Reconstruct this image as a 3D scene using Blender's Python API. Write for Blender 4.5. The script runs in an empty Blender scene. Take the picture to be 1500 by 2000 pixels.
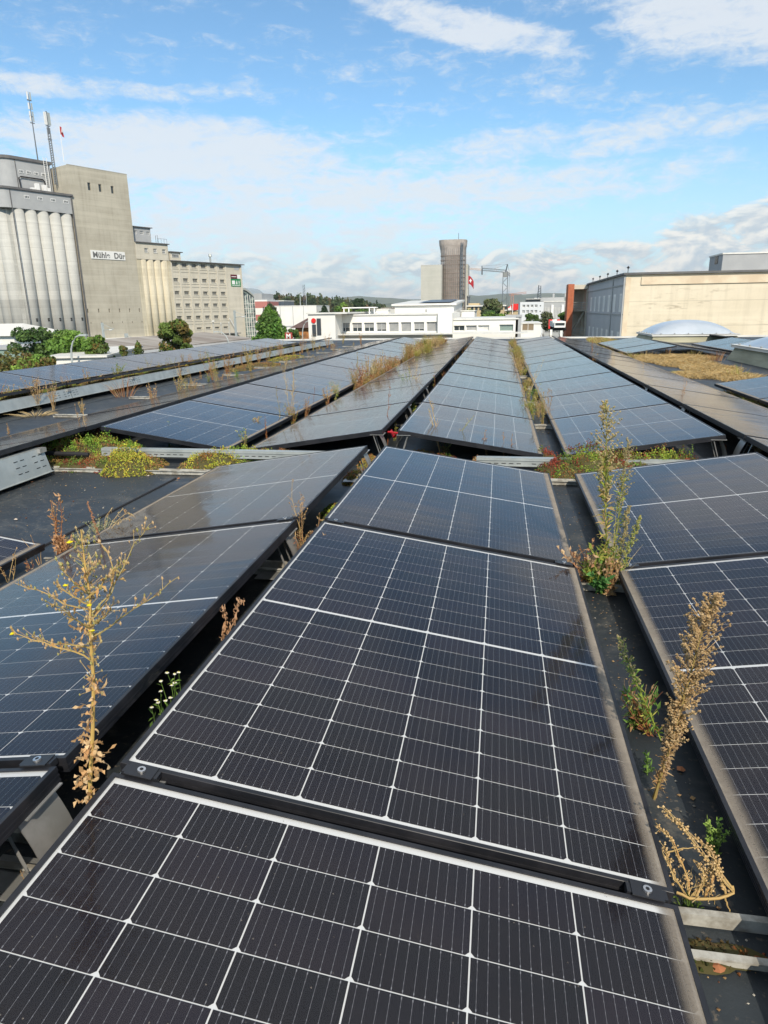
import bpy, math, random
from mathutils import Vector, Matrix
C = bpy.context.scene
COL = C.collection
R = math.radians
TAU = math.pi * 2

# ------------------------------------------------------------------ camera
CF, CP, CR, CY, CX, CYY, CZ = (1318.9855, 0.2898, -0.0151, -0.1671, 0.7554, -1.1016, 0.9007)
f = Vector((math.sin(CY)*math.cos(CP), math.cos(CY)*math.cos(CP), -math.sin(CP)))
rt = Vector((math.cos(CY), -math.sin(CY), 0)); up = rt.cross(f)
rr = rt*math.cos(CR) + up*math.sin(CR); uu = up*math.cos(CR) - rt*math.sin(CR)
cam = bpy.data.cameras.new('camera'); co = bpy.data.objects.new('camera', cam); COL.objects.link(co)
m = Matrix((rr, uu, -f)).transposed().to_4x4(); m.translation = (CX, CYY, CZ)
co.matrix_world = m
cam.sensor_fit = 'VERTICAL'; cam.sensor_height = 24; cam.lens = 24*CF/2000
cam.clip_start = 0.02; cam.clip_end = 20000
C.camera = co

# ------------------------------------------------------------------ light
SUN_AZ, SUN_EL = R(160), R(36)          # azimuth clockwise from +Y, behind the camera and to the right
w = bpy.data.worlds.new('World'); C.world = w; w.use_nodes = True
nt = w.node_tree; nt.nodes.clear()
class NB:
    def __init__(s, tree): s.t = tree
    def n(s, typ, **kw):
        nd = s.t.nodes.new(typ)
        for k, v in kw.items():
            if k.startswith('i_'):
                key = k[2:]
                key = int(key) if key.isdigit() else key
                s.put(nd.inputs[key], v)
            else: setattr(nd, k, v)
        return nd
    def put(s, sock, v):
        if hasattr(v, 'is_output'): s.t.links.new(v, sock)
        elif hasattr(v, 'outputs'): s.t.links.new(v.outputs[0], sock)
        else: sock.default_value = v
    def m(s, op, a, b=0.0, c=None, clamp=False):
        nd = s.n('ShaderNodeMath', operation=op); nd.use_clamp = clamp
        s.put(nd.inputs[0], a); s.put(nd.inputs[1], b)
        if c is not None: s.put(nd.inputs[2], c)
        return nd.outputs[0]
    def ramp(s, v, a, b, c=0.0, d=1.0, smooth=True):
        nd = s.n('ShaderNodeMapRange'); nd.interpolation_type = 'SMOOTHSTEP' if smooth else 'LINEAR'
        for i, x in enumerate((v, a, b, c, d)): s.put(nd.inputs[i], x)
        return nd.outputs[0]
    def mix(s, fac, a, b):
        nd = s.n('ShaderNodeMix', data_type='RGBA')
        s.put(nd.inputs[0], fac)
        for i, v in ((6, a), (7, b)):
            if isinstance(v, (tuple, list)): v = tuple(v) + (1,) * (4 - len(v))
            s.put(nd.inputs[i], v)
        return nd.outputs[2]
    def noise(s, vec, scale, detail=4, rough=.5, dist=0.0, lac=2.0):
        nd = s.n('ShaderNodeTexNoise', i_Scale=scale, i_Detail=detail, i_Roughness=rough, i_Distortion=dist, i_Lacunarity=lac)
        if vec is not None: s.put(nd.inputs['Vector'], vec)
        return nd.outputs[0]
    def xyz(s, v):
        nd = s.n('ShaderNodeSeparateXYZ'); s.put(nd.inputs[0], v); return nd.outputs
    def vec(s, x, y, z):
        nd = s.n('ShaderNodeCombineXYZ'); s.put(nd.inputs[0], x); s.put(nd.inputs[1], y); s.put(nd.inputs[2], z); return nd.outputs[0]

b = NB(nt)
sky = b.n('ShaderNodeTexSky', sky_type='NISHITA', sun_disc=False, sun_elevation=SUN_EL, sun_rotation=SUN_AZ,
          altitude=400, air_density=1.0, dust_density=0.35, ozone_density=1.6)
SKY_STRENGTH = 0.15
d = b.n('ShaderNodeTexCoord').outputs['Generated']
dx, dy, dz = b.xyz(d)
el = b.m('MULTIPLY', b.m('ARCSINE', dz), 57.2958)
az = b.m('MULTIPLY', b.m('ARCTAN2', dx, dy), 57.2958)
def blob(a0, e0, ra, re, tilt=0.0):
    """soft 0..1 patch of the sky round azimuth a0 and elevation e0 (degrees)"""
    da = b.m('SUBTRACT', az, a0); de = b.m('SUBTRACT', b.m('SUBTRACT', el, e0), b.m('MULTIPLY', da, tilt))
    q = b.m('ADD', b.m('POWER', b.m('DIVIDE', b.m('ABSOLUTE', da), ra), 2.0), b.m('POWER', b.m('DIVIDE', b.m('ABSOLUTE', de), re), 2.0))
    return b.ramp(q, 1.0, 0.0)
# cirrus: streaks on a flat layer seen in perspective
inv = b.m('DIVIDE', 1.0, b.m('ADD', b.m('MAXIMUM', dz, 0.0), 0.10))
lay = b.vec(b.m('MULTIPLY', dx, inv), b.m('MULTIPLY', dy, inv), 0.0)
lx, ly, _ = b.xyz(lay)
st = b.noise(b.vec(b.m('MULTIPLY', b.m('ADD', lx, b.m('MULTIPLY', ly, -.25)), 0.55), b.m('MULTIPLY', ly, 1.5), 3.1), 1.5, 7, .62, .5)
ww = b.noise(b.vec(b.m('MULTIPLY', az, .16), b.m('MULTIPLY', el, .62), 1.7), 1.0, 9, .62, .6)
fine = b.noise(b.vec(b.m('MULTIPLY', az, .5), b.m('MULTIPLY', el, 1.2), 7.7), 1.0, 8, .68, .4)
patch = b.m('MULTIPLY', blob(-24.0, 11.2, 18, 3.2, -.03), 1.18)                     # the wide soft bank on the left
patch = b.m('MAXIMUM', patch, b.m('MULTIPLY', blob(-10.0, 8.7, 32, 2.3, .01), 1.0))
patch = b.m('MAXIMUM', patch, b.m('MULTIPLY', blob(-25.0, 6.0, 30, 3.6, .0), .9))
patch = b.m('MAXIMUM', patch, b.m('MULTIPLY', blob(-34.0, 14.7, 18, .9, .02), .85))
patch = b.m('MAXIMUM', patch, b.m('MULTIPLY', blob(17.0, 18.6, 13, 4.2, -.03), 1.25))   # top right
patch = b.m('MAXIMUM', patch, b.m('MULTIPLY', blob(-3.0, 18.9, 10, 1.5, -.20), 1.1))
patch = b.m('MAXIMUM', patch, b.m('MULTIPLY', blob(4.0, 11.5, 22, 1.6, .04), .62))
patch = b.m('MAXIMUM', patch, b.ramp(el, 22, 38, 0, 1.05))      # unseen cloud overhead, added so the panels reflect a greyer sky
cir = b.m('ADD', b.m('MULTIPLY', patch, .62), b.m('MULTIPLY', b.m('SUBTRACT', b.m('ADD', b.m('MULTIPLY', ww, .6), b.m('MULTIPLY', st, .4)), .5), 1.5))
cir = b.m('ADD', cir, b.m('MULTIPLY', b.m('SUBTRACT', fine, .5), 1.45))
cir = b.m('MULTIPLY', b.ramp(cir, .0, .72), .86)
# cumulus band near the horizon, heavier to the right
cu = b.noise(b.vec(b.m('MULTIPLY', az, .25), b.m('MULTIPLY', el, .55), 2.2), 1.0, 10, .60, .35)
top = b.m('ADD', 6.2, b.ramp(az, 0, 30, 0, 4.2))
band = b.m('MULTIPLY', b.ramp(el, top, b.m('SUBTRACT', top, 3.2)), 1.0)
cum = b.ramp(b.m('ADD', b.m('MULTIPLY', cu, 1.0), b.m('MULTIPLY', b.m('SUBTRACT', band, 1.0), .30)), .37, .48)
cu_sh = b.noise(b.vec(b.m('ADD', b.m('MULTIPLY', az, .25), -.08), b.m('ADD', b.m('MULTIPLY', el, .55), .20), 2.2), 1.0, 7, .58, .35)
lit = b.ramp(b.m('SUBTRACT', cu, cu_sh), -.10, .12)
hz = b.ramp(el, 15, 0)
S = 1.0 / SKY_STRENGTH
def sc(c, k=1.0): return tuple(x*S*k for x in c)
skyc = b.mix(1.0, sky.outputs[0], sky.outputs[0])
tint = b.n('ShaderNodeMix', data_type='RGBA', blend_type='MULTIPLY'); tint.inputs[0].default_value = 1
b.put(tint.inputs[6], sky.outputs[0]); tint.inputs[7].default_value = (.80, 1.04, 1.10, 1)
skyc = b.mix(b.m('MULTIPLY', b.m('POWER', hz, 1.6), .85), tint.outputs[2], sc((.60, .745, .85)))
skyc = b.mix(cir, skyc, sc((.82, .87, .92)))
cumc = b.mix(lit, sc((.56, .65, .73)), sc((1.0, .97, .91)))
skyc = b.mix(b.m('MULTIPLY', cum, b.m('MULTIPLY', b.m('POWER', band, .6), b.ramp(az, -40, 6, .45, .92))), skyc, cumc)
bg = b.n('ShaderNodeBackground'); b.put(bg.inputs[0], skyc); bg.inputs[1].default_value = SKY_STRENGTH
out = b.n('ShaderNodeOutputWorld'); nt.links.new(bg.outputs[0], out.inputs[0])

sd = bpy.data.lights.new('sun', 'SUN'); so = bpy.data.objects.new('sun', sd); COL.objects.link(so)
sd.energy = 4.8; sd.angle = R(0.6); sd.color = (1, .90, .76)
sv = Vector((math.sin(SUN_AZ)*math.cos(SUN_EL), math.cos(SUN_AZ)*math.cos(SUN_EL), math.sin(SUN_EL)))
so.rotation_euler = (-sv).to_track_quat('-Z', 'Y').to_euler()
C.view_settings.view_transform = 'Standard'; C.view_settings.look = 'None'
C.view_settings.gamma = 1; C.view_settings.exposure = 0.0; C.view_settings.use_curve_mapping = False
C.cycles.max_bounces = 6; C.cycles.transparent_max_bounces = 12; C.cycles.caustics_reflective = False; C.cycles.caustics_refractive = False
C.cycles.volume_bounces = 0

# ------------------------------------------------------------------ materials
MATS = {}
def mat(name, col=(.5, .5, .5), rough=.8, metal=0.0, col2=None, scale=3.0, detail=5, bump=0.0, bscale=None, stretch=(1, 1, 1), coat=0, spec=.5, lo=.35, hi=.65, trans=0.0, obj=True, fn=None):
    if name in MATS: return MATS[name]
    mt = bpy.data.materials.new(name); mt.use_nodes = True; t = mt.node_tree
    k = NB(t); p = t.nodes['Principled BSDF']
    p.inputs['Roughness'].default_value = rough; p.inputs['Metallic'].default_value = metal
    p.inputs['Specular IOR Level'].default_value = spec; p.inputs['Coat Weight'].default_value = coat
    p.inputs['Base Color'].default_value = (*col, 1)
    tc = k.n('ShaderNodeTexCoord').outputs['Object']
    mp = k.n('ShaderNodeMapping'); k.put(mp.inputs[0], tc); mp.inputs['Scale'].default_value = stretch
    v = mp.outputs[0]
    if col2 is not None:
        nz = k.noise(v, scale, detail, .6)
        c = k.mix(k.ramp(nz, lo, hi), col, col2); k.put(p.inputs['Base Color'], c)
    if bump:
        bn = k.n('ShaderNodeBump'); bn.inputs['Strength'].default_value = 1; bn.inputs['Distance'].default_value = bump
        k.put(bn.inputs['Height'], k.noise(v, bscale or scale*4, 4, .6)); k.put(p.inputs['Normal'], bn.outputs[0])
    if fn: fn(k, p, v, tc)
    MATS[name] = mt; return mt

def vcmat(name, rough=.7, trans=.0, amb=None):
    """colour from the mesh's own attribute 'tint' (each leaf or clump has its natural colour)"""
    if name in MATS: return MATS[name]
    mt = bpy.data.materials.new(name); mt.use_nodes = True; t = mt.node_tree; k = NB(t); p = t.nodes['Principled BSDF']
    a = k.n('ShaderNodeAttribute', attribute_name='tint')
    k.put(p.inputs['Base Color'], a.outputs[0]); p.inputs['Roughness'].default_value = rough
    p.inputs['Specular IOR Level'].default_value = .25
    if trans:
        tr = k.n('ShaderNodeBsdfTranslucent'); k.put(tr.inputs[0], a.outputs[0])
        mx = k.n('ShaderNodeMixShader'); mx.inputs[0].default_value = trans
        t.links.new(p.outputs[0], mx.inputs[1]); t.links.new(tr.outputs[0], mx.inputs[2])
        t.links.new(mx.outputs[0], t.nodes['Material Output'].inputs[0])
    MATS[name] = mt; return mt

# ------------------------------------------------------------------ mesh builder
class MB:
    def __init__(s, xf=None): s.v = []; s.f = []; s.mi = []; s.c = []; s.uv = None; s.xf = xf; s.cur = 0; s.tint = (1, 1, 1)
    def add(s, vs, fs):
        n = len(s.v)
        s.v.extend([s.xf(Vector(p)) if s.xf else Vector(p) for p in vs])
        for q in fs: s.f.append([n+i for i in q]); s.mi.append(s.cur); s.c.append(s.tint)
    def box(s, x0, x1, y0, y1, z0, z1):
        s.add([(x0,y0,z0),(x1,y0,z0),(x1,y1,z0),(x0,y1,z0),(x0,y0,z1),(x1,y0,z1),(x1,y1,z1),(x0,y1,z1)],
              [(0,3,2,1),(4,5,6,7),(0,1,5,4),(1,2,6,5),(2,3,7,6),(3,0,4,7)])
    def quad(s, a, b_, c, d_): s.add([a, b_, c, d_], [(0,1,2,3)])
    def tri(s, a, b_, c): s.add([a, b_, c], [(0,1,2)])
    def prism(s, pts, axis, lo, hi):
        """extrude a closed outline: axis 'x','y','z'; pts are the two other coordinates"""
        def P(p, h): return {'x': (h, p[0], p[1]), 'y': (p[0], h, p[1]), 'z': (p[0], p[1], h)}[axis]
        n = len(pts); vs = [P(p, lo) for p in pts] + [P(p, hi) for p in pts]
        s.add(vs, [tuple(range(n))[::-1], tuple(range(n, 2*n))] + [(i, (i+1) % n, n+(i+1) % n, n+i) for i in range(n)])
    def tube(s, pts, rad, n=5, cap=True):
        pts = [Vector(p) for p in pts]
        if not hasattr(rad, '__len__'): rad = [rad]*len(pts)
        vs = []; fs = []; ref = Vector((.3, .2, 1)).normalized()
        for i, p in enumerate(pts):
            t = (pts[min(i+1, len(pts)-1)] - pts[max(i-1, 0)])
            if t.length < 1e-9: t = Vector((0, 0, 1))
            t.normalize(); r0 = ref if abs(t.dot(ref)) < .95 else Vector((1, 0, 0))
            a = t.cross(r0).normalized(); b_ = t.cross(a)
            for k in range(n): vs.append(p + (a*math.cos(TAU*k/n) + b_*math.sin(TAU*k/n))*rad[i])
        for i in range(len(pts)-1):
            for k in range(n): fs.append((i*n+k, i*n+(k+1) % n, (i+1)*n+(k+1) % n, (i+1)*n+k))
        if cap: fs.append(tuple(range(n))[::-1]); fs.append(tuple((len(pts)-1)*n+k for k in range(n)))
        s.add(vs, fs)
    def cyl(s, x, y, z0, z1, r, n=16, r1=None):
        r1 = r if r1 is None else r1
        vs = [(x+r*math.cos(TAU*k/n), y+r*math.sin(TAU*k/n), z0) for k in range(n)] + [(x+r1*math.cos(TAU*k/n), y+r1*math.sin(TAU*k/n), z1) for k in range(n)]
        s.add(vs, [tuple(range(n))[::-1], tuple(range(n, 2*n))] + [(k, (k+1) % n, n+(k+1) % n, n+k) for k in range(n)])
    def blobby(s, c, r, n=6, sq=1.0, rnd=None):
        """a small low octahedral lump"""
        c = Vector(c); vs = [c+Vector((0, 0, r*sq)), c-Vector((0, 0, r*sq))]
        for k in range(n):
            rr_ = r*(rnd.uniform(.75, 1.2) if rnd else 1)
            vs.append(c+Vector((rr_*math.cos(TAU*k/n), rr_*math.sin(TAU*k/n), (rnd.uniform(-.2, .2)*r if rnd else 0))))
        s.add(vs, [(0, 2+k, 2+(k+1) % n) for k in range(n)] + [(1, 2+(k+1) % n, 2+k) for k in range(n)])
    def build(s, name, mats, parent=None, smooth=False, tint=False, kind=None):
        me = bpy.data.meshes.new(name); me.from_pydata([tuple(v) for v in s.v], [], s.f)
        if not isinstance(mats, (list, tuple)): mats = [mats]
        for m_ in mats: me.materials.append(m_)
        me.polygons.foreach_set('material_index', s.mi)
        if smooth: me.polygons.foreach_set('use_smooth', [True]*len(s.f))
        if tint:
            at = me.color_attributes.new('tint', 'FLOAT_COLOR', 'CORNER'); dat = []
            for fc, cc in zip(s.f, s.c): dat.extend([cc[0], cc[1], cc[2], 1.0]*len(fc))
            at.data.foreach_set('color', dat)
        me.update()
        return link(name, me, parent, kind)
def link(name, me, parent=None, kind=None):
    o = bpy.data.objects.new(name, me); COL.objects.link(o)
    if parent is not None: o.parent = parent
    if kind: o['kind'] = kind
    return o
def thing(name, label, cat, loc=(0, 0, 0), rz=0, group=None, rot=None):
    o = bpy.data.objects.new(name, None); COL.objects.link(o); o.empty_display_size = .1
    o.location = loc; o.rotation_euler = rot or (0, 0, rz); o['label'] = label; o['category'] = cat
    if group: o['group'] = group
    return o
def tag(o, label, cat, group=None, kind=None):
    o['label'] = label; o['category'] = cat
    if group: o['group'] = group
    if kind: o['kind'] = kind
    return o
def struct(o, label=None):
    o['kind'] = 'structure'
    if label: o['label'] = label
    return o

# ------------------------------------------------------------------ shared materials
M_frame = mat('black_anodised_aluminium', (.010, .011, .014), .42, 0.0, (.022, .022, .026), 9, spec=.4)
M_clamp = mat('dark_clamp_metal', (.02, .021, .025), .4, 0.2, spec=.6)
M_bolt = mat('steel_bolt', (.62, .62, .62), .3, .9)
def _gal(k, p, v, tc):
    nz = k.noise(v, 14, 5, .65); st_ = k.noise(tc, 3, 3)
    k.put(p.inputs['Roughness'], k.ramp(nz, .3, .7, .34, .55))
M_galv = mat('galvanised_sheet', (.33, .36, .355), .45, .3, (.40, .43, .42), 6, fn=_gal)
M_alu = mat('mill_aluminium', (.50, .50, .49), .42, .6, (.36, .36, .34), 7)
M_rail = mat('weathered_base_rail', (.46, .45, .40), .65, .1, (.24, .22, .18), 14, detail=8, bump=.001, lo=.4, hi=.62)
M_slot = mat('slot_dark', (.01, .01, .012), .8)
M_back = mat('white_backsheet', (.60, .61, .605), .5)

def _cell(k, p, v, tc):
    uv = k.n('ShaderNodeUVMap', uv_map='uv').outputs[0]
    ux, uy, _ = k.xyz(uv)                                  # metres within the cell, x along the wires' spacing
    pitch = .0176
    fr = k.m('ABSOLUTE', k.m('SUBTRACT', k.m('FRACT', k.m('DIVIDE', k.m('ADD', ux, .0881), pitch)), .5))
    wire = k.m('LESS_THAN', k.m('MULTIPLY', fr, pitch), .00026)
    edge = k.m('GREATER_THAN', k.m('ABSOLUTE', uy), .0385)
    pad = k.m('MULTIPLY', k.m('LESS_THAN', k.m('MULTIPLY', fr, pitch), .0009), k.m('MULTIPLY', edge, k.m('LESS_THAN', k.m('ABSOLUTE', uy), .0425)))
    pd2 = k.m('MULTIPLY', k.m('LESS_THAN', k.m('MULTIPLY', fr, pitch), .0006), k.m('LESS_THAN', k.m('ABSOLUTE', k.m('SUBTRACT', k.m('FRACT', k.m('DIVIDE', uy, .018)), .5)), .055))
    met = k.m('MAXIMUM', wire, k.m('MAXIMUM', pad, k.m('MULTIPLY', pd2, .8)), clamp=True)
    inf = k.n('ShaderNodeObjectInfo').outputs['Random']
    nz = k.noise(tc, 2.3, 3)
    base = k.mix(k.ramp(nz, .3, .7), (.0048, .0052, .0105), (.0095, .0075, .0105))
    sh = k.n('ShaderNodeHueSaturation'); k.put(sh.inputs['Color'], base); k.put(sh.inputs['Value'], k.ramp(inf, 0, 1, .75, 1.35, False)); k.put(sh.inputs['Hue'], k.ramp(inf, 0, 1, .46, .54, False))
    c = k.mix(k.m('MULTIPLY', met, .8), sh.outputs[0], (.20, .205, .225))
    k.put(p.inputs['Base Color'], c)
    k.put(p.inputs['Roughness'], k.m('MULTIPLY_ADD', met, -.1, .5))
    p.inputs['Specular IOR Level'].default_value = .12
M_cell = mat('silicon_cell', (.01, .011, .02), .45, fn=_cell)

def make_glass():
    mt = bpy.data.materials.new('dusty_solar_glass'); mt.use_nodes = True; t = mt.node_tree; k = NB(t); t.nodes.clear()
    tc = k.n('ShaderNodeTexCoord').outputs['Object']
    ox, oy, oz = k.xyz(tc)                                 # ox runs from ridge edge (-) to low edge (+)
    geo = k.n('ShaderNodeNewGeometry')
    dp = k.n('ShaderNodeVectorMath', operation='DOT_PRODUCT'); k.put(dp.inputs[0], geo.outputs['Normal']); k.put(dp.inputs[1], geo.outputs['Incoming'])
    cosv = k.m('MAXIMUM', k.m('ABSOLUTE', dp.outputs['Value']), .03)
    wpos = geo.outputs['Position']
    # slow waves of the rolled glass, stretched across the row, plus fine stipple
    wn = k.n('ShaderNodeMapping'); k.put(wn.inputs[0], wpos); wn.inputs['Scale'].default_value = (.35, 2.6, 1)
    h = k.noise(wn.outputs[0], 1.2, 2, .5, .2)
    bp = k.n('ShaderNodeBump'); bp.inputs['Strength'].default_value = 1; bp.inputs['Distance'].default_value = .0032; k.put(bp.inputs['Height'], h)
    gl = k.n('ShaderNodeBsdfGlossy', i_Roughness=.085); k.put(gl.inputs['Normal'], bp.outputs[0]); gl.inputs['Color'].default_value = (.97, .93, .91, 1)
    fr = k.m('ADD', .03, k.m('MULTIPLY', k.m('POWER', k.m('SUBTRACT', 1.0, cosv), 5.0), .74))
    # dust: thin film everywhere, thick band along the low edge, rain streaks and specks
    n1 = k.noise(wpos, 2.2, 6, .6); n2 = k.noise(wpos, 26, 5, .7); n3 = k.noise(wpos, 260, 3, .6)
    sm = k.n('ShaderNodeMapping'); k.put(sm.inputs[0], tc); sm.inputs['Scale'].default_value = (2.0, 34, 1)
    streak = k.noise(sm.outputs[0], 1.0, 4, .6)
    vor = k.n('ShaderNodeTexVoronoi', i_Scale=46.0); k.put(vor.inputs['Vector'], wpos)
    n4 = k.noise(wpos, .7, 6, .7, .6)
    spk = k.m('MULTIPLY', k.m('LESS_THAN', vor.outputs['Distance'], .06), k.m('GREATER_THAN', n2, .50))
    tau = k.m('ADD', .003, k.m('MULTIPLY', k.ramp(n1, .40, .75), .006))
    tau = k.m('ADD', tau, k.m('MULTIPLY', k.ramp(streak, .45, .75), .005))
    tau = k.m('ADD', tau, k.m('MULTIPLY', k.ramp(n3, .62, .85), k.m('MULTIPLY', k.ramp(n4, .40, .65, .15, 1.0), .010)))
    tau = k.m('ADD', tau, k.m('MULTIPLY', k.ramp(n4, .50, .72), .014))
    band = k.ramp(k.m('ADD', ox, k.m('ADD', k.m('MULTIPLY', k.m('SUBTRACT', n2, .5), .016), k.m('MULTIPLY', k.m('SUBTRACT', n1, .5), .02))), .520, .556)
    tau = k.m('ADD', tau, k.m('MULTIPLY', k.m('MULTIPLY', band, k.ramp(n3, .2, .6, .55, 1.0)), 1.1))
    eb = k.ramp(k.m('ADD', k.m('ABSOLUTE', oy), k.m('MULTIPLY', n2, .01)), .845, .866)
    tau = k.m('ADD', tau, k.m('MULTIPLY', eb, .03))
    opac = k.m('SUBTRACT', 1.0, k.m('EXPONENT', k.m('MULTIPLY', k.m('DIVIDE', tau, k.m('MAXIMUM', cosv, .06)), -1.0)))
    opac = k.m('MAXIMUM', opac, k.m('MULTIPLY', spk, .55))
    dust = k.n('ShaderNodeBsdfDiffuse'); k.put(dust.inputs[0], k.mix(k.ramp(n2, .3, .7), (.30, .26, .21), (.22, .19, .155)))
    tr = k.n('ShaderNodeBsdfTransparent')
    m1 = k.n('ShaderNodeMixShader'); k.put(m1.inputs[0], fr); t.links.new(tr.outputs[0], m1.inputs[1]); t.links.new(gl.outputs[0], m1.inputs[2])
    m2 = k.n('ShaderNodeMixShader'); k.put(m2.inputs[0], opac); t.links.new(m1.outputs[0], m2.inputs[1]); t.links.new(dust.outputs[0], m2.inputs[2])
    o = k.n('ShaderNodeOutputMaterial'); t.links.new(m2.outputs[0], o.inputs[0])
    return mt
M_glass = make_glass()

def _memb(k, p, v, tc):
    n1 = k.noise(tc, .9, 6, .65, .4); n2 = k.noise(tc, 7, 6, .7); n3 = k.noise(tc, 60, 3, .6)
    c = k.mix(k.ramp(n1, .3, .7), (.013, .017, .021), (.028, .036, .042))
    n5 = k.noise(tc, 2.4, 7, .72, .8)
    c = k.mix(k.m('MULTIPLY', k.ramp(n5, .50, .66), .65), c, (.070, .072, .068))
    c = k.mix(k.m('MULTIPLY', k.ramp(n2, .58, .72), .8), c, (.10, .095, .080))
    c = k.mix(k.m('MULTIPLY', k.ramp(n3, .60, .66), k.m('MULTIPLY', k.ramp(n5, .40, .6), .8)), c, (.16, .13, .095))
    k.put(p.inputs['Base Color'], c)
    k.put(p.inputs['Roughness'], k.ramp(n1, .3, .7, .42, .68))
    bn = k.n('ShaderNodeBump'); bn.inputs['Distance'].default_value = .004; k.put(bn.inputs['Height'], n2); k.put(p.inputs['Normal'], bn.outputs[0])
M_memb = mat('bitumen_membrane', rough=.55, fn=_memb)

# ------------------------------------------------------------------ the setting: ground and our own roof
ZR = -0.27                         # roof surface
ZG = -9.0                          # street level
def _gnd(k, p, v, tc):
    n1 = k.noise(tc, .012, 6, .6); n2 = k.noise(tc, .15, 5, .6)
    c = k.mix(k.ramp(n1, .42, .55), (.05, .05, .052), (.045, .075, .025))
    c = k.mix(k.ramp(n2, .5, .8, 0, .4), c, (.10, .10, .095)); k.put(p.inputs['Base Color'], c)
M_ground = mat('town_ground', rough=.9, fn=_gnd)
g = MB(); g.quad((-7000, -200, ZG), (7000, -200, ZG), (7000, 9000, ZG), (-7000, 9000, ZG))
struct(g.build('ground', M_ground), 'town ground of asphalt and grass around the buildings')
g = MB(); g.box(-9.2, 22, -8, 27.6, ZR-.5, ZR)
struct(g.build('flat_roof', M_memb), 'flat roof covered in dark grey bitumen sheeting')
M_render = mat('pale_render', (.55, .53, .48), .85, 0, (.48, .46, .42), .6)
g = MB(); g.box(-9.1, 21.9, -7.9, 27.5, ZG, ZR-.5)
struct(g.build('roof_building_wall', M_render))
M_cope = mat('pale_coping_metal', (.70, .69, .64), .5, .1, (.60, .59, .55), 1.5)
g = MB(); g.box(-9.4, 22.2, 27.6, 27.95, ZR-.25, ZR+.05); g.box(-9.5, -9.2, -8, 27.6, ZR-.25, ZR+.03)
struct(g.build('roof_edge_coping', M_cope), 'pale metal coping along the far edge of the roof')
# overlapping seams of the sheeting
g = MB()
for x in (-1.62, -2.78, -4.9, -6.0, 4.6, 1.33):
    g.box(x, x+1.0, -1.6, 3.46, ZR, ZR+.004) if x in (-1.62,) else g.box(x, x+.09, -1.6 if x < 2 else 7, 3.46 if -3 < x < 2 else 27, ZR, ZR+.004)
struct(g.build('membrane_seam', M_memb))
g = MB(); g.tube([(-1.62, -1.6, ZR+.004), (-1.60, 1.0, ZR+.006), (-1.57, 2.2, ZR+.005), (-1.56, 3.42, ZR+.006)], [.009]*4, 6)
struct(g.build('membrane_lap', M_slot))

# ------------------------------------------------------------------ the solar panels
LW, LH = 1.134, 1.722
TILT = 0.1527
GAP = 0.0285
PITCH = LH + GAP
CT, ST = math.cos(TILT), math.sin(TILT)
def frame_mesh():
    g = MB(); hw, hh, T, lip = LW/2, LH/2, .035, .0105
    prof = [(0, -T), (0, -T+.006), (.0012, -T+.006), (.0012, -.023), (0, -.023), (0, -.019), (.0012, -.019), (.0012, -.012), (0, -.012), (0, -.0008), (.0008, 0), (lip, 0), (lip, -.003), (.004, -.003), (.004, -T+.002), (.028, -T+.002), (.028, -T)]
    n = len(prof)
    rings = []
    for sx, sy in ((-1, -1), (1, -1), (1, 1), (-1, 1)):
        rings.append([(sx*(hw-a), sy*(hh-a), z) for a, z in prof])
    vs = sum(rings, []); fs = []
    for r_ in range(4):
        q = (r_+1) % 4
        for i in range(n): j = (i+1) % n; fs.append((r_*n+i, q*n+i, q*n+j, r_*n+j))
    g.add(vs, fs); return g
def cell_outline(w_, h_, c):
    return [(-w_+c, -h_), (w_-c, -h_), (w_, -h_+c), (w_, h_), (-w_, h_), (-w_, -h_+c)]
def cell_centres():
    out_ = []
    for half in (0, 1):
        for r_ in range(9):
            v0 = .0240 + r_*.0925 + .0455 if half == 0 else LH - .0240 - r_*.0925 - .0455
            for c_ in range(6): out_.append((-LW/2 + .016 + .091 + c_*.184, v0 - LH/2, 1 if r_ % 2 == 0 else -1))
    return out_
ZC = -.0048
def cell_mesh(items, name):
    vs, fs, uv = [], [], []
    for (x, y, sgn) in items:
        o_ = [(px*1.0, py) for px, py in cell_outline(.09055, .04505, .0066)]
        n = len(vs); k = len(o_)
        vs += [(x+p[0], y+p[1], ZC+.0004) for p in o_] + [(x+p[0], y+p[1], ZC-.0002) for p in o_]
        fs.append(tuple(n+i for i in range(k))); uv += o_
        for i in range(k):
            j = (i+1) % k; fs.append((n+k+i, n+k+j, n+j, n+i)); uv += [o_[i], o_[j], o_[j], o_[i]]
    me = bpy.data.meshes.new(name); me.from_pydata(vs, [], fs); me.materials.append(M_cell)
    L = me.uv_layers.new(name='uv'); L.data.foreach_set('uv', [c for p in uv for c in p]); me.update(); return me
F0 = frame_mesh()
me_frame = F0.build('frame', M_frame).data; bpy.data.objects.remove(bpy.data.objects['frame'])
g = MB(); g.box(-LW/2+.0042, LW/2-.0042, -LH/2+.0042, LH/2-.0042, -.0062, -.0052)
me_back = g.build('backsheet', M_back).data; bpy.data.objects.remove(bpy.data.objects['backsheet'])
g = MB(); g.quad((-LW/2+.0105, -LH/2+.0105, -.0012), (LW/2-.0105, -LH/2+.0105, -.0012), (LW/2-.0105, LH/2-.0105, -.0012), (-LW/2+.0105, LH/2-.0105, -.0012))
me_glass = g.build('glass_pane', M_glass).data; bpy.data.objects.remove(bpy.data.objects['glass_pane'])
CC = cell_centres()
me_cells = cell_mesh(CC, 'cell')
me_up = cell_mesh([(0, 0, 1)], 'cell'); me_dn = cell_mesh([(0, 0, -1)], 'cell')
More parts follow.
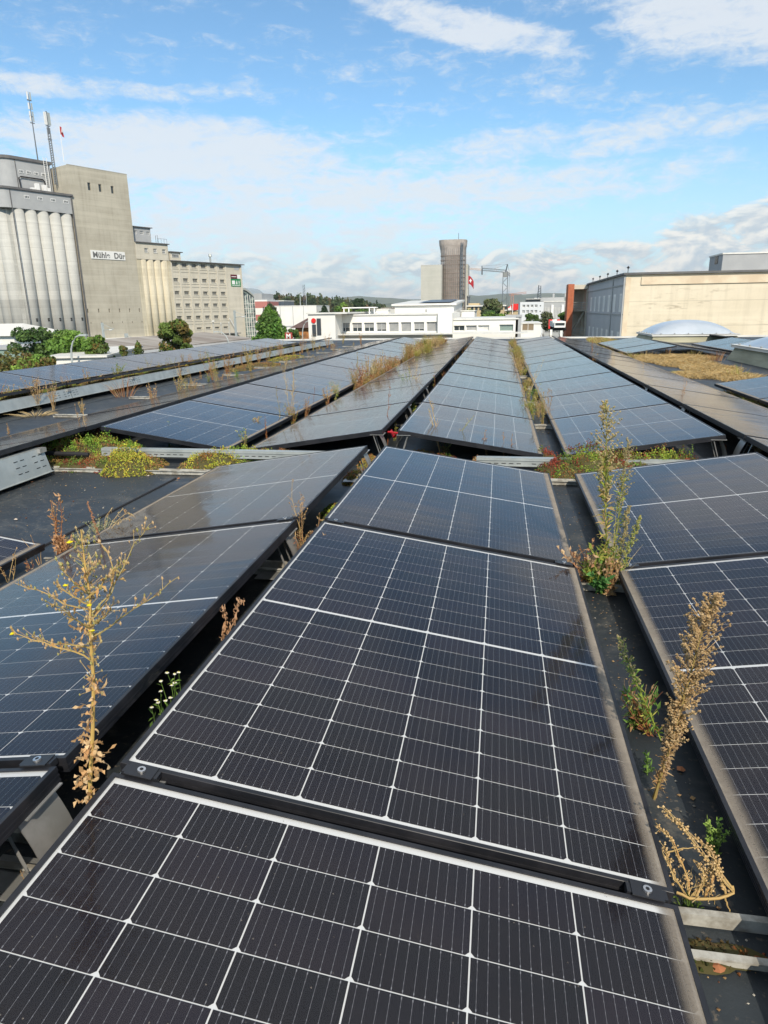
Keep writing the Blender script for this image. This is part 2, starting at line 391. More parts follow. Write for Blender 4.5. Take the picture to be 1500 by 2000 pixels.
ORD = ['first', 'second', 'third', 'fourth', 'fifth', 'sixth', 'seventh', 'eighth', 'ninth', 'tenth', 'eleventh', 'twelfth', 'thirteenth']
rp = random.Random(4)
def panel(xr, y0, side, label, group, near=False):
    """xr: x of the ridge edge; side +1 slopes down to +x, -1 to -x; y0: near end of the panel"""
    cx_ = xr + side*CT*LW/2; cz_ = -ST*LW/2
    t = thing('solar_panel', label, 'solar panel', group=group, rot=(0, TILT, 0 if side > 0 else math.pi))
    jit = rp.uniform(-.0025, .0025)
    t.location = (cx_, y0+LH/2, cz_ + jit); t.rotation_euler[1] += rp.uniform(-.0022, .0022); t.rotation_euler[0] += rp.uniform(-.0016, .0016)
    link('frame', me_frame, t); link('backsheet', me_back, t); link('glass_pane', me_glass, t)
    if near:
        for (x, y, sgn) in CC:
            c = link('cell', me_up if sgn > 0 else me_dn, t); c.location = (x, y, 0)
    else: link('cell', me_cells, t, 'stuff')
    return t
XA = 0.0; XC = -0.128; XAl = CT*LW; W = .165
XBl = XAl + W; XB = XBl + XAl                       # B rises from XBl to its ridge XB
XD = XC - 2*XAl - W; XE = XD - .128
XR = XB + .128; XRl = XR + XAl; XR2 = XRl + W + XAl
NEARG = 'solar panels in the near block'; FARG = 'solar panels in the long rows'
def yk(k): return k*PITCH
names = {-1: 'nearest the viewer', 0: 'second from the viewer', 1: 'third from the viewer'}
for k in (-1, 0, 1):
    panel(XA, yk(k), 1, 'black framed solar panel %s in the central right-sloping row' % names[k], NEARG, True)
    panel(XC, yk(k), -1, 'solar panel %s in the left-sloping row beside the dry tall weed' % names[k], NEARG, k >= -1)
    panel(XB, yk(k), -1, 'solar panel %s in the row right of the gutter with fleabane' % names[k], NEARG, True)
panel(XD, yk(0), 1, 'solar panel whose corner pokes in at the left below the bare sheeting', NEARG, True)
panel(XD, yk(-1), 1, 'solar panel just below the cut-off one at the left edge', NEARG)
panel(XE, yk(1), -1, 'solar panel tipped away above the grey wind plate at the left edge', NEARG)
panel(XR, yk(1), 1, 'solar panel sliver at the right edge behind the near block', NEARG)
panel(XR, yk(0), 1, 'solar panel beyond the right ridge, second from the viewer', NEARG)
YF = 4.10                                            # front edge of the far block
NF = 11
def row(x, side, what, ks, y0=None, near_k=()):
    for n, k in enumerate(ks):
        panel(x, (YF if y0 is None else y0) + k*PITCH, side, 'solar panel, %s from the front in %s' % (ORD[n], what), FARG, k in near_k)
row(XA, 1, 'the far row right of the central ridge', range(NF))
row(XC, -1, 'the far row left of the central ridge', range(NF))
row(XB, -1, 'the far row right of the weedy gutter', range(NF))
row(XD, 1, 'the far row behind the sedum mat', range(NF))
row(XE, -1, 'the brown dusty far row left of the sedum', range(-1, NF))
row(XR, 1, 'the brown dusty far row on the right slope', range(-1, NF))
XG = XE - 2*XAl - W - .0                             # ridge of the row with the wind plate under it
XG = -5.17
row(XG, -1, 'the tipped-away row above the long wind plate', range(-1, NF))
XH = XG - 2*XAl - W
row(XH, 1, 'the outermost row at the roof edge', range(-2, NF))
row(XR2, -1, 'the short row by the dried grass', (0, 1, 2))
row(XR2, -1, 'the far short row past the dried grass', (7, 8, 9))
row(XR2+.128, 1, 'the back slope past the dried grass', (7, 8))
row(XR2+2.6, -1, 'the row between the two skylights', (6, 7, 8), y0=YF+1.0)
row(XR2+2.75, 1, 'the row right of the far skylight', (9, 10, 11), y0=YF+1.6)

# clamps with their bolts, between neighbouring panels
gc = MB(); gc.box(-.038, .038, -.011, .011, -.012, .0022); gc.box(-.030, .030, -.018, .018, .0022, .0045)
gb = MB(); gb.cyl(0, 0, .0045, .0085, .0085, 14); 
gs = MB(); gs.cyl(0, 0, .0085, .0088, .0042, 6)
c0 = gc.build('clamp', M_clamp); me_clamp = c0.data; bpy.data.objects.remove(c0)
c0 = gb.build('bolt', M_bolt); me_bolt = c0.data; bpy.data.objects.remove(c0)
c0 = gs.build('socket', M_slot); me_sock = c0.data; bpy.data.objects.remove(c0)
def clamp(xr, side, y, u, label, group='panel clamps'):
    t = thing('panel_clamp', label, 'clamp', group=group, rot=(0, TILT, 0 if side > 0 else math.pi))
    t.location = (xr + side*CT*u, y, -ST*u)
    link('clamp_body', me_clamp, t); bo = link('bolt', me_bolt, t); link('hex_socket', me_sock, bo)
seam = -GAP/2
for (xr, side, rown) in ((XA, 1, 'central row'), (XC, -1, 'left-sloping row'), (XB, -1, 'row right of the gutter')):
    for k, w_ in ((0, 'nearest seam'), (1, 'second seam')):
        for u, e in ((.055, 'ridge'), (LW-.055, 'lower')):
            clamp(xr, side, yk(k)+seam, u, 'black clamp, %s end of the %s, %s' % (e, w_, rown))
        
# curved aluminium supports under the ridge ends
def support(x, y, side, label, z0=ZR+.02, wd=.055, k_=1.0):
    t = thing('ridge_support', label, 'bracket', group='curved aluminium panel supports')
    t.location = (x, y, 0)
    g = MB(); pts = []
    for i in range(9):
        q = i/8; pts.append((side*(.035 - .055*math.sin(q*math.pi*.62)), -.038 + (z0+.038)*q**1.1))
    th = .003
    vs = []; fs = []
    for (a, z) in pts: vs += [(a, -wd, z), (a, wd, z), (a+side*th, -wd, z), (a+side*th, wd, z)]
    for i in range(8): q = i*4; fs += [(q, q+4, q+5, q+1), (q+2, q+3, q+7, q+6)]
    g.add(vs, fs)
    g.build('curved_web', M_alu, t, smooth=True)
    g = MB(); g.box(min(0, side*.11), max(0, side*.11), -wd, wd, -.040, -.037); g.build('top_plate', M_alu, t)
    g = MB(); xx = side*.02; g.box(min(xx, xx+side*.16), max(xx, xx+side*.16), -wd, wd, z0, z0+.004); g.build('foot_plate', M_alu, t)
    g = MB(); g.tube([(side*.085, wd*.7, -.045), (side*.02, wd*.7, z0+.01)], .004, 4); g.tube([(side*.085, -wd*.7, -.045), (side*.02, -wd*.7, z0+.01)], .004, 4); g.build('brace', M_alu, t)
for (x, side, nm) in ((XC, -1, 'left side of the ridge gap'), (XA, 1, 'right side of the ridge gap'), (XB, -1, 'near side of the right ridge'), (XR, 1, 'far side of the right ridge')):
    for (y, w_) in ((yk(0)-.09 if nm[0] == 'l' else yk(0)+.0, 'nearest'), (yk(1)-.10, 'second'), (yk(2)-.05, 'third'), (YF+.05, 'first of the far block'), (YF+PITCH, 'second of the far block'), (YF+2*PITCH, 'third of the far block')):
        support(x - side*.012, y, side, 'curved aluminium bracket, %s, %s' % (nm, w_))

# base rails lying on the roof across the rows
def rail(x0, x1, y, label, w_=.045, h=.035, floor=True):
    g = MB(); g.box(x0, x1, y-w_/2, y-w_/2+.003, ZR+.004, ZR+.004+h); g.box(x0, x1, y+w_/2-.003, y+w_/2, ZR+.004, ZR+.004+h)
    if floor: g.box(x0, x1, y-w_/2+.003, y+w_/2-.003, ZR+.004, ZR+.009)
    g.box(x0, x1, y-w_/2-.012, y-w_/2, ZR+.004+h-.004, ZR+.004+h); g.box(x0, x1, y+w_/2, y+w_/2+.012, ZR+.004+h-.004, ZR+.004+h)
    tag(g.build('base_rail', M_rail), label, 'rail', 'pale aluminium base rails')
rail(-3.2, 2.6, -.02, 'pale double rail crossing the gutter near the curled dry plant', .085, .028, False)
rail(-1.4, 2.6, yk(1)-.02, 'pale channel rail under the second seam of the near block', .085)
rail(-2.75, XC-.25, 3.58, 'pale flat rail along the edge of the bare sheeting at left', .05, .03)
rail(XC-.1, 2.6, 3.56, 'short pale rail closing the gutter at the sedum clump', .05, .03)
for k in range(NF):
    rail(XAl-.15, XBl+.15, YF+(k+1)*PITCH, 'pale rail crossing the weedy gutter at seam %s of the far block' % ORD[k], .06, .04)
    rail(XE-XAl-.7, XE-XAl+.15, YF+k*PITCH+.4, 'pale rail stub on the bare strip by the wind plate, %s from the front' % ORD[k], .05, .03)

# long galvanised cross channels with slots between the blocks
def channel(x0, x1, y, z, label, h=.058, dp_=.06):
    t = thing('cross_channel', label, 'channel', group='galvanised cross channels'); t.location = (0, y, z)
    g = MB(); g.box(x0, x1, 0, dp_, h-.003, h); g.box(x0, x1, 0, .002, 0, h-.003); g.box(x0, x1, dp_-.002, dp_, h-.03, h-.003); g.box(x0, x1, -.012, 0, -.002, .001)
    g.box(x0, x1, -.006, 0, h*.66, h*.66+.004)
    g.build('channel_body', M_galv, t)
    g = MB(); n = int((x1-x0)/.055)
    for i in range(n):
        if i % 7 != 6: g.box(x0+.02+i*.055, x0+.02+i*.055+.032, -.0016, -.0004, .014, .019)
    g.build('slot', M_slot, t)
channel(-2.42, -.42, 3.88, -.20, 'long slotted galvanised channel left of the ridge gap behind the sedum')
channel(.62, 2.2, 3.88, -.215, 'long slotted galvanised channel right of the ridge gap, half under sedum')

# wind plates (sheet metal under the raised edge)
def wind_plate(x, y0, y1, label, zt=-.085, zb=-.205, lean=.035):
    t = thing('wind_plate', label, 'metal plate', group='galvanised wind plates'); t.location = (x, 0, 0)
    g = MB()
    g.add([(0, y0, zt), (0, y1, zt), (lean, y1, zb), (lean, y0, zb), (-.002, y0, zt), (-.002, y1, zt), (lean-.002, y1, zb), (lean-.002, y0, zb)], [(0, 3, 2, 1), (4, 5, 6, 7), (0, 1, 5, 4), (3, 7, 6, 2), (0, 4, 7, 3), (1, 2, 6, 5)])
    g.box(-.05, .0, y0, y1, zt+.0005, zt+.0025); g.box(lean, lean+.03, y0, y1, zb-.002, zb)
    g.build('plate', M_galv, t)
    g = MB()
    for yy in (y1-.10, y1-.30, y0+.10):
        for j in range(3):
            q = .25+.25*j; xx = lean*q+.0012; zz = zt+(zb-zt)*q
            g.box(xx-.001, xx+.0006, yy-.05, yy-.01, zz, zz+.005); g.box(xx-.001, xx+.0006, yy+.02, yy+.06, zz, zz+.005)
    g.build('slot', M_slot, t)
    g = MB(); g.box(-.01, .028, y1-.07, y1+.005, zt-.03, zt+.004); g.build('end_bracket', M_alu, t)
wind_plate(XE+.02, yk(1)-.0, 3.47, 'wide grey sheet wind plate at the left edge beside the bare sheeting', zt=-.06, zb=-.235, lean=.05)
wind_plate(XE+.02, yk(0)+.0, yk(1)-.012, 'grey wind plate continuing out of the frame at left')
for n in range(-1, NF):
    wind_plate(XG+.02, YF+n*PITCH, YF+(n+1)*PITCH-.012, 'long galvanised wind plate, %s from the front under the tipped-away row' % ORD[n+1])

# skylights
def _acr(k, p, v, tc):
    p.inputs['Coat Roughness'].default_value = .12
M_acr = mat('milky_acrylic', (.43, .47, .52), .32, 0, (.37, .42, .47), 1.5, coat=.5, fn=_acr)
def _crb(k, p, v, tc):
    n1 = k.noise(v, 1.0, 5, .6); k.put(p.inputs['Base Color'], k.mix(k.ramp(n1, .3, .7), (.40, .38, .27), (.26, .25, .17)))
M_curb = mat('stained_curb', (.4, .38, .27), .85, stretch=(.8, .8, 6), fn=_crb, bump=.003, scale=2)
def skylight(x, y, wx, wy, hc, hd, label, rz=0):
    t = thing('dome_skylight', label, 'skylight', (x, y, ZR), rz, 'acrylic dome skylights')
    g = MB(); a = .12
    g.add([(-wx-a, -wy-a, 0), (wx+a, -wy-a, 0), (wx+a, wy+a, 0), (-wx-a, wy+a, 0), (-wx, -wy, hc), (wx, -wy, hc), (wx, wy, hc), (-wx, wy, hc)], [(4, 5, 6, 7), (0, 1, 5, 4), (1, 2, 6, 5), (2, 3, 7, 6), (3, 0, 4, 7)])
    g.build('curb', M_curb, t)
    g = MB(); g.box(-wx-.07, wx+.07, -wy-.07, wy+.07, hc+.002, hc+.06); g.box(-wx-.09, wx+.09, -wy-.09, wy+.09, hc+.06, hc+.068); g.build('rim', M_cope, t)
    g = MB(); n = 20; vs = []; fs = []
    for i in range(n+1):
        for j in range(n+1):
            a_, b__ = i/n*2-1, j/n*2-1
            h = hd*(max(0, (1-abs(a_)**2.3))*max(0, (1-abs(b__)**2.3)))**.62
            vs.append((a_*(wx-.02), b__*(wy-.02), hc+.069+h))
    for i in range(n):
        for j in range(n): q = i*(n+1)+j; fs.append((q, q+n+1, q+n+2, q+1))
    g.add(vs, fs); g.build('acrylic_dome', M_acr, t, smooth=True)
    me = None
    for i in range(6):
        for (px_, py_) in ((-wx+(i+.5)*wx/3, -wy-.02), (-wx-.02, -wy+(i+.5)*wy/3)):
            if me is None: g = MB(); g.cyl(0, 0, 0, .035, .022, 8); o = g.build('fixing_knob', M_alu, t); me = o.data
            else: o = link('fixing_knob', me, t)
            o.location = (px_, py_, hc+.068)
skylight(7.25, 25.0, 1.32, 1.32, .20, .44, 'blue-white acrylic dome skylight farther away, in front of the cream wall')
skylight(7.98, 13.55, 2.0, 1.95, .27, .46, 'large dome skylight cut off by the right edge of the picture')

# small roof things
g = MB(); tp = thing('vent_pipe', 'short pale metal vent pipe standing in the orange sedum', 'vent', (-5.403, 16.483, -0.27))
g.cyl(0, 0, .0, .20, .10, 18, .12); g.cyl(0, 0, .20, .225, .135, 18); g.build('pipe', mat('pale_vent', (.60, .57, .50), .6), tp)
g = MB(); g.cyl(0, 0, -.01, .03, .15, 18); g.build('flange', M_memb, tp)
g = MB(); tp = thing('dark_post', 'short dark upright box with a pale side standing at the roof edge', 'post', (-8.1, 9.6, ZR), R(25))
g.box(-.10, .10, -.06, .06, 0, .78); g.build('box_body', mat('anthracite', (.03, .034, .04), .6), tp)
g = MB(); g.box(.101, .135, -.06, .06, 0, .80); g.build('pale_side', M_cope, tp)
g = MB(); g.tube([(-2.85, 3.70, -.15), (-2.62, 3.72, -.16), (-2.45, 3.75, -.17)], .018, 8); tag(g.build('black_conduit', M_slot), 'black corrugated cable conduit poking out of the sedum', 'conduit')
M_red = mat('red_cable', (.42, .012, .02), .5)
g = MB()
rc = random.Random(2)
for k in range(9):
    y0 = 2.2+rc.random()*.9; g.tube([(XE-.05, y0-.5, -.05), (XE-.18, y0-.2, -.08-rc.random()*.03), (XE-.12, y0+.1, -.07), (XE-.3, y0+.5, -.05)], .004, 5)
tag(g.build('red_cable_bundle', M_red), 'bundle of red solar cables tucked under the panel at the left edge', 'cable')
g = MB()
for k in range(4): g.tube([(-.10, YF+.25+k*.02, -.05), (-.06, YF+.10+k*.04, -.07-.01*k), (-.02, YF+.3, -.05), (.03, YF+.5, -.06)], .0045, 5)
g.tube([(-.11, YF+.18, -.045), (.0, YF+.14, -.05)], .008, 5)
tag(g.build('red_cable', M_red), 'red cable loop in the ridge gap where the long rows begin', 'cable')
# ------------------------------------------------------------------ buildings
def _conc(k, p, v, tc, c1, c2, line=0.0, streak=.35, scuff=0.0, band=None):
    x, y, z = k.xyz(tc)
    n1 = k.noise(tc, .22, 6, .6); mp = k.n('ShaderNodeMapping'); k.put(mp.inputs[0], tc); mp.inputs['Scale'].default_value = (1.3, 1.3, .10)
    n2 = k.noise(mp.outputs[0], 1.0, 6, .65)
    m3 = k.n('ShaderNodeMapping'); k.put(m3.inputs[0], tc); m3.inputs['Scale'].default_value = (.05, .05, 1.3); n3 = k.noise(m3.outputs[0], 1.0, 4, .6)
    c = k.mix(k.ramp(n1, .3, .7), c1, c2)
    c = k.mix(k.m('MULTIPLY', k.ramp(n2, .45, .75), streak), c, tuple(q*.55 for q in c1))
    c = k.mix(k.m('MULTIPLY', k.ramp(n3, .45, .7), .30), c, tuple(min(1, q*1.25) for q in c2))
    if line:
        ln = k.m('LESS_THAN', k.m('FRACT', k.m('DIVIDE', z, line)), .035)
        c = k.mix(k.m('MULTIPLY', ln, .30), c, tuple(q*.45 for q in c1))
    if band:
        c = k.mix(k.m('MULTIPLY', k.m('MULTIPLY', k.m('GREATER_THAN', z, band[0]), k.m('LESS_THAN', z, band[1])), .35), c, (.62, .61, .56))
        c = k.mix(k.m('MULTIPLY', k.m('MULTIPLY', k.m('GREATER_THAN', z, band[0]-1.6), k.m('LESS_THAN', z, band[0])), .22), c, (.30, .29, .26))
    if scuff:
        m6 = k.n('ShaderNodeMapping'); k.put(m6.inputs[0], tc); m6.inputs['Scale'].default_value = (.45, .45, 2.2)
        n6 = k.noise(m6.outputs[0], 1.0, 8, .72, .5); n7 = k.noise(tc, .12, 4, .6)
        c = k.mix(k.m('MULTIPLY', k.m('MULTIPLY', k.ramp(n6, .54, .66), k.ramp(n7, .42, .6)), scuff), c, (.30, .25, .18))
    k.put(p.inputs['Base Color'], c)
    bn = k.n('ShaderNodeBump'); bn.inputs['Distance'].default_value = .02; k.put(bn.inputs['Height'], n3); k.put(p.inputs['Normal'], bn.outputs[0])
def conc(name, c1, c2, **kw): return mat(name, rough=.9, fn=lambda k, p, v, tc: _conc(k, p, v, tc, c1, c2, **kw))
M_tower = conc('board_marked_concrete', (.375, .345, .275), (.455, .425, .345), streak=.35, line=1.15)
M_silo = conc('pale_silo_concrete', (.41, .41, .38), (.47, .468, .43), streak=.45, line=2.3, band=(13.1, 14.8))
M_low = conc('stained_yellow_concrete', (.47, .42, .30), (.56, .51, .39), streak=.6)
M_blk = conc('warehouse_concrete', (.49, .455, .37), (.56, .52, .43), streak=.3)
M_greycl = mat('grey_cladding', (.34, .35, .355), .75, 0, (.38, .39, .39), .5)
M_white = mat('white_render', (.76, .745, .70), .85, 0, (.70, .69, .64), .35)
M_whitew = mat('white_paint', (.74, .74, .72), .6)
M_roofd = mat('dark_roof_edge', (.10, .10, .105), .8, 0, (.14, .135, .13), 1)
M_pane = mat('window_glass', (.035, .045, .05), .12, spec=.6)
M_panel_ = mat('window_blind', (.30, .31, .31), .6, 0, (.38, .38, .37), 1.5)
M_cream = conc('cream_painted_concrete', (.62, .545, .41), (.70, .62, .48), streak=.30, scuff=.75, line=2.6)
M_dirty = mat('dirty_cream_band', (.60, .48, .34), .9, 0, (.72, .61, .45), .5, detail=8)
M_brick = mat('orange_brick_red', (.36, .10, .045), .85, 0, (.42, .13, .06), 3)
M_brown = mat('brown_sheet_roof', (.20, .165, .135), .8, 0, (.36, .33, .29), .5, detail=8, stretch=(1.2, .15, 1))
M_steel = mat('mast_steel', (.13, .15, .17), .55, .3)
M_lamp = mat('lamp_post_paint', (.42, .46, .45), .5, .2)
M_green = mat('sign_green', (.01, .20, .06), .6)
M_maroon = mat('sign_maroon', (.10, .012, .02), .6)
M_redp = mat('bright_red', (.62, .012, .008), .5)
M_char = mat('charcoal_letter', (.035, .045, .055), .6)
M_greydoor = mat('grey_green_door', (.20, .27, .24), .6)

def wall(g, x0, x1, z0, z1, holes=(), dep=.18, y=0.0):
    """front wall at depth y with real openings; holes = (xa, xb, za, zb)"""
    xs = sorted({x0, x1, *[h[0] for h in holes], *[h[1] for h in holes]}); zs = sorted({z0, z1, *[h[2] for h in holes], *[h[3] for h in holes]})
    for i in range(len(xs)-1):
        for j in range(len(zs)-1):
            cx_, cz_ = (xs[i]+xs[i+1])/2, (zs[j]+zs[j+1])/2
            if any(h[0] < cx_ < h[1] and h[2] < cz_ < h[3] for h in holes): continue
            g.quad((xs[i], y, zs[j]), (xs[i+1], y, zs[j]), (xs[i+1], y, zs[j+1]), (xs[i], y, zs[j+1]))
    for a, b_, c, d_ in holes:
        g.quad((a, y, c), (a, y, d_), (a, y+dep, d_), (a, y+dep, c)); g.quad((b_, y, d_), (b_, y, c), (b_, y+dep, c), (b_, y+dep, d_))
        g.quad((a, y, d_), (b_, y, d_), (b_, y+dep, d_), (a, y+dep, d_)); g.quad((b_, y, c), (a, y, c), (a, y+dep, c), (b_, y+dep, c))
WIN = {}
def window(parent, x, z, w_, h_, y=0.0, nx=3, nz=1, fr=.07, dep=.14, m_fr=None, m_gl=None, sill=True, label=None):
    """a window set into an opening whose lower left corner is (x, z): frame with bars, pane and sill"""
    m_fr = m_fr or M_whitew; m_gl = m_gl or M_pane
    key = (round(w_, 2), round(h_, 2), nx, nz, fr, dep, m_fr.name, m_gl.name, sill)
    if key not in WIN:
        g = MB(); g.box(0, w_, 0, .05, 0, fr); g.box(0, w_, 0, .05, h_-fr, h_); g.box(0, fr, 0, .05, fr, h_-fr); g.box(w_-fr, w_, 0, .05, fr, h_-fr)
        for i in range(1, nx): q = w_*i/nx; g.box(q-fr*.4, q+fr*.4, .004, .046, fr, h_-fr)
        for i in range(1, nz): q = h_*i/nz; g.box(fr, w_-fr, .008, .042, q-fr*.4, q+fr*.4)
        o = g.build('window', m_fr); me1 = o.data; bpy.data.objects.remove(o)
        g = MB(); g.box(fr, w_-fr, .03, .036, fr, h_-fr); o = g.build('pane', m_gl); me2 = o.data; bpy.data.objects.remove(o)
        me3 = None
        if sill: g = MB(); g.box(-.08, w_+.08, -dep-.08, -.01, -.09, -.003); o = g.build('sill', M_silo); me3 = o.data; bpy.data.objects.remove(o)
        WIN[key] = (me1, me2, me3)
    a, b_, c = WIN[key]
    o = link('window', a, parent); o.location = (x, y+dep, z)
    link('pane', b_, o)
    if c: link('sill', c, o)
    if label: o['label'] = label
    return o
def shell(g, x0, x1, y0, y1, z0, z1, front=True):
    if front: g.quad((x0, y0, z0), (x1, y0, z0), (x1, y0, z1), (x0, y0, z1))
    g.quad((x0, y1, z0), (x0, y0, z0), (x0, y0, z1), (x0, y1, z1)); g.quad((x1, y0, z0), (x1, y1, z0), (x1, y1, z1), (x1, y0, z1))
    g.quad((x1, y1, z0), (x0, y1, z0), (x0, y1, z1), (x1, y1, z1)); g.quad((x0, y0, z1), (x1, y0, z1), (x1, y1, z1), (x0, y1, z1))
def text_mesh(name, body, size, m_, parent, loc, rot=(math.pi/2, 0, 0), ext=.03, bold=0.0, sx=1.0, space=1.0):
    cu_ = bpy.data.curves.new(name, 'FONT'); cu_.body = body; cu_.size = size; cu_.extrude = ext; cu_.offset = bold; cu_.space_character = space
    tmp = bpy.data.objects.new(name, cu_); COL.objects.link(tmp)
    me = bpy.data.meshes.new_from_object(tmp.evaluated_get(bpy.context.evaluated_depsgraph_get())); bpy.data.objects.remove(tmp)
    me.materials.clear(); me.materials.append(m_)
    o = link(name, me, parent); o.location = loc; o.rotation_euler = rot; o.scale = (sx, 1, 1); return o

# --- the mill: local x runs along its facade, y into the building, z from the street
MR = R(64); MX, MY = -82.385, 150.0
def L2W(x, y, z=0): return (MX + x*math.cos(MR) - y*math.sin(MR), MY + x*math.sin(MR) + y*math.cos(MR), ZG + z)
# silo block
t = thing('grain_silo', 'pale grain silo block of tall round cylinders with a rounded corner at far left', 'silo', L2W(0, 0), MR)
x0, x1 = -26.0, -12.05
def round_outline(x0, x1, y0, y1, r, n=8):
    pts = [(x1, y0), (x1, y1), (x0, y1)]
    for i in range(n+1):
        a = math.pi + (math.pi/2)*i/n; pts.append((x0+r+r*math.cos(a), y0+r+r*math.sin(a)))
    return pts
g = MB()
me_c = None
gp = MB(); pts = []
zb_, zt_ = 0, 30.1
def silo_cyl(px_, py_, rad=1.37, a0=0, n=22):
    global me_c
    if me_c is None:
        q = MB(); vs = []; 
        for k in range(n+1): a = TAU*k/n; vs.append((rad*math.cos(a), rad*math.sin(a)))
        q.cyl(0, 0, 0, zt_, rad, 26); o = q.build('silo_cylinder', M_silo, t, smooth=False); me_c = o.data
        for pl in me_c.polygons: pl.use_smooth = len(pl.vertices) == 4
    else: o = link('silo_cylinder', me_c, t)
    o.location = (px_, py_, 0)
for i in range(5): silo_cyl(-23.35+i*2.5, 1.25)
silo_cyl(-25.35, 2.8, 1.3)
for i in range(6): silo_cyl(-25.95, 5.2+i*2.5)
g = MB(); shell(g, -25.4, -12.05, 1.3, 20, 0, zt_-.1); g.build('infill_wall', M_silo, t)
g = MB(); g.prism(round_outline(-27.3, -12.08, -.15, 20, 2.4), 'z', zt_, 33.45); g.build('fascia', M_greycl, t)
g = MB(); g.prism(round_outline(-27.6, -11.8, -.45, 20.2, 2.6), 'z', 33.45, 33.85); g.build('cornice', M_roofd, t)
g = MB(); g.box(-24.88, -24.72, -.23, -.16, 0, 33.4); g.box(-12.3, -12.1, -.3, -.05, 0, 33.4); g.build('dark_downpipe', M_roofd, t)
for i in range(4): window(t, -22.1+i*2.72, 32.0, 1.0, .62, y=-.33, nx=3, dep=.12, fr=.09, sill=False)
g = MB()
for i in range(5):
    for dz in (0, .35): g.box(-23.5+i*2.5, -23.15+i*2.5, -.20, -.11, 8.8+dz, 9.05+dz)
g.build('vent_opening', M_slot, t)
g = MB(); g.prism(round_outline(-22.6, -12.5, 5.5, 20, 2.2), 'z', 33.85, 40.0); g.build('upper_storey', M_greycl, t)
g = MB(); g.prism(round_outline(-22.9, -12.2, 5.2, 20.2, 2.4), 'z', 40.0, 40.55); g.build('upper_cornice', M_roofd, t)
for i in range(4): window(t, -19.3+i*1.55, 37.6, .95, .6, y=5.28, nx=3, dep=.12, fr=.09, sill=False)
g = MB(); g.box(-19.9, -19.8, 5.38, 5.46, 33.9, 40.0); g.build('wall_joint', M_roofd, t)
g = MB(); g.box(-12.5, -11.97, 7, 16, 33.9, 39.3); g.build('recess_wall', M_greycl, t)
g = MB()
g.tube([(-18.6, 4.9, 34.2), (-19.6, 5.0, 34.6), (-19.7, 5.1, 36.6), (-19.2, 5.2, 36.9), (-14.6, 5.2, 36.9), (-14.3, 5.2, 36.6), (-14.3, 5.2, 34.2)], .13, 6)
g.build('cable_duct', M_slot, t)
g = MB()
for i, (xx, ww_, hh_) in enumerate(((-18.4, .8, .9), (-17.4, .7, 1.8), (-15.9, .7, 1.7), (-15.1, .6, 1.2))): g.box(xx, xx+ww_, 3.2, 3.9, 33.9, 33.9+hh_)
g.build('antenna_cabinet', M_whitew, t)
g = MB()
for xx in (-14.1, -13.4): g.tube([(xx, 4.9, 33.9), (xx, 4.9, 41.2)], .06, 5)
for i in range(18): g.tube([(-14.1, 4.9, 34.2+i*.4), (-13.4, 4.9, 34.2+i*.4)], .035, 4)
g.build('ladder', M_whitew, t)
sg = thing('board_sign', 'green and white board sign on the silo fascia cut by the left edge', 'sign', L2W(-27.35, 2.6, 31.2), MR+R(-90))
g = MB(); g.box(-3, 0, -.12, 0, .0, 2.1); g.build('white_board', M_whitew, sg)
g = MB(); g.box(-3, -.0, -.16, -.13, -.8, .05); g.build('green_board', M_green, sg)
# antenna masts
def mast(x, y, z0, z1, r, label, kind):
    a = thing('antenna_mast', label, 'mast', L2W(x, y, z0), MR, 'antenna masts on the mill')
    g = MB(); h = z1-z0
    if kind == 0: g.tube([(0, 0, 0), (0, 0, h*.55), (0, 0, h*.93), (0, 0, h)], [r, r*.7, r*.5, r*.15], 6)
    else:
        for dx_ in (-.25, .25): g.tube([(dx_, 0, 0), (dx_, 0, h*.78)], r, 5)
        for i in range(24): g.tube([(-.25, 0, i*h*.78/24), (.25, 0, (i+.9)*h*.78/24)], r*.55, 4)
        g.tube([(0, 0, h*.7), (0, 0, h)], r*1.2, 6)
    g.build('pole', M_steel, a)
    me = None; rr_ = random.Random(int(h*10))
    lv = ((.94, 1.4), (.80, 1.2), (.70, .8), (.63, 1.0)) if kind == 0 else ((.9, 2.3), (.9, 2.3), (.9, 2.3))
    for i, (q, hh_) in enumerate(lv):
        for s_ in (-1, 1):
            g = MB(); ox_ = s_*(.32 if kind == 0 else .22+.16*i); g.box(ox_-.1, ox_+.12, -.15, .05, h*q-hh_/2, h*q+hh_/2); g.build('panel_antenna', M_whitew if (s_ < 0) else M_lamp, a)
    g = MB()
    for q in ((.88, .66, .57) if kind == 0 else (.8, .62)): g.box(-.45, .45, -.06, .06, h*q-.08, h*q+.08)
    g.build('mounting_bar', M_steel, a)
mast(-12.9, 9.0, 40.55, 54.0, .15, 'thin dark antenna mast on the upper silo roof, left of its twin', 0)
mast(-12.55, 4.0, 36.1, 49.7, .12, 'dark lattice antenna mast with white panels beside the mill ladder', 1)
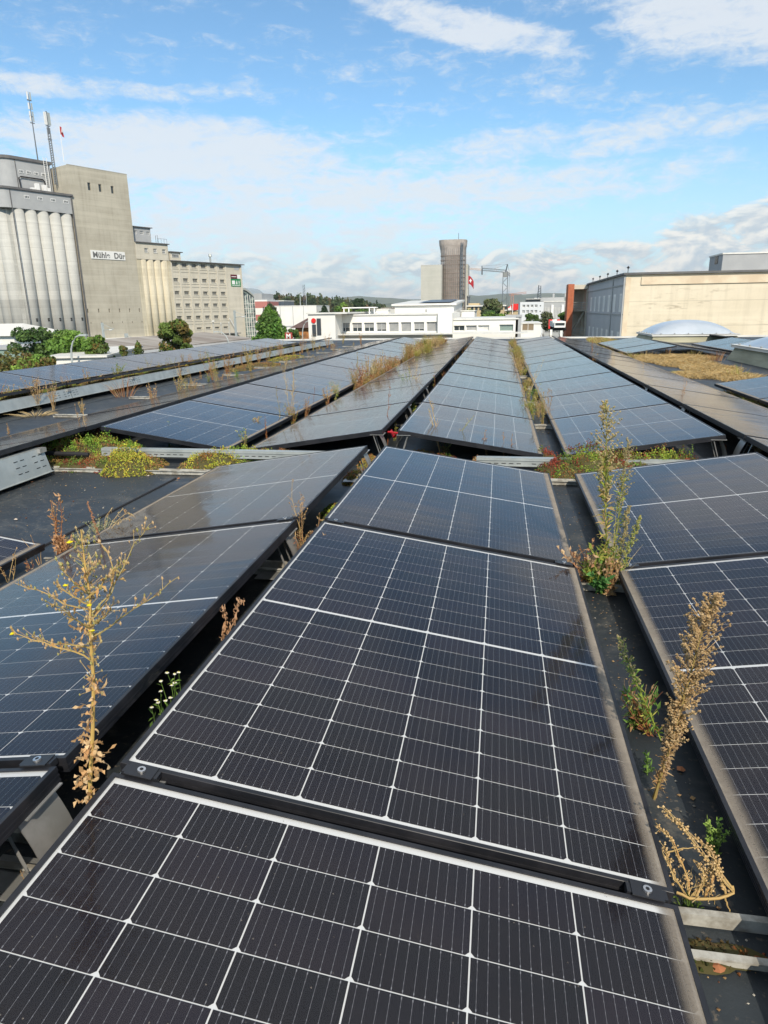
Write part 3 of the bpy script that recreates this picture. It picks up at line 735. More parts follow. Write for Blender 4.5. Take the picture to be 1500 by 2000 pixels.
def flag(loc, h, label, fl, rz=0, droop=True):
    a = thing('flagpole', label, 'flagpole', loc, rz)
    g = MB(); g.tube([(0, 0, 0), (0, 0, h)], [.07, .04], 6); g.build('pole', M_whitew, a)
    g = MB(); n = 8; W_, H_ = fl; vs = []; fs = []
    for i in range(n+1):
        for j in range(n+1):
            u_, v_ = i/n, j/n
            vs.append((u_*W_*.55+.05, .25*math.sin(u_*9+v_*2)*u_, h-.1-v_*H_-u_*u_*W_*.55*(1 if droop else .35)))
    for i in range(n):
        for j in range(n): q = i*(n+1)+j; fs.append((q, q+1, q+n+2, q+n+1))
    g.add(vs, fs); c = g.build('red_cloth', mat('flag_red', (.36, .012, .02), .7), a, smooth=True)
    g = MB(); u_ = .5
    g.box(W_*.20, W_*.30, -.32, -.29, h-H_*.9, h-H_*.45); g.box(W_*.13, W_*.37, -.325, -.295, h-H_*.74, h-H_*.61); g.build('white_cross', M_whitew, c)
flag(L2W(-12.35, .3, 40.0), 6.6, 'limp red flag on a white pole at the corner of the tall mill tower', (1.0, 1.5), MR)

# tall tower
t = thing('mill_tower', 'tall windowless beige concrete mill tower with a white name board', 'tower', L2W(0, 0), MR)
holes = [(-7.9, -7.2, 35.2, 36.7), (-5.35, -4.65, 35.2, 36.7), (-2.4, -1.7, 35.2, 36.7)]
low = [(-11.8+i*2.6, -11.5+i*2.6, 10.4, 11.2) for i in range(6)] + [(-11.4+i*2.6, -11.2+i*2.6, 8.0, 8.4) for i in range(6)]
g = MB(); wall(g, -11.95, 2.0, 3.2, 39.5, holes+low, .5); shell(g, -11.95, 2.0, 0, 16, 3.2, 39.5, front=False)
g.build('tower_wall', M_tower, t)
g = MB(); g.box(-12.0, 2.05, -.05, .25, 39.5, 39.62); g.build('coping', M_silo, t)
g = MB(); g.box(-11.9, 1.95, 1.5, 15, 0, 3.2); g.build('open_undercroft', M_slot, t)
g = MB(); g.box(-14, 12, -1.0, .6, 3.0, 4.9); g.build('canopy', M_white, t)
for h in holes: 
    g = MB(); g.box(h[0], h[1], .3, .34, h[2], h[3]); g.build('window', M_pane, t)
g = MB()
for h in low: g.box(h[0], h[1], .3, .34, h[2], h[3])
g.build('vent_opening', M_pane, t)
s_ = thing('name_board', 'white board with dark letters on the tall mill tower', 'sign', L2W(-9.3, -.02, 21.55), MR)
g = MB(); g.box(0, 8.4, -.12, 0, 0, 1.75); g.build('white_board', mat('sign_white', (.70, .70, .67), .6), s_)
text_mesh('lettering', 'Mühle  Dür', 1.62, mat('letter_grey', (.12, .12, .115), .6), s_, (.42, -.13, .30), ext=.02, bold=.045, sx=.98, space=1.06)

# lower silo with four bays
t = thing('old_silo', 'lower yellow-stained silo with rounded bays and a grey rooftop house', 'silo', L2W(0, 0), MR)
hs = [(4.4+i*2.45, 5.4+i*2.45, 23.6, 24.5) for i in range(3)]
g = MB(); wall(g, 2.05, 11.0, 22.05, 25.6, hs, .3, y=-.12); shell(g, 2.05, 11.0, -.12, 14, 22.05, 25.6, front=False); g.build('upper_wall', M_blk, t)
for h in hs: window(t, h[0], h[2], 1.0, .9, y=-.12, nx=3, nz=2, dep=.15, fr=.08)
g = MB(); g.box(2.05, 11.3, -.5, 14, 25.6, 25.78); g.build('roof_slab', M_roofd, t)
g = MB(); g.box(2.05, 3.2, 0.02, 10, 0, 22.05); g.box(3.2, 10.6, .8, 10, 0, 22.0); g.box(10.6, 11.5, -.05, 10, 0, 22.05); g.build('pier_wall', M_low, t)
me_ = None
for i in range(4):
    if me_ is None: q = MB(); q.cyl(0, 0, 0, 22.0, 1.05, 20); o = q.build('silo_bay', M_low, t); me_ = o.data; [setattr(pl, 'use_smooth', len(pl.vertices) == 4) for pl in me_.polygons]
    else: o = link('silo_bay', me_, t)
    o.location = (3.95+i*1.98, .85, 0)
hs = [(3.4+i*1.75, 4.3+i*1.75, 27.6, 28.35) for i in range(3)]
g = MB(); wall(g, 2.1, 8.0, 25.78, 29.1, hs, .2, y=1.8); shell(g, 2.1, 8.0, 1.8, 9, 25.78, 29.1, front=False); g.build('rooftop_house', M_greycl, t)
g = MB(); g.box(2.05, 8.4, 1.4, 9.2, 29.1, 29.25); g.build('rooftop_roof', M_roofd, t)
for h in hs: window(t, h[0], h[2], .9, .75, y=1.8, nx=3, nz=2, dep=.12, fr=.08, sill=False)
g = MB()
for xx in (8.6, 9.4, 10.2, 11.0): g.tube([(xx, 0, 25.8), (xx, 0, 26.8)], .03, 4)
g.tube([(8.6, 0, 26.8), (11.0, 0, 26.8)], .03, 4); g.tube([(8.3, .5, 25.8), (8.3, .5, 27.4), (8.8, .5, 27.6), (8.8, .5, 25.8)], .05, 5); g.build('roof_railing', M_steel, t)

# warehouse block with six columns of windows
t = thing('mill_warehouse', 'beige concrete mill warehouse with five rows of barred windows', 'building', L2W(0, 0), MR)
rows_ = [(20.75, .95), (17.35, .85), (14.35, .85), (11.45, .85), (8.5, .85)]
hs = [];
for (zz, hh_) in rows_:
    for i in range(6): hs.append((11.75+i*2.95+.0, 11.75+i*2.95+1.55, zz, zz+hh_))
hs2 = [(17.6+i*2.95, 19.2+i*2.95, 6.0, 6.5) for i in range(4)]
g = MB(); wall(g, 11.5, 34.1, 2.5, 22.0, hs+hs2, .35); shell(g, 11.5, 34.1, 0, 14, 2.5, 22.0, front=False); g.build('concrete_wall', M_blk, t)
for h in hs: window(t, h[0], h[2], 1.55, h[3]-h[2], nx=5, nz=1, dep=.22, fr=.07, m_fr=M_blk)
for h in hs2: window(t, h[0], h[2], 1.6, .5, nx=5, dep=.22, fr=.07, m_fr=M_blk)
me_ = None
for i in range(8):
    if me_ is None: q = MB(); q.box(0, .42, -.16, -.005, 2.5, 21.9); o = q.build('pilaster', M_blk, t); me_ = o.data
    else: o = link('pilaster', me_, t)
    o.location = (13.65+i*2.95 if i < 6 else (11.3 if i == 6 else 33.7), 0, 0)
g = MB()
for (zz, hh_) in rows_: g.box(11.6, 29.0, -.10, -.005, zz-1.15, zz-.95); g.box(11.6, 29.0, -.10, -.005, zz-.5, zz-.32)
g.build('string_course', M_blk, t)
g = MB(); g.box(11.2, 34.7, -.8, 14.4, 22.0, 22.18); g.build('roof_slab', M_roofd, t)
g = MB(); g.box(31.7, 33.4, -.03, -.004, 20.7, 21.5); g.build('louvre', M_greycl, t)
g = MB(); g.box(11.6, 14.6, .0, 4, 22.18, 24.0); g.build('stair_head', M_blk, t)
g = MB(); g.box(11.4, 15.1, -.4, 4.3, 24.0, 24.2); g.build('stair_roof', M_roofd, t)
window(t, 12.0, 22.9, 2.0, .75, y=-.2, nx=6, dep=.1, fr=.06, sill=False)
g = MB(); g.cyl(28.2, 5, 22.18, 24.4, .22, 10); g.cyl(28.2, 5, 24.1, 24.8, .5, 10, .3); g.build('roof_vent', M_galv, t)
g = MB(); g.box(20, 31, -1.6, 0, 4.6, 4.8); g.build('canopy', M_roofd, t)
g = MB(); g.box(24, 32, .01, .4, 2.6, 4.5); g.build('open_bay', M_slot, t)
g = MB(); g.tube([(28.0, -.8, 8.6), (30.6, -.8, 4.8)], .10, 5); g.build('conveyor_leg', M_whitew, t)
sg = thing('billboard', 'maroon and white board above a green board at the warehouse corner', 'sign', L2W(30.2, -.02, 16.6), MR)
g = MB(); g.box(0, 2.2, -.1, 0, 1.95, 2.95); g.build('maroon_board', M_maroon, sg)
g = MB(); g.box(2.2, 3.35, -.1, 0, 1.95, 2.95); g.build('white_board', M_whitew, sg)
g = MB(); g.box(0, 3.35, -.1, 0, 0, 1.85); g.build('green_board', M_green, sg)
g = MB(); g.box(.25, 1.3, -.13, -.1, .5, 1.45); g.box(.3, 3.1, -.13, -.1, .15, .27)
for (a, c) in ((1.6, 1.95), (1.95, 2.3)): g.prism([(a, .5), (a+.18, .5), (1.95+.09, 1.5), (1.95-.09, 1.5)], 'y', -.13, -.1)
for j in range(3): g.box(2.5, 3.05, -.13, -.1, .55+j*.35, .7+j*.35)
g.build('white_mark', M_whitew, sg)
g = MB(); g.box(.2, 1.9, -.13, -.1, 2.35, 2.5); g.build('name_line', M_whitew, sg)

# boiler pipes in front of the warehouse
for i, (dx_, hh_, lb) in enumerate(((15.2, 8.2, 'pale round-capped flue left of the two slim ones'), (17.6, 7.6, 'slim white flue in the middle of three before the warehouse'), (20.2, 7.8, 'slim white flue nearest the warehouse corner'))):
    a = thing('flue', lb, 'flue', L2W(dx_, -9, 0), MR, 'flues before the warehouse'); g = MB(); g.cyl(0, 0, 0, hh_, .17, 12); g.build('pipe', M_silo, a)
    g = MB(); g.cyl(0, 0, hh_-.4, hh_+.1, .26 if i else .55, 12, .18); g.build('cap', M_silo, a)

# generic block of four walls placed by two front corners; local x along the front
def block(name, label, cat, p0, p1, depth, h, m_, roof=None, group=None, over=.15, rt_=.25, zg=None):
    p0 = Vector(p0[:2]); p1 = Vector(p1[:2]); dv = p1-p0; rz = math.atan2(dv.y, dv.x); L_ = dv.length
    t = thing(name, label, cat, (p0.x, p0.y, ZG), rz, group)
    g = MB(); shell(g, 0, L_, 0, depth, 0, h); g.build('wall', m_, t)
    if roof is not None: g = MB(); g.box(-over, L_+over, -over, depth+over, h+.002, h+rt_); g.build('roof', roof, t)
    return t, L_

# sheds below the mill
t, L_ = block('left_shed', 'white low building with a shallow pale roof at the left edge', 'shed', (-83.577, 92.0, -5.114), (-70.207, 92.0, -5.161), 14, 7.1, M_white)
g = MB(); g.add([(-.5, -.6, 7.1), (L_+.6, -.6, 7.1), (L_-2.5, 6, 8.8), (-.5, 6, 8.8), (L_+.6, 14, 7.1), (-.5, 14, 7.1)], [(0, 1, 2, 3), (3, 2, 4, 5), (1, 4, 2), (0, 5, 4, 1)]); g.build('roof', mat('pale_roof', (.62, .61, .57), .7), t)
window(t, L_-2.4, 5.6, 1.0, .55, y=-.16, nx=3, dep=.14)
def gable(name, label, a, b_, depth, h, rise, m_, m_r, over=.6):
    p0 = Vector(a[:2]); p1 = Vector(b_[:2]); dv = p1-p0; rz = math.atan2(dv.y, dv.x); L_ = dv.length
    t = thing(name, label, 'shed', (p0.x, p0.y, ZG), rz)
    g = MB(); g.add([(0, 0, 0), (L_, 0, 0), (L_, depth, 0), (0, depth, 0), (0, 0, h), (L_, 0, h), (L_, depth, h), (0, depth, h), (0, depth/2, h+rise), (L_, depth/2, h+rise)],
                    [(0, 1, 5, 4), (2, 3, 7, 6), (1, 2, 6, 9, 5), (3, 0, 4, 8, 7)]); g.build('wall', m_, t)
    g = MB(); o_ = over; k = rise/(depth/2)
    for s_ in (0, 1):
        ya, yb = (-o_, depth/2) if s_ == 0 else (depth+o_, depth/2)
        za, zb = h-o_*k+.01, h+rise+.01
        g.add([(-o_, ya, za), (L_+o_, ya, za), (L_+o_, yb, zb), (-o_, yb, zb), (-o_, ya, za+.18), (L_+o_, ya, za+.18), (L_+o_, yb, zb+.18), (-o_, yb, zb+.18)], [(4, 5, 6, 7), (0, 3, 2, 1), (0, 1, 5, 4), (1, 2, 6, 5), (3, 0, 4, 7)])
    g.build('roof', m_r, t)
    return t, L_
sa = (-33.984, 62.0, -2.765); sb = (-32.488, 88.0, -4.35)
t, L_ = gable('brown_roof_shed', 'long white shed with a weathered brown sheet roof below the warehouse', sa, sb, 13, 6.5, .75, M_white, M_brown)
g = MB(); g.box(L_*.62, L_*.62+1.4, 4.5, 5.6, 7.2, 8.7); g.build('chimney', M_tower, t)
g = MB(); g.box(-.62, L_+.62, -.64, -.602, 6.25, 6.5); g.build('white_fascia', M_whitew, t)
g = MB(); g.box(L_*.30, L_*.30+.9, -.03, -.004, 4.6, 5.8); g.build('red_poster', M_redp, t)
t, L_ = block('platform_wall', 'long low white wall slanting behind the street lamp', 'wall', (-27.993, 46.0, -2.749), (-32.726, 60.0, -2.649), 4, 6.9, M_white, M_cope, over=.25, rt_=.14)
t, L_ = block('platform', 'grey-green station platform in the shadow of the mill', 'platform', (-62.076, 100.0, -4.938), (-61.221, 112.0, -5.671), 8, 5.2, mat('platform_green', (.22, .30, .26), .7), M_greycl, over=.3, rt_=.3)
t, L_ = block('green_platform', 'dull green low platform at the far left behind the bushes', 'platform', (-63.866, 75.0, -4.031), (-56.486, 75.0, -4.057), 8, 6.0, mat('platform_green', (.2, .2, .2)), M_greycl, over=.2, rt_=.3)

# white building with the round-dotted emblem
YW = 60
def X(px_): return px_
A0 = (-14.912, 60.0, -0.936); A1 = (-13.708, 60.0, -0.948); B0 = (-13.998, 63.0, -1.042); B1 = (-4.753, 63.0, -1.129); C1 = (-3.453, 62.5, -1.125); D1 = (2.439, 66.0, -1.293)
zr_ = (-14.375, 60.0, 0.67)[2]-ZG; zs_ = (-9.302, 63.0, 0.49)[2]-ZG
t, L_ = block('emblem_building', 'white flat-roofed block carrying a red dot and two dark bars', 'building', A0, (-13.355, 60.0, -0.951), 16, zr_, M_white, None)
g = MB(); g.box(-.1, L_+.7, -.15, 16, zr_+.002, zr_+.14); g.build('roof_edge', M_cope, t)
k_ = (A1[0]-A0[0])/25.5                                 # metres per pixel of the original measuring
e_ = thing('emblem', 'emblem of a red disc over a dark bar beside a taller dark bar', 'emblem', (A0[0]-(-0)*k_, A0[1]-.02, ZG))
def emb(px_, py_): return ((px_-603)*k_*1.0, zr_-(py_-613.5)*k_)
# the block is 33 px wide in the measure: its left part runs from 603 to 663
e_.location = ((-16.195, 60.0, -0.924)[0], (-16.195, 60.0, -0.924)[1]-.03, ZG)
g = MB()
cx_, cz_ = emb(614, 625); n = 28
g.prism([(cx_+4.5*k_*math.cos(TAU*i/n), cz_+4.5*k_*math.sin(TAU*i/n)) for i in range(n)], 'y', -.08, 0); g.build('red_disc', M_redp, e_)
g = MB(); a, c = emb(610.8, 632), emb(618, 653); g.box(a[0], c[0], -.08, 0, c[1], a[1]); g.build('short_bar', M_char, e_)
g = MB(); a, c = emb(620.2, 621), emb(628, 651); g.box(a[0], c[0], -.08, 0, c[1], a[1]); g.build('tall_bar', M_char, e_)
t.location = ((-16.195, 60.0, -0.924)[0], (-16.195, 60.0, -0.924)[1], ZG); 
for ch in t.children:
    pass
t2_w = ((-13.708, 60.0, -0.948)[0]-(-16.195, 60.0, -0.924)[0])/L_
for ch in t.children: ch.scale = (t2_w, 1, 1)
# main wing with eight windows
def px2(x): return (x-664)*(B1[0]-B0[0])/(856-664)
wz = lambda y: zs_-(y-615.5)*(B1[0]-B0[0])/(856-664)
wins = [(663.8, 684), (687.6, 707.8), (711, 731.6), (735.3, 755.8), (759.5, 779.7), (783, 804), (808, 829), (832.5, 853.7)]
t = thing('white_office', 'long low white building with a band of eight shuttered windows', 'building', (B0[0], B0[1], ZG))
hs = [(px2(a)+.05, px2(b_), wz(645.8), wz(628.8)) for a, b_ in wins]; LB = px2(856)
g = MB(); wall(g, 0, LB, 0, zs_, hs, .3); shell(g, 0, LB, 0, 18, 0, zs_, front=False); g.build('wall', M_white, t)
g = MB(); g.box(-.1, LB, -.12, 18, zs_+.002, zs_+.12); g.build('roof_edge', M_cope, t)
g = MB(); g.box(-.1, LB+8, -2.2, -.1, wz(650.5), wz(648.5)); g.build('ledge', M_cope, t)
for i, h in enumerate(hs):
    shut = i in (4, 5, 7)
    o = window(t, h[0], h[2], h[1]-h[0], h[3]-h[2], nx=1 if shut else 2, dep=.2, fr=.05, m_gl=M_panel_ if shut else M_pane, sill=False)
    g = MB(); nsl = 9 if shut else (5 if i in (0, 1, 2) else 7)
    for j in range(nsl): zz = (h[3]-h[2])*(1-(j+.5)/9); g.box(.05, h[1]-h[0]-.05, -.012, -.004, zz-.035, zz+.035)
    g.build('blind_slat', M_panel_, o)
g = MB(); zt_2 = wz(612.5); g.box(LB+.0, (C1[0]-B0[0]), -.5, 12, 0, zt_2); g.build('blank_bay', M_white, t)
# upper hall
hx0 = (-10.108, 72.0, 1.222)[0]-B0[0]; hx1 = (-3.96, 72.0, 1.129)[0]-B0[0]; zfr = (-6.933, 72.0, 1.327)[2]-ZG; zbk = (-8.723, 89.0, 1.877)[2]-ZG
g = MB(); g.prism([(9, zs_-1), (26, zs_-1), (26, zbk-.1), (9, zfr-.02)], 'x', hx0, hx1); g.build('upper_hall', M_white, t)
g = MB(); zz = zfr; rs_ = zbk-zfr; g.add([(hx0-.3, 8.7, zz+.02), (hx1+.3, 8.7, zz+.02), (hx1+.3, 26, zz+rs_), (hx0-.3, 26, zz+rs_), (hx0-.3, 8.7, zz+.2), (hx1+.3, 8.7, zz+.2), (hx1+.3, 26, zz+rs_+.2), (hx0-.3, 26, zz+rs_+.2)], [(4, 5, 6, 7), (0, 1, 5, 4), (1, 2, 6, 5), (3, 0, 4, 7), (0, 3, 2, 1)]); g.build('hall_roof', M_cope, t)
g = MB(); g.add([(hx0+2.4, 10.0, zz+.3+rs_*.08), (hx1-.4, 10.0, zz+.3+rs_*.08), (hx1-.4, 24, zz+.3+rs_*.88), (hx0+2.4, 24, zz+.3+rs_*.88)], [(0, 1, 2, 3)]); g.build('hall_solar_array', mat('dark_solar', (.02, .022, .03), .3), t)
g = MB(); xh_ = (-6.879, 72.0, 1.173)[0]-B0[0]; g.box(xh_, xh_+.17, 8.94, 8.99, zfr-.62, zfr-.35); g.build('hall_window', M_panel_, t)
# right wing
t = thing('white_side_wing', 'lower white wing with three small windows and a grey-green door', 'building', (C1[0], C1[1]+1.5, ZG))
kk = (D1[0]-C1[0])/(1010-883); zt3 = (-0.894, 64.0, -0.037)[2]-ZG
def qx(x): return (x-883)*kk
def qz(y): return zt3-(y-624.5)*kk
hs = [(qx(884), qx(905.5), qz(645.5), qz(635)), (qx(908.5), qx(929.5), qz(645.5), qz(635)), (qx(932.5), qx(954), qz(645.5), qz(635)), (qx(974), qx(1001), qz(647), qz(634))]
g = MB(); wall(g, 0, qx(1010), 0, zt3, hs, .25); shell(g, 0, qx(1010), 0, 14, 0, zt3, front=False); g.build('wall', M_white, t)
g = MB(); g.box(-.05, qx(1011), -.12, 14, zt3+.002, zt3+.14); g.build('roof_edge', M_cope, t)
for i, h in enumerate(hs): window(t, h[0], h[2], h[1]-h[0], h[3]-h[2], nx=2 if i == 0 else 1, dep=.18, fr=.05, m_gl=(M_pane, M_panel_, M_cope, M_greydoor)[i], sill=False)
t, L_ = block('white_cube', 'small white cube of a building behind the side wing', 'building', (-3.452, 78.0, -1.071), (-2.023, 78.0, -1.086), 8, (-3.484, 78.0, 0.697)[2]-ZG, M_white, M_cope, over=.1, rt_=.1)
t, L_ = block('low_white_annex', 'low white annex with a brown shutter before the white tower block', 'building', (2.791, 70.0, -1.426), (4.843, 70.0, -1.446), 8, (2.755, 70.0, -0.563)[2]-ZG, M_white, M_cope, over=.1, rt_=.1)
window(t, .2, (2.783, 70.0, -1.228)[2]-ZG, L_*.58, .75, y=-.2, nx=2, dep=.15, fr=.05, m_gl=mat('brown_shutter', (.22, .17, .11)), sill=False)
a = thing('roof_frame', 'small white open frame standing on the office roof', 'frame', (-14.721, 68.0, 0.544))
g = MB()
for xx in (0, .5, 2.6, 3.1): g.box(xx, xx+.1, 0, .1, 0, .62)
g.box(-.1, 3.3, -.05, 1.2, .62, .72); g.build('steel_frame', M_whitew, a)
a = thing('roof_box', 'low white louvred box on the office roof', 'roof unit', (-12.08, 69.0, 0.55)); g = MB(); g.box(0, 1.75, 0, 1.5, -.3, .45); g.box(-.1, 1.85, -.1, 1.6, .45, .52); g.box(.2, .7, -.03, -.003, .1, .38); g.box(.95, 1.5, -.03, -.003, .1, .38); g.build('unit', M_white, a)
a = thing('concrete_post', 'grey concrete post at the right end of the white wing', 'post', (2.481, 64.0, -1.229)); g = MB(); g.box(-.25, .25, 0, .5, -6, 1.4); g.build('shaft', M_greycl, a); g = MB(); g.box(-1.2, .3, -.1, .6, 1.4, 1.6); g.build('head', M_greycl, a)

# concrete slab blocks and the scaffolded tower far behind
YT = 230
zt = (-19.182, 230.0, 22.333)[2]-ZG; zb1 = (-24.584, 227.0, 14.375)[2]-ZG; xa = (-18.642, 230.0, 8.06)[0]; xb = (-11.111, 230.0, 7.913)[0]
block('concrete_slab_tower', 'pale concrete high block directly left of the scaffolded tower', 'tower', (-24.569, 227.0, 1.774), (-17.918, 227.0, 1.674), 14, zb1, conc('pale_slab', (.42, .42, .37), (.47, .46, .41), streak=.15), M_silo, over=0, rt_=.3)
block('concrete_stair_tower', 'slim pale concrete block showing right of the scaffolded tower', 'tower', (-12.528, 243.0, 1.627), (-10.337, 243.0, 1.594), 12, (-11.911, 243.0, 15.3)[2]-ZG, MATS['pale_slab'], M_silo, over=0, rt_=.3)
t = thing('scaffolded_tower', 'round-topped tower wrapped in brown scaffolding and netting', 'tower', ((xa+xb)/2, YT+5, ZG))
rw = (xb-xa)/2; g = MB()
def sq(hw, r=1.4, n=4):
    o_ = []
    for (sx, sy, a0) in ((1, 1, 0), (-1, 1, 1), (-1, -1, 2), (1, -1, 3)):
        for i in range(n+1): a = (a0+i/n)*math.pi/2; o_.append((sx*(hw-r)+r*math.cos(a), sy*(hw-r)+r*math.sin(a)))
    return o_
g.prism(sq(rw-1.1, 2.4), 'z', 0, zt-1.5); g.build('tower_core', mat('weathered_brown_tower', (.30, .20, .14), .9, 0, (.40, .30, .23), .25, detail=7), t)
def _net(k, p, v, tc):
    x, y, z = k.xyz(tc); n1 = k.noise(tc, .35, 6, .6)
    tr = k.n('ShaderNodeBsdfTransparent'); mx = k.n('ShaderNodeMixShader'); k.put(mx.inputs[0], k.ramp(n1, .3, .7, .45, .70))
    t_ = k.t; t_.links.new(tr.outputs[0], mx.inputs[1]); t_.links.new(p.outputs[0], mx.inputs[2]); t_.links.new(mx.outputs[0], t_.nodes['Material Output'].inputs[0])
M_net = mat('scaffold_net', (.40, .345, .30), .9, fn=_net)
g = MB(); o1 = sq(rw+.15, 2.8); vs = [(x, y, 2) for x, y in o1]+[(x, y, zt-4.2) for x, y in o1]; n = len(o1)
g.add(vs, [(i, (i+1) % n, n+(i+1) % n, n+i) for i in range(n)]); g.build('netting', M_net, t)
g = MB(); hlev = [(zt-4.6, rw+.15), (zt-3.0, rw+.30), (zt-1.6, rw+.6), (zt, rw+.75)]
for j in range(3):
    o1, o2 = sq(hlev[j][1], 2.8), sq(hlev[j+1][1], 2.8)
    g.add([(x, y, hlev[j][0]) for x, y in o1]+[(x, y, hlev[j+1][0]) for x, y in o2], [(i, (i+1) % n, n+(i+1) % n, n+i) for i in range(n)])
g.build('flared_netting', mat('top_netting', (.43, .385, .35), .9, 0, (.34, .30, .27), .8), t)
M_scaf = mat('scaffold_tube', (.24, .23, .23), .5, .4); M_plank = mat('scaffold_plank', (.26, .21, .18), .8)
nl = 19; me_ = None
for i in range(nl):
    zz = 2.5+i*(zt-6)/nl
    if me_ is None:
        q = MB(); o1, o2 = sq(rw+.25, 2.8), sq(rw-.7, 2.0)
        q.add([(x, y, 0) for x, y in o1]+[(x, y, .24) for x, y in o1]+[(x, y, 0) for x, y in o2]+[(x, y, .24) for x, y in o2],
              [(k, (k+1) % n, n+(k+1) % n, n+k) for k in range(n)]+[(n+k, n+(k+1) % n, 3*n+(k+1) % n, 3*n+k) for k in range(n)]+[(k, 2*n+k, 2*n+(k+1) % n, (k+1) % n) for k in range(n)])
        o = q.build('scaffold_deck', M_plank, t); me_ = o.data
    else: o = link('scaffold_deck', me_, t)
    o.location = (0, 0, zz)
me_ = None
for i in range(9):
    for s_ in (-1, 1):
        if me_ is None: q = MB(); q.tube([(0, 0, 0), (0, 0, zt-2.0)], .075, 4); o = q.build('scaffold_pole', M_scaf, t); me_ = o.data
        else: o = link('scaffold_pole', me_, t)
        o.location = ((-rw+1.2)+i*(2*rw-2.4)/8, s_*(rw+.3), 0) if s_ < 0 or i % 4 else ((rw+.3), (-rw+1)+i*(2*rw-2)/8, 0)
g = MB(); g.tube([(rw*.75, -rw-.6, 0), (rw*.75, -rw-.6, zt-1)], .16, 4); g.tube([(rw*.9, -rw-.6, 0), (rw*.9, -rw-.6, zt-1)], .16, 4)
for i in range(28): g.tube([(rw*.75, -rw-.6, i*zt/29), (rw*.9, -rw-.6, (i+1)*zt/29)], .08, 3)
g.build('hoist_mast', M_steel, t)
g = MB(); g.tube([(rw*.45, 0, zt-2), (rw*.45, 0, zt+2.3)], .09, 4); g.build('lightning_rod', M_steel, t)
flag((xb+1.6, YT-3, (-10.319, 227.0, 8.429)[2]-3.2), 6.0, 'red flag with a white cross hanging beside the scaffolded tower', (3.2, 2.4))

# tower crane
cx0 = (2.379, 265.0, 1.45); zc = (1.94, 265.0, 13.674)[2]-ZG; kx = (2.566, 265.0, 1.448)[0]-cx0[0]
t = thing('tower_crane', 'grey lattice tower crane with its jib reaching left behind the tower', 'crane', (cx0[0], cx0[1], ZG))
g = MB(); r_ = .85
for sx in (-1, 1):
    for sy in (-1, 1): g.tube([(sx*r_, sy*r_, 0), (sx*r_, sy*r_, zc)], .13, 4)
n = int(zc/1.7)
for i in range(n):
    z1, z2 = i*zc/n, (i+1)*zc/n; s_ = 1 if i % 2 else -1
    for sy in (-r_, r_): g.tube([(-s_*r_, sy, z1), (s_*r_, sy, z2)], .07, 3)
    for sx in (-r_, r_): g.tube([(sx, -s_*r_, z1), (sx, s_*r_, z2)], .07, 3)
g.build('mast', M_steel, t)
g = MB(); g.box(-.9, .9, -.9, .9, zc-1.6, zc); g.build('slewing_cab', mat('crane_cab', (.22, .23, .22), .5), t)
def lat(g, p, q, r0, n, rad=.1):
    p, q = Vector(p), Vector(q); d_ = (q-p)/n; upv = Vector((0, 0, r0))
    for o_ in (upv*0, upv): g.tube([p+o_, q+o_], rad, 4)
    for i in range(n): g.tube([p+d_*i, p+d_*(i+.5)+upv, p+d_*(i+1)], rad*.6, 3)
g = MB(); lat(g, (0, 0, zc), ((938-985)*kx, 0, zc+.9), .8, 18); g.build('jib', M_steel, t)
g = MB(); lat(g, ((938-985)*kx, 0, zc+.9), ((845-985)*kx, 0, zc+2.6), .45, 26, .06); g.build('jib_tip', mat('jib_orange', (.50, .30, .19), .6), t)
g = MB(); lat(g, (0, 0, zc), (9*kx, 0, zc-1.4), .8, 5, .1); g.build('counter_jib', M_steel, t)
g = MB(); g.tube([(0, 0, zc), (3.5*kx, 0, zc+15*kx)], .22, 4); g.tube([((940-985)*kx, 0, zc+.5), ((939-985)*kx, 0, zc+13*kx)], .18, 4); g.box((938-985)*kx, (941-985)*kx, -.5, .5, zc-.6, zc+1.2); g.build('a_frame', M_steel, t)
g = MB()
for q in (((940-985)*kx, zc+13*kx), ((960-985)*kx, zc+1.2), (9*kx, zc-1.0)): g.tube([(3.5*kx, 0, zc+15*kx), (q[0], 0, q[1])], .045, 3)
g.tube([(8*kx, 0, zc-1.4), (8*kx, 0, zc-22)], .05, 3); g.build('cable', M_steel, t)
t = thing('second_crane', 'small pale orange crane mast far behind the tree', 'crane', ((7.77, 420.0, 1.704)[0], 420, ZG))
g = MB(); h = (3.088, 420.0, 8.373)[2]-ZG; lat(g, (-.6, 0, h), (.6, 0, h), .5, 2, .12)
for sx in (-.7, .7): g.tube([(sx, 0, 0), (sx, 0, h)], .14, 4)
for i in range(14): g.tube([(-.7, 0, i*h/14), (.7, 0, (i+1)*h/14)], .09, 3)
g.build('mast', mat('crane_orange', (.55, .28, .20), .6), t)
g = MB(); lat(g, (-2.0, 0, h), (8, 0, h+1), .8, 6, .1); g.build('jib', MATS['crane_orange'], t)

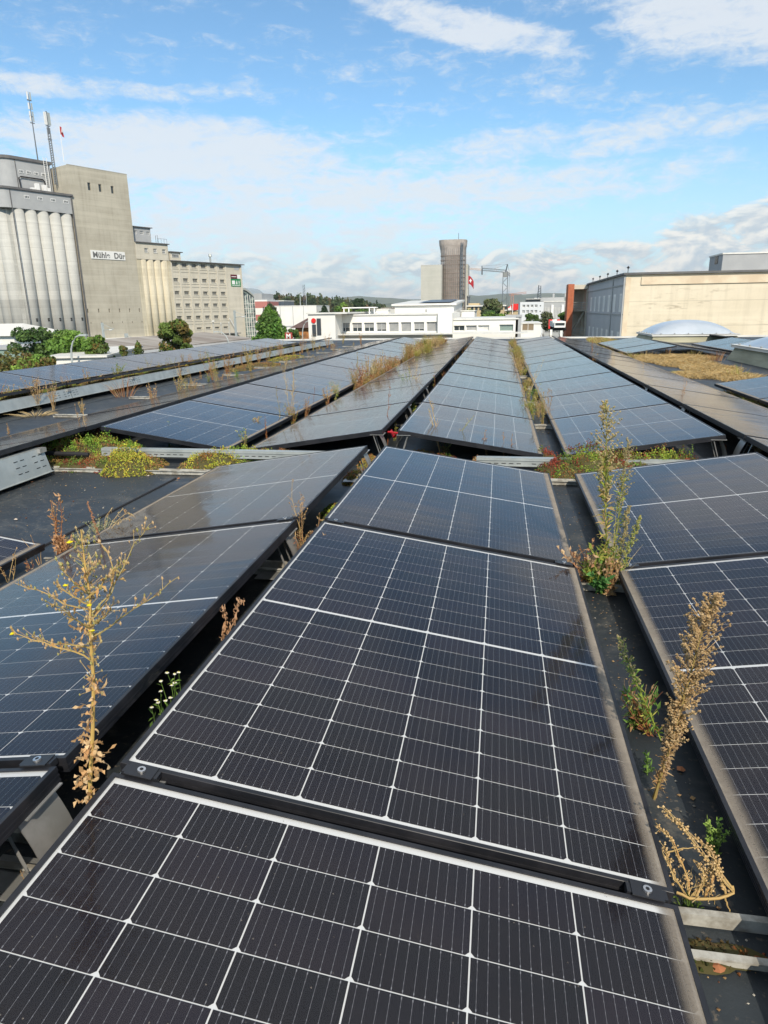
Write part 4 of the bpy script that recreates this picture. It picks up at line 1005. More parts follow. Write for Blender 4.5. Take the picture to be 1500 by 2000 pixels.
# buildings at right of the tower
M_yel = mat('yellow_ochre_render', (.52, .41, .24), .85, 0, (.46, .37, .23), .3)
t, L_ = block('ochre_building', 'ochre building with flat roof and a terrace left of the leafy tree', 'building', (-6.91, 170.0, -0.987), (1.884, 170.0, -1.099), 20, (-6.961, 170.0, 1.504)[2]-ZG, M_yel, M_cope, over=.4, rt_=.3)
g = MB(); g.box(0, L_*.30, 4, 14, (-6.961, 170.0, 1.504)[2]-ZG+.3, (-6.978, 170.0, 2.33)[2]-ZG); g.build('penthouse', M_yel, t)
g = MB(); g.box(L_*.45, L_*.85, 4, 14, (-6.961, 170.0, 1.504)[2]-ZG+.3, (-6.984, 170.0, 2.624)[2]-ZG); g.build('penthouse', M_yel, t)
g = MB(); hh0 = (-6.944, 170.0, 0.676)[2]-ZG
for i in range(9): g.box(.8+i*1.0, 1.4+i*1.0, -.04, -.005, hh0, hh0+.9)
for i in range(9): g.box(.8+i*1.0, 1.4+i*1.0, -.04, -.005, hh0-2.6, hh0-1.6)
g.build('window', M_pane, t)
t, L_ = block('banner_hall', 'low hall under a huge bright red advertising banner', 'building', (2.182, 200.0, -4.238), (6.596, 200.0, -4.285), 12, (2.017, 200.0, 0.351)[2]-ZG, M_yel, M_cope, over=.3, rt_=.3)
g = MB(); x0 = (2.832, 200.0, 1.303)[0]-(1.982, 200.0, 1.316)[0]; x1 = (6.221, 200.0, 1.252)[0]-(1.982, 200.0, 1.316)[0]; z0 = (2.863, 200.0, 0.477)[2]-ZG; z1 = (2.799, 200.0, 2.197)[2]-ZG
n = 12; vs = [(x0+(x1-x0)*i/n, -.6+.25*math.sin(i*.8), z0+.1*i/n) for i in range(n+1)]+[(x0+(x1-x0)*i/n, -.6+.2*math.sin(i*.8+.5), z1-.9+.9*min(1, i/5)) for i in range(n+1)]
g.add(vs, [(i, i+1, n+2+i, n+1+i) for i in range(n)]); g.build('red_banner', M_redp, t)
g = MB(); g.box(x0+.35*(x1-x0), x0+.40*(x1-x0), -.95, -.9, z0-1, z1); g.build('banner_post', M_whitew, t)
g = MB(); g.prism([(x0, z0), (x0+1.0, z0), (x0+.75, z0+1.3), (x0+.3, z1-1.2), (x0, z1-1.0)], 'y', -.99, -.96); g.build('white_figure', M_whitew, t)
t = thing('white_block', 'white office block with two rows of four dark windows and a roof deck', 'building', ((4.931, 150.0, -2.993)[0], (4.931, 150.0, -2.993)[1], ZG))
kw = ((9.811, 150.0, -3.044)[0]-(4.931, 150.0, -2.993)[0])/46; zt4 = (4.713, 150.0, 2.196)[2]-ZG
hs = [(kw*(4.5+i*8), kw*(10+i*8), zt4-kw*(5.2+5.2+r_*10.5), zt4-kw*(5.2+r_*10.5)) for r_ in range(2) for i in range(4)]
g = MB(); wall(g, 0, 46*kw, 0, zt4, hs, .25); shell(g, 0, 46*kw, 0, 14, 0, zt4, front=False); g.build('wall', mat('cool_white_render', (.62, .64, .66), .8), t)
for h in hs: window(t, h[0], h[2], h[1]-h[0], h[3]-h[2], nx=2, nz=2, dep=.15, fr=.07, sill=False)
g = MB(); g.box(kw*38.5, kw*40.5, -.04, -.005, zt4-kw*8.5, zt4-kw*6.5); g.box(kw*38.5, kw*40.5, -.04, -.005, zt4-kw*19, zt4-kw*17); g.build('small_window', M_pane, t)
g = MB(); g.box(kw*12, kw*40, 2, 10, zt4, zt4+kw*5.2); g.build('recessed_top_floor', M_pane, t); g = MB(); g.box(kw*11, kw*41, 1.2, 11, zt4+kw*5.2, zt4+kw*6.0); g.build('top_roof', M_cope, t)
t, L_ = block('grey_office', 'long grey office block with ribbon windows beside the brick pier', 'building', (10.29, 158.0, -3.253), (15.374, 158.0, -3.307), 14, (10.01, 158.0, 2.182)[2]-ZG, M_greycl, M_cope, over=.1, rt_=.2)
zz = (10.01, 158.0, 2.182)[2]-ZG
for r_ in range(4):
    g = MB(); g.box(.4, L_-.3, -.05, -.005, zz-1.9-r_*1.5, zz-1.1-r_*1.5); g.build('ribbon_window', M_panel_ if r_ < 2 else M_pane, t)
g = MB()
for i in range(18): g.box(.4+i*.3, .46+i*.3, -.08, -.052, zz-1.9-4.5, zz-1.1)
g.box(1.6, 2.1, -.3, -.004, 0, zz-.6); g.box(3.8, 4.3, -.3, -.004, 0, zz-.6); g.build('facade_rib', M_whitew, t)
g = MB(); g.box(-2.0, L_-.5, 3, 10, zz+.2, zz+1.0); g.box(2.0, 2.4, 3, 3.5, zz+1, zz+1.8); g.box(4.6, 5.0, 3, 3.5, zz+1, zz+1.9); g.build('roof_plant', M_greycl, t)
t = thing('lattice_antenna', 'dark double antenna on the roof of the white block', 'mast', (8.894, 152.0, 2.664)); g = MB(); h = (8.75, 152.0, 5.544)[2]-(8.894, 152.0, 2.664)[2]
g.tube([(-.35, 0, 0), (-.2, 0, h)], .1, 4); g.tube([(.35, 0, 0), (.2, 0, h*.97)], .1, 4)
for i in range(5): g.tube([(-.3, 0, i*h/6), (.3, 0, (i+1)*h/6)], .07, 3)
g.build('lattice', M_steel, t)
t = thing('logo_sign', 'red and white square advertising sign in front of the parked truck', 'sign', (7.259, 95.0, -1.749)); kq = (7.326, 95.0, -1.749)[0]-(7.259, 95.0, -1.749)[0]
g = MB(); g.box(0, 22*kq, 0, .2, 0, 18*kq); g.build('white_panel', M_whitew, t)
g = MB(); g.box(0, 7*kq, -.03, -.002, 0, 18*kq); g.box(16*kq, 22*kq, -.03, -.002, 13*kq, 18*kq); g.build('red_field', M_redp, t)
g = MB(); g.box(3*kq, 7*kq, -.06, -.032, 7*kq, 13*kq); g.prism([(7*kq, 9*kq), (10*kq, 13*kq), (10*kq, 4*kq)], 'y', -.06, -.032); g.box(10*kq, 13*kq, -.06, -.032, 6*kq, 8*kq); g.build('white_mark', M_whitew, t)
t = thing('parked_truck', 'white box truck parked beside the brick pier', 'truck', (7.292, 88.0, -1.745)); g = MB(); g.box(0, 1.55, 0, 5.5, .4, 1.05); g.build('cargo_box', M_whitew, t)
g = MB(); g.box(.1, 1.4, -1.4, -.02, .35, .95); g.build('cab', M_whitew, t); g = MB(); g.box(.2, 1.3, -1.42, -1.405, .6, .9); g.build('windscreen', M_pane, t)
for yy in (-.9, 3.8): g = MB(); g.tube([(-.02, yy, .2), (1.56, yy, .2)], .22, 10); g.build('wheel', M_slot, t)

# the cream hall at right
Yc = 80; c0 = (14.24, 80.0, -1.307); zc_ = (13.887, 80.0, 4.242)[2]-ZG
t = thing('cream_hall', 'large cream concrete hall with a grey windowed side wall', 'building', (c0[0], 80, ZG))
Lf = (32.384, 80.0, -1.498)[0]-c0[0]+6
g = MB(); g.quad((0, 0, 0), (Lf, 0, 0), (Lf, 0, zc_), (0, 0, zc_)); g.quad((Lf, 0, 0), (Lf, 33, 0), (Lf, 33, zc_), (Lf, 0, zc_)); g.build('cream_wall', M_cream, t)
g = MB(); g.box(1.6, Lf, -.14, -.004, zc_-1.05, zc_-.25); g.box(-.02, .5, -.06, -.004, 0, zc_-.3); g.build('dirty_band', M_dirty, t)
g = MB(); g.box(-.3, Lf, -.3, 33.2, zc_+.002, zc_+.22); g.build('roof_edge', M_roofd, t)
def sidew(y): return y
hs = [(1.6+i*4.35, 3.1+i*4.35, z0, z0+2.0) for z0 in (zc_-3.9, zc_-8.05) for i in range(7)]
g = MB(lambda p: Vector((p.y, 33-p.x if False else 33-p.x, p.z)))
wall(g, 0, 33, 0, zc_, [(33-b_, 33-a, c, d_) for a, b_, c, d_ in hs], .35)
g.build('grey_side_wall', mat('blue_grey_paint', (.42, .435, .45), .8, 0, (.46, .47, .485), .4), t)
for a, b_, c, d_ in hs:
    o = window(t, 0, c, b_-a, d_-c, nx=2, dep=0, fr=.26, sill=False, m_gl=mat('pale_curtain_glass', (.66, .67, .66), .4)); o.rotation_euler = (0, 0, -math.pi/2); o.location = (-.02, b_, c)
g = MB(); g.box(-.09, -.004, 0, 33, zc_-1.05, zc_-.95); g.box(-.09, -.004, 0, 33, zc_-4.2, zc_-4.08); g.box(-.09, -.004, 0, 33, zc_-8.4, zc_-8.25); g.box(-.12, -.004, 8.3, 8.5, 0, zc_-.2); g.box(-.2, -.004, -.0, .16, 0, zc_-.2); g.build('wall_trim', M_greycl, t)
g = MB()
for i in range(5): g.tube([(.3, 1+i*7.4, zc_+.2), (.3, 1+i*7.4, zc_+.75)], .05, 4); g.blobby((.3, 1+i*7.4, zc_+.8), .17)
g.build('roof_anchor', M_slot, t)
t, L_ = block('rooftop_plant_room', 'grey clad plant room on top of the cream hall', 'building', (27.321, 92.0, 3.114), (38.634, 92.0, 2.894), 5.5, (26.875, 92.0, 6.846)[2]-ZG, M_greycl, M_cope, over=.1, rt_=.18)
g = MB(); zw_ = (26.987, 92.0, 5.906)[2]-ZG; g.box(-.05, -.004, 1.8, 3.0, zw_, zw_+.9); g.build('side_window', M_pane, t)
# stair recess and brick pier
yb = 113; t = thing('open_stairwell', 'open concrete stairwell with an orange-red pier beside the grey wall', 'stairwell', ((11.16, 113.0, -2.116)[0], 113, ZG)); kp = (11.239, 113.0, -2.117)[0]-(11.16, 113.0, -2.116)[0]; zp = (11.151, 113.0, 4.424)[2]-ZG; sw_ = 44*kp
g = MB(); g.box(0, 11.5*kp, -.4, 3, 0, zp); g.build('red_pier', M_brick, t)
g = MB(); g.box(11.5*kp, sw_, .2, 5, zp-.75, zp-.1); g.box(11.5*kp, sw_, 5, 5.3, 0, zp-.1); g.box(sw_-.6, sw_, .3, 5, 0, zp-.8); g.build('concrete_frame', M_blk, t)
g = MB(); g.box(11.5*kp, sw_, .8, 5, zp-4.1, zp-3.8); g.box(11.5*kp, sw_, .8, 5, zp-8.0, zp-7.7); g.build('landing', M_tower, t)
g = MB(); g.prism([(11.6*kp, zp-7.6), (11.6*kp, zp-8.2), (11.6*kp+.9*sw_*.6, zp-4.4), (11.6*kp+.9*sw_*.6, zp-3.9)], 'y', 1.4, 2.6); g.build('stair_flight', M_blk, t)
for z0 in (zp-3.8, zp-7.7):
    g = MB()
    for zz in (.35, .7, 1.05): g.tube([(11.6*kp, .6, z0+zz), (sw_-.5, .6, z0+zz)], .035, 4)
    for i in range(4): g.tube([(11.6*kp+i*.7, .6, z0), (11.6*kp+i*.7, .6, z0+1.05)], .035, 4)
    g.build('railing', M_lamp, t)

# left middle distance: glass tower, striped block, white hall, pyramid roof
t = thing('glass_stair_tower', 'glazed stair tower with a curved grey roof behind the warehouse', 'building', ((-70.927, 190.0, -3.216)[0], 190, ZG)); kg = (-70.773, 190.0, -3.218)[0]-(-70.927, 190.0, -3.216)[0]
zl, zrr = (-70.137, 190.0, 7.07)[2]-ZG, (-67.114, 190.0, 5.094)[2]-ZG
g = MB(); pts = [(0, 0), (22*kg, 0), (22*kg, zrr)] + [(22*kg*(1-i/8), zrr+(zl-zrr)*math.sin(i/8*math.pi/2)) for i in range(1, 9)]
g.prism(pts, 'y', 0, 10); g.build('glass_wall', mat('green_curtain_glass', (.30, .38, .36), .15, 0, (.07, .10, .11), .9, spec=.8, lo=.4, hi=.6), t)
g = MB()
for i in range(6): g.box(i*22*kg/5-.06, i*22*kg/5+.06, -.12, -.02, 0, zrr-.2 + (zl-zrr)*(1-i/5)*.8)
for i in range(10): g.box(0, 22*kg, -.10, -.02, 1+i*1.25, 1.1+i*1.25)
g.build('mullion', M_whitew, t)
g = MB()
for i in range(8): 
    a_, b__ = i/8, (i+1)/8
    p = [(22*kg*(1-q), zrr+(zl-zrr)*math.sin(q*math.pi/2)) for q in (a_, b__)]
    g.add([(p[0][0], -.6, p[0][1]+.05), (p[1][0], -.6, p[1][1]+.05), (p[1][0], 10, p[1][1]+.05), (p[0][0], 10, p[0][1]+.05), (p[0][0], -.6, p[0][1]+.6), (p[1][0], -.6, p[1][1]+.6), (p[1][0], 10, p[1][1]+.6), (p[0][0], 10, p[0][1]+.6)], [(0, 1, 5, 4), (4, 5, 6, 7), (0, 3, 2, 1)])
g.build('curved_roof', M_galv, t)
t = thing('striped_block', 'block striped in dull red and white right of the glass tower', 'building', ((-65.773, 185.0, -3.143)[0], 185, ZG)); W_ = (-62.218, 185.0, -3.18)[0]-(-65.773, 185.0, -3.143)[0]
M_dred = mat('dull_red_cladding', (.42, .16, .14), .7); ys = (574, 586, 589, 601.5, 614, 626, 640, 700)
for i in range(len(ys)-1):
    zz1, zz0 = (-64.06, 185.0, 2.277)[2]-(ys[i]-600)*185/1330-ZG, (-64.06, 185.0, 2.277)[2]-(ys[i+1]-600)*185/1330-ZG
    m_ = (M_greycl, M_whitew, M_dred, M_white, M_dred, M_white, M_white)[i]
    g = MB(); g.box(.0 if i else -.2, W_ if i else W_*.6, 0, 10, max(zz0, 0), zz1-.004); g.build(('top_box', 'white_line', 'red_band', 'pale_band', 'red_band', 'pale_band', 'base_band')[i], m_, t)
g = MB(); zz1 = (-64.06, 185.0, 2.277)[2]-ZG
for z0 in (zz1-1.0, zz1-4.6): g.box(W_*.62, W_*.70, -.05, -.004, z0, z0+1.1); g.box(W_*.75, W_*.95, -.05, -.004, z0+.3, z0+.8)
g.build('window', M_pane, t)
t, L_ = block('white_hall', 'big plain white hall with faint vertical joints in the middle distance', 'building', (-50.808, 150.0, -3.522), (-39.162, 150.0, -3.631), 12, (-44.752, 150.0, 2.128)[2]-ZG, M_white, M_cope, over=.05, rt_=.15)
g = MB(); hh_ = (-44.752, 150.0, 2.128)[2]-ZG
for q in (.28, .53, .74): g.box(L_*q, L_*q+.12, -.03, -.004, hh_*.35, hh_)
g.box(0, L_, -.06, -.004, hh_*.60, hh_*.625); g.build('wall_joint', M_greycl, t)
g = MB(); g.box(L_*.2, L_, -.05, -.004, 0, hh_*.30); g.build('dark_base', M_roofd, t)
block('blue_grey_hall', 'pale blue-grey hall end beyond the white hall', 'building', (-45.903, 175.0, -4.38), (-45.12, 180.0, -4.549), 10, (-44.802, 175.0, 2.154)[2]-ZG, mat('pale_blue_wall', (.38, .44, .52), .8), None)
block('dark_glass_block', 'dark glazed box standing above the white hall roof', 'building', (-77.189, 230.0, -5.872), (-71.515, 230.0, -5.925), 12, (-74.159, 230.0, 4.439)[2]-ZG, mat('dark_glazing', (.06, .075, .10), .3, 0, (.10, .12, .15), .8), M_cope, over=.1, rt_=.3)
t = thing('pyramid_roof_house', 'house with a steep dark brown roof left of the emblem block', 'building', (-23.171, 80.0, -2.104)); L_ = 3.4
t.location[2] = ZG; h0 = (-22.537, 80.0, -0.921)[2]-ZG; h1 = (-22.471, 80.0, 0.374)[2]-ZG
g = MB(); g.box(-.2, 4.2, 0, 6, 0, h0); g.build('wall', mat('timber_orange', (.42, .18, .05), .8, 0, (.10, .05, .03), 1.0), t)
g = MB(); g.add([(-.7, -.6, h0), (4.8, -.6, h0), (4.8, 6.6, h0), (-.7, 6.6, h0), (1.2, 2.2, h1), (4.6, 2.2, h1), (4.6, 3.6, h1), (1.2, 3.6, h1)], [(0, 1, 5, 4), (1, 2, 6, 5), (2, 3, 7, 6), (3, 0, 4, 7), (4, 5, 6, 7), (0, 3, 2, 1)]); g.build('roof', mat('dark_brown_roof', (.085, .05, .045), .8, 0, (.12, .075, .065), 2), t)
t = thing('letter_sign', 'small red street sign with a white letter M', 'sign', (-16.862, 55.0, -1.252)); g = MB(); g.box(0, .62, 0, .08, 0, .52); g.build('red_board', mat('sign_dull_red', (.30, .05, .035), .6), t)
text_mesh('lettering', 'M', .52, M_whitew, t, (.10, -.03, .05), ext=.01, bold=.015)

# street furniture
def street_lamp(px_, hh_, arm, label, mir=1):
    t = thing('street_lamp', label, 'street lamp', (px_[0], px_[1], ZG), 0, 'curved street lamps')
    g = MB(); pts = [(0, 0, 0), (0, 0, hh_*.82)] + [(mir*arm*(1-math.cos(a))*.9, 0, hh_*.82+hh_*.18*math.sin(a)) for a in (.4, .8, 1.2, 1.57)]
    g.tube(pts, [.09, .07, .06, .055, .05, .05], 7); g.build('pole', M_lamp, t)
    g = MB(); xe = mir*arm*.9; g.box(min(xe, xe+mir*.55), max(xe, xe+mir*.55), -.13, .13, hh_-.05, hh_+.09); g.build('lamp_head', M_lamp, t)
a = (-29.316, 44.0, -2.051); street_lamp(a, (-28.665, 44.0, -0.463)[2]-ZG, 1.0, 'curved street lamp in front of the bright green round tree')
a = (-18.461, 62.0, -3.31); street_lamp(a, (-18.852, 62.0, -0.501)[2]-ZG, .9, 'curved street lamp right of the conical tree', -1)
a = (-31.933, 80.0, -4.483); street_lamp(a, (-32.259, 80.0, -1.302)[2]-ZG, 1.3, 'curved street lamp by the brown-roofed shed', -1)
a = (-21.379, 76.0, -4.249); street_lamp(a, (-20.751, 76.0, -0.11)[2]-ZG, .8, 'curved street lamp against the dark pyramid roof')
def catenary(a, zt_, label):
    t = thing('catenary_mast', label, 'railway mast', (a[0], a[1], ZG), MR, 'railway catenary masts')
    g = MB(); g.box(-.15, .15, -.15, .15, 0, zt_); g.build('mast', M_lamp, t)
    g = MB(); g.tube([(0, 0, zt_-1.2), (0, -3.0, zt_-1.0)], .05, 4); g.tube([(0, 0, zt_-.2), (0, -3.0, zt_-1.0)], .03, 4); g.build('arm', M_lamp, t)
    g = MB()
    for q in (0, .25, .5): g.blobby((0, -2.4+q, zt_-1.15), .14)
    g.build('insulator', M_whitew, t)
catenary((-63.61, 105.0, -5.234), (-63.088, 105.0, -0.322)[2]-ZG, 'railway mast in front of the tall mill tower')
catenary((-42.526, 75.0, -4.107), (-42.275, 75.0, -1.225)[2]-ZG, 'railway mast at the open undercroft by the low white wall')
catenary((-46.495, 120.0, -6.225), (-45.888, 120.0, 1.333)[2]-ZG, 'tall railway mast in front of the warehouse corner')
for (px_, nm) in (((-119.856, 420.0, -8.563), 'tall thin mast above the wooded hill, left one'), ):
    t = thing('radio_mast', nm, 'mast', (px_[0], px_[1], ZG)); g = MB(); h = (-116.961, 420.0, 16.739)[2]-ZG
    for sx in (-.5, .5): g.tube([(sx+2, 0, 0), (sx+2, 0, h)], .13, 4)
    for i in range(16): g.tube([(1.5, 0, i*h/16), (2.5, 0, (i+1)*h/16)], .08, 3)
    g.build('lattice', M_steel, t)
t = thing('tall_pylon', 'slim pale T-shaped pylon before the wooded hill', 'mast', ((-85.956, 300.0, -5.861)[0], 300, ZG)); g = MB(); h = (-85.216, 300.0, 8.643)[2]-ZG; g.tube([(0, 0, 0), (0, 0, h)], .2, 5); g.box(-1.2, 1.2, -.1, .1, h, h+.3); g.build('pole', M_lamp, t)
t = thing('slim_pylon', 'slimmer bare pylon right of the lattice mast', 'mast', ((-83.137, 300.0, -5.891)[0], 300, ZG)); g = MB(); h = (-82.49, 300.0, 7.526)[2]-ZG; g.tube([(0, 0, 0), (0, 0, h)], .12, 5); g.box(-.5, .5, -.06, .06, h, h+.15); g.build('pole', M_lamp, t)
t = thing('dark_chimney', 'thin dark chimney pipe right of the concrete stair tower', 'chimney', ((-9.583, 235.0, -5.007)[0], 235, ZG)); g = MB(); h = (-9.785, 235.0, 4.653)[2]-ZG; g.cyl(0, 0, 0, h, .45, 10); g.cyl(0, 0, h, h+.4, .6, 10); g.build('pipe', M_steel, t)
# ------------------------------------------------------------------ hills, woods, trees
from mathutils import noise as MN
M_leaf = vcmat('leaf_colours', .6, .25)
M_bark = mat('bark', (.10, .075, .05), .9, 0, (.06, .05, .04), 6)
def _hill(k, p, v, tc):
    n1 = k.noise(tc, .006, 7, .65); n2 = k.noise(tc, .03, 5, .6)
    c = k.mix(k.ramp(n1, .35, .6), (.030, .050, .020), (.085, .10, .045)); c = k.mix(k.m('MULTIPLY', k.ramp(n2, .55, .7), .5), c, (.02, .035, .015)); k.put(p.inputs['Base Color'], c)
M_hill = mat('wooded_hill', rough=.95, fn=_hill)
M_d = None
def ridge(name, x0, x1, y, prof, depth, label):
    g = MB(); n = 90; vs = []; fs = []
    for i in range(n+1):
        q = i/n; x = x0+(x1-x0)*q; h = prof(q) + 10*MN.noise(Vector((x*.004, y*.001, 3)))*(1+y/2500) + 3*MN.noise(Vector((x*.02, 0, 8)))
        h = max(h, 0)
        for j, (dy, k) in enumerate(((0, 0), (.3, .55), (.6, .9), (1.0, 1.0), (1.6, .7))): vs.append((x, y+depth*dy, ZG-2+h*k*(1+.08*MN.noise(Vector((x*.01, j*3.1, y*.01))))))
    for i in range(n):
        for j in range(4): a = i*5+j; fs.append((a, a+5, a+6, a+1))
    g.add(vs, fs); struct(g.build(name, M_hill, smooth=True), label)
bump = lambda q, c, w_, h: h*math.exp(-((q-c)/w_)**2)
ridge('far_hills', -5500, 3500, 5600, lambda q: 62+bump(q, .47, .05, 75)+bump(q, .62, .08, 85)+bump(q, .72, .05, 70)+bump(q, .88, .08, 60)+bump(q, .15, .2, 40), 900, 'low blue hills on the horizon')
ridge('middle_hills', -3300, 2300, 3200, lambda q: 22+bump(q, .50, .04, 26)+bump(q, .64, .05, 22)+bump(q, .75, .03, 28), 500, 'nearer line of low wooded hills')
rt_ = random.Random(11)
def crown_leaves(g, c, rad, n, cols, size, rng, flat=1.0):
    c = Vector(c)
    for _ in range(n):
        while True:
            d_ = Vector((rng.uniform(-1, 1), rng.uniform(-1, 1), rng.uniform(-1, 1)))
            if .2 < d_.length < 1: break
        d_ = d_.normalized()*(d_.length**.35)
        p = c + Vector((d_.x*rad[0], d_.y*rad[1], d_.z*rad[2]))
        nn = (d_*.7+Vector((rng.uniform(-1, 1), rng.uniform(-1, 1), rng.uniform(-.6, 1)))).normalized()
        a = nn.cross(Vector((rng.uniform(-1, 1), rng.uniform(-1, 1), .3))).normalized(); b_ = nn.cross(a)
        s = size*rng.uniform(.6, 1.3)
        col = rng.choice(cols); k = rng.uniform(.7, 1.25); g.tint = tuple(q*k for q in col)
        g.add([p-a*s*.5, p+b_*s*.36, p+a*s*.55, p-b_*s*.36], [(0, 1, 2, 3)])
def _br(cols, k=1.45): return [tuple(min(.5, q*k) for q in c) for c in cols]
def tree(name, label, base, h, rw_, cols, seed, n=5200, size=.30, shape='round', cat='tree', group=None, low=.22, lobes=34):
    rng = random.Random(seed); cols = _br(cols)
    t = thing(name, label, cat, (base[0], base[1], ZG), 0, group)
    g = MB(); th = h*(.55 if shape != 'cone' else .9)
    g.tube([(0, 0, 0), (.05, .03, th*.5), (-.04, 0, th)], [h*.028, h*.02, h*.008], 8)
    limbs = []
    for i in range(7):
        a = rng.uniform(0, TAU); z0 = h*rng.uniform(.2, .5); r_ = rw_*rng.uniform(.45, .8); z1 = z0+h*rng.uniform(.12, .3)
        g.tube([(0, 0, z0), (math.cos(a)*r_*.5, math.sin(a)*r_*.5, (z0+z1)/2+.1), (math.cos(a)*r_, math.sin(a)*r_, z1)], [h*.012, h*.008, h*.003], 5)
    g.build('trunk', M_bark, t)
    g = MB(); hc = min(h*(1-low), (2.25 if shape != 'cone' else 2.15)*rw_); low = 1-hc/h
    for i in range(lobes):
        q = (i+.5)/lobes
        if shape == 'round':
            z = h*low + hc*rng.uniform(.08, .90); k = math.sqrt(max(0, 1-((z-h*low)/hc*2-1.05)**2)); r_ = rw_*k*rng.uniform(.25, .78); lr = rw_*rng.uniform(.24, .37)
        elif shape == 'cone':
            z = h*low+hc*(q**.95)*.95; k = 1-q**2.3; r_ = rw_*k*rng.uniform(.2, .78); lr = rw_*(.16+.28*k)
        else:
            z = h*(low+.1)+hc*rng.uniform(0, .55); r_ = rw_*rng.uniform(.2, .85); lr = rw_*rng.uniform(.18, .32)
        a = rng.uniform(0, TAU)*1.0 if shape != 'cone' else i*2.4
        base_c = rng.choice(cols); cc = [tuple(q_*rng.uniform(.85, 1.15) for q_ in base_c), base_c, rng.choice(cols)]
        crown_leaves(g, (math.cos(a)*r_, math.sin(a)*r_, z), (lr, lr, lr*.8), n//lobes, cc, size, rng)
    if shape == 'cone': crown_leaves(g, (0, 0, h*.97), (rw_*.08, rw_*.08, h*.05), 40, cols, size*.8, rng)
    g.build('crown', M_leaf, t, tint=True); return t
DG = [(.055, .10, .026), (.075, .13, .032), (.042, .075, .024)]
BG = [(.12, .21, .035), (.16, .25, .045), (.085, .155, .03)]
OG = [(.105, .105, .030), (.085, .095, .03), (.14, .11, .035), (.12, .085, .03)]
MG = [(.075, .12, .027), (.10, .14, .03), (.15, .11, .033), (.06, .09, .024)]
hgt = lambda p, y: y
tree('broadleaf_tree', 'dark green round tree behind the bushes at the left edge', (-41.839, 57.0, -2.888), (-41.344, 57.0, -0.138)[2]-ZG, 2.3, DG, 1, 6500, .30)
tree('broadleaf_tree', 'bright green round maple behind the curved street lamp', (-33.316, 50.0, -2.444), (-32.912, 50.0, 0.07)[2]-ZG, 2.15, BG, 2, 7500, .30)
tree('broadleaf_tree', 'smaller darker maple touching the right side of the bright round one', (-29.817, 48.0, -2.321), (-29.562, 48.0, -0.599)[2]-ZG, 1.35, MG+BG, 3, 4200, .26)
tree('dark_shrub', 'dark tall shrub filling the gap between the two round trees', (-41.837, 60.0, -3.092), (-41.397, 60.0, -0.498)[2]-ZG, 1.4, DG, 4, 2500, .28, cat='shrub')
tree('autumn_bush', 'yellowing bush cut by the left edge behind the roof', (-31.174, 40.0, -1.773), (-31.047, 40.0, -1.115)[2]-ZG, 2.2, OG, 5, 5200, .24, cat='shrub', low=.1)
tree('autumn_bush', 'yellow-green bush right of the dark upright box', (-27.782, 38.0, -2.121), (-27.642, 38.0, -1.338)[2]-ZG, 1.6, OG+BG, 6, 4200, .22, cat='shrub', low=.1)
tree('broadleaf_tree', 'dense round tree with rusty leaves before the brown-roofed shed', (-27.05, 56.0, -2.873), (-26.698, 56.0, 0.376)[2]-ZG, 1.65, MG, 7, 7500, .26, low=.3)
tree('conical_tree', 'tall conical green tree left of the street sign with the M', (-19.18, 58.0, -3.037), (-18.898, 58.0, 1.324)[2]-ZG, 1.75, [(.075, .15, .026), (.10, .18, .034), (.055, .11, .022)], 8, 7500, .26, 'cone', low=.12)
tree('conifer', 'greyish conifer tip rising behind the conical green tree', (-24.731, 75.0, -4.17), (-24.347, 75.0, 1.827)[2]-ZG, 1.6, [(.045, .06, .035), (.06, .07, .04)], 9, 3000, .26, 'cone', low=.15)
tree('young_tree', 'thin young tree against the low white wall, left one', (-27.552, 48.0, -2.329), (-27.423, 48.0, -1.374)[2]-ZG, .38, MG+OG, 12, 700, .17, low=.3, cat='shrub')
tree('young_tree', 'thin young tree against the low white wall, right one', (-27.428, 50.0, -2.465), (-27.268, 50.0, -1.2)[2]-ZG, .42, MG, 13, 800, .17, 'cone', low=.3, cat='shrub')
tree('hedge', 'clipped dark hedge between the conical tree and the pyramid roof', (-18.863, 64.0, -3.445), (-18.711, 64.0, -0.649)[2]-ZG, .75, DG, 14, 2200, .2, low=.05, cat='hedge')
tree('leafy_tree', 'loose grey-green tree in front of the tower crane', (-0.37, 120.0, -2.173), (-0.518, 120.0, 2.589)[2]-ZG, 2.2, [(.085, .105, .045), (.11, .125, .06), (.05, .075, .03)], 15, 4200, .42, low=.35)
tree('low_hedge', 'low mass of green bushes behind the white side wing, left part', (-0.691, 100.0, -1.66), (-0.759, 100.0, 0.655)[2]-ZG, 1.6, DG+BG, 16, 2600, .3, low=.1, cat='shrub')
tree('low_hedge', 'low yellow-green bushes behind the white side wing, right part', (1.472, 100.0, -1.683), (1.397, 100.0, 0.416)[2]-ZG, 1.7, BG+DG, 17, 2600, .3, low=.1, cat='shrub')
tree('broadleaf_tree', 'dark tree in front of the white block with four windows', (5.843, 115.0, -2.111), (5.731, 115.0, 0.285)[2]-ZG, 1.3, DG, 18, 2600, .3, low=.2)
tree('thin_tree', 'loose pale tree in front of the grey office', (8.007, 112.0, -2.057), (7.876, 112.0, 0.423)[2]-ZG, 1.3, [(.10, .11, .06), (.07, .085, .04)], 19, 1800, .28, low=.25)
tree('broadleaf_tree', 'green tree peeping out left of the brick-red pier', (11.993, 125.0, -2.43), (11.823, 125.0, 0.409)[2]-ZG, 1.3, DG+BG, 20, 2200, .3, low=.2)
tree('low_hedge', 'brownish bushes below the white block with four windows', (4.053, 98.0, -1.659), (4.011, 98.0, -0.7)[2]-ZG, 1.0, OG, 21, 1200, .25, low=.1, cat='shrub')
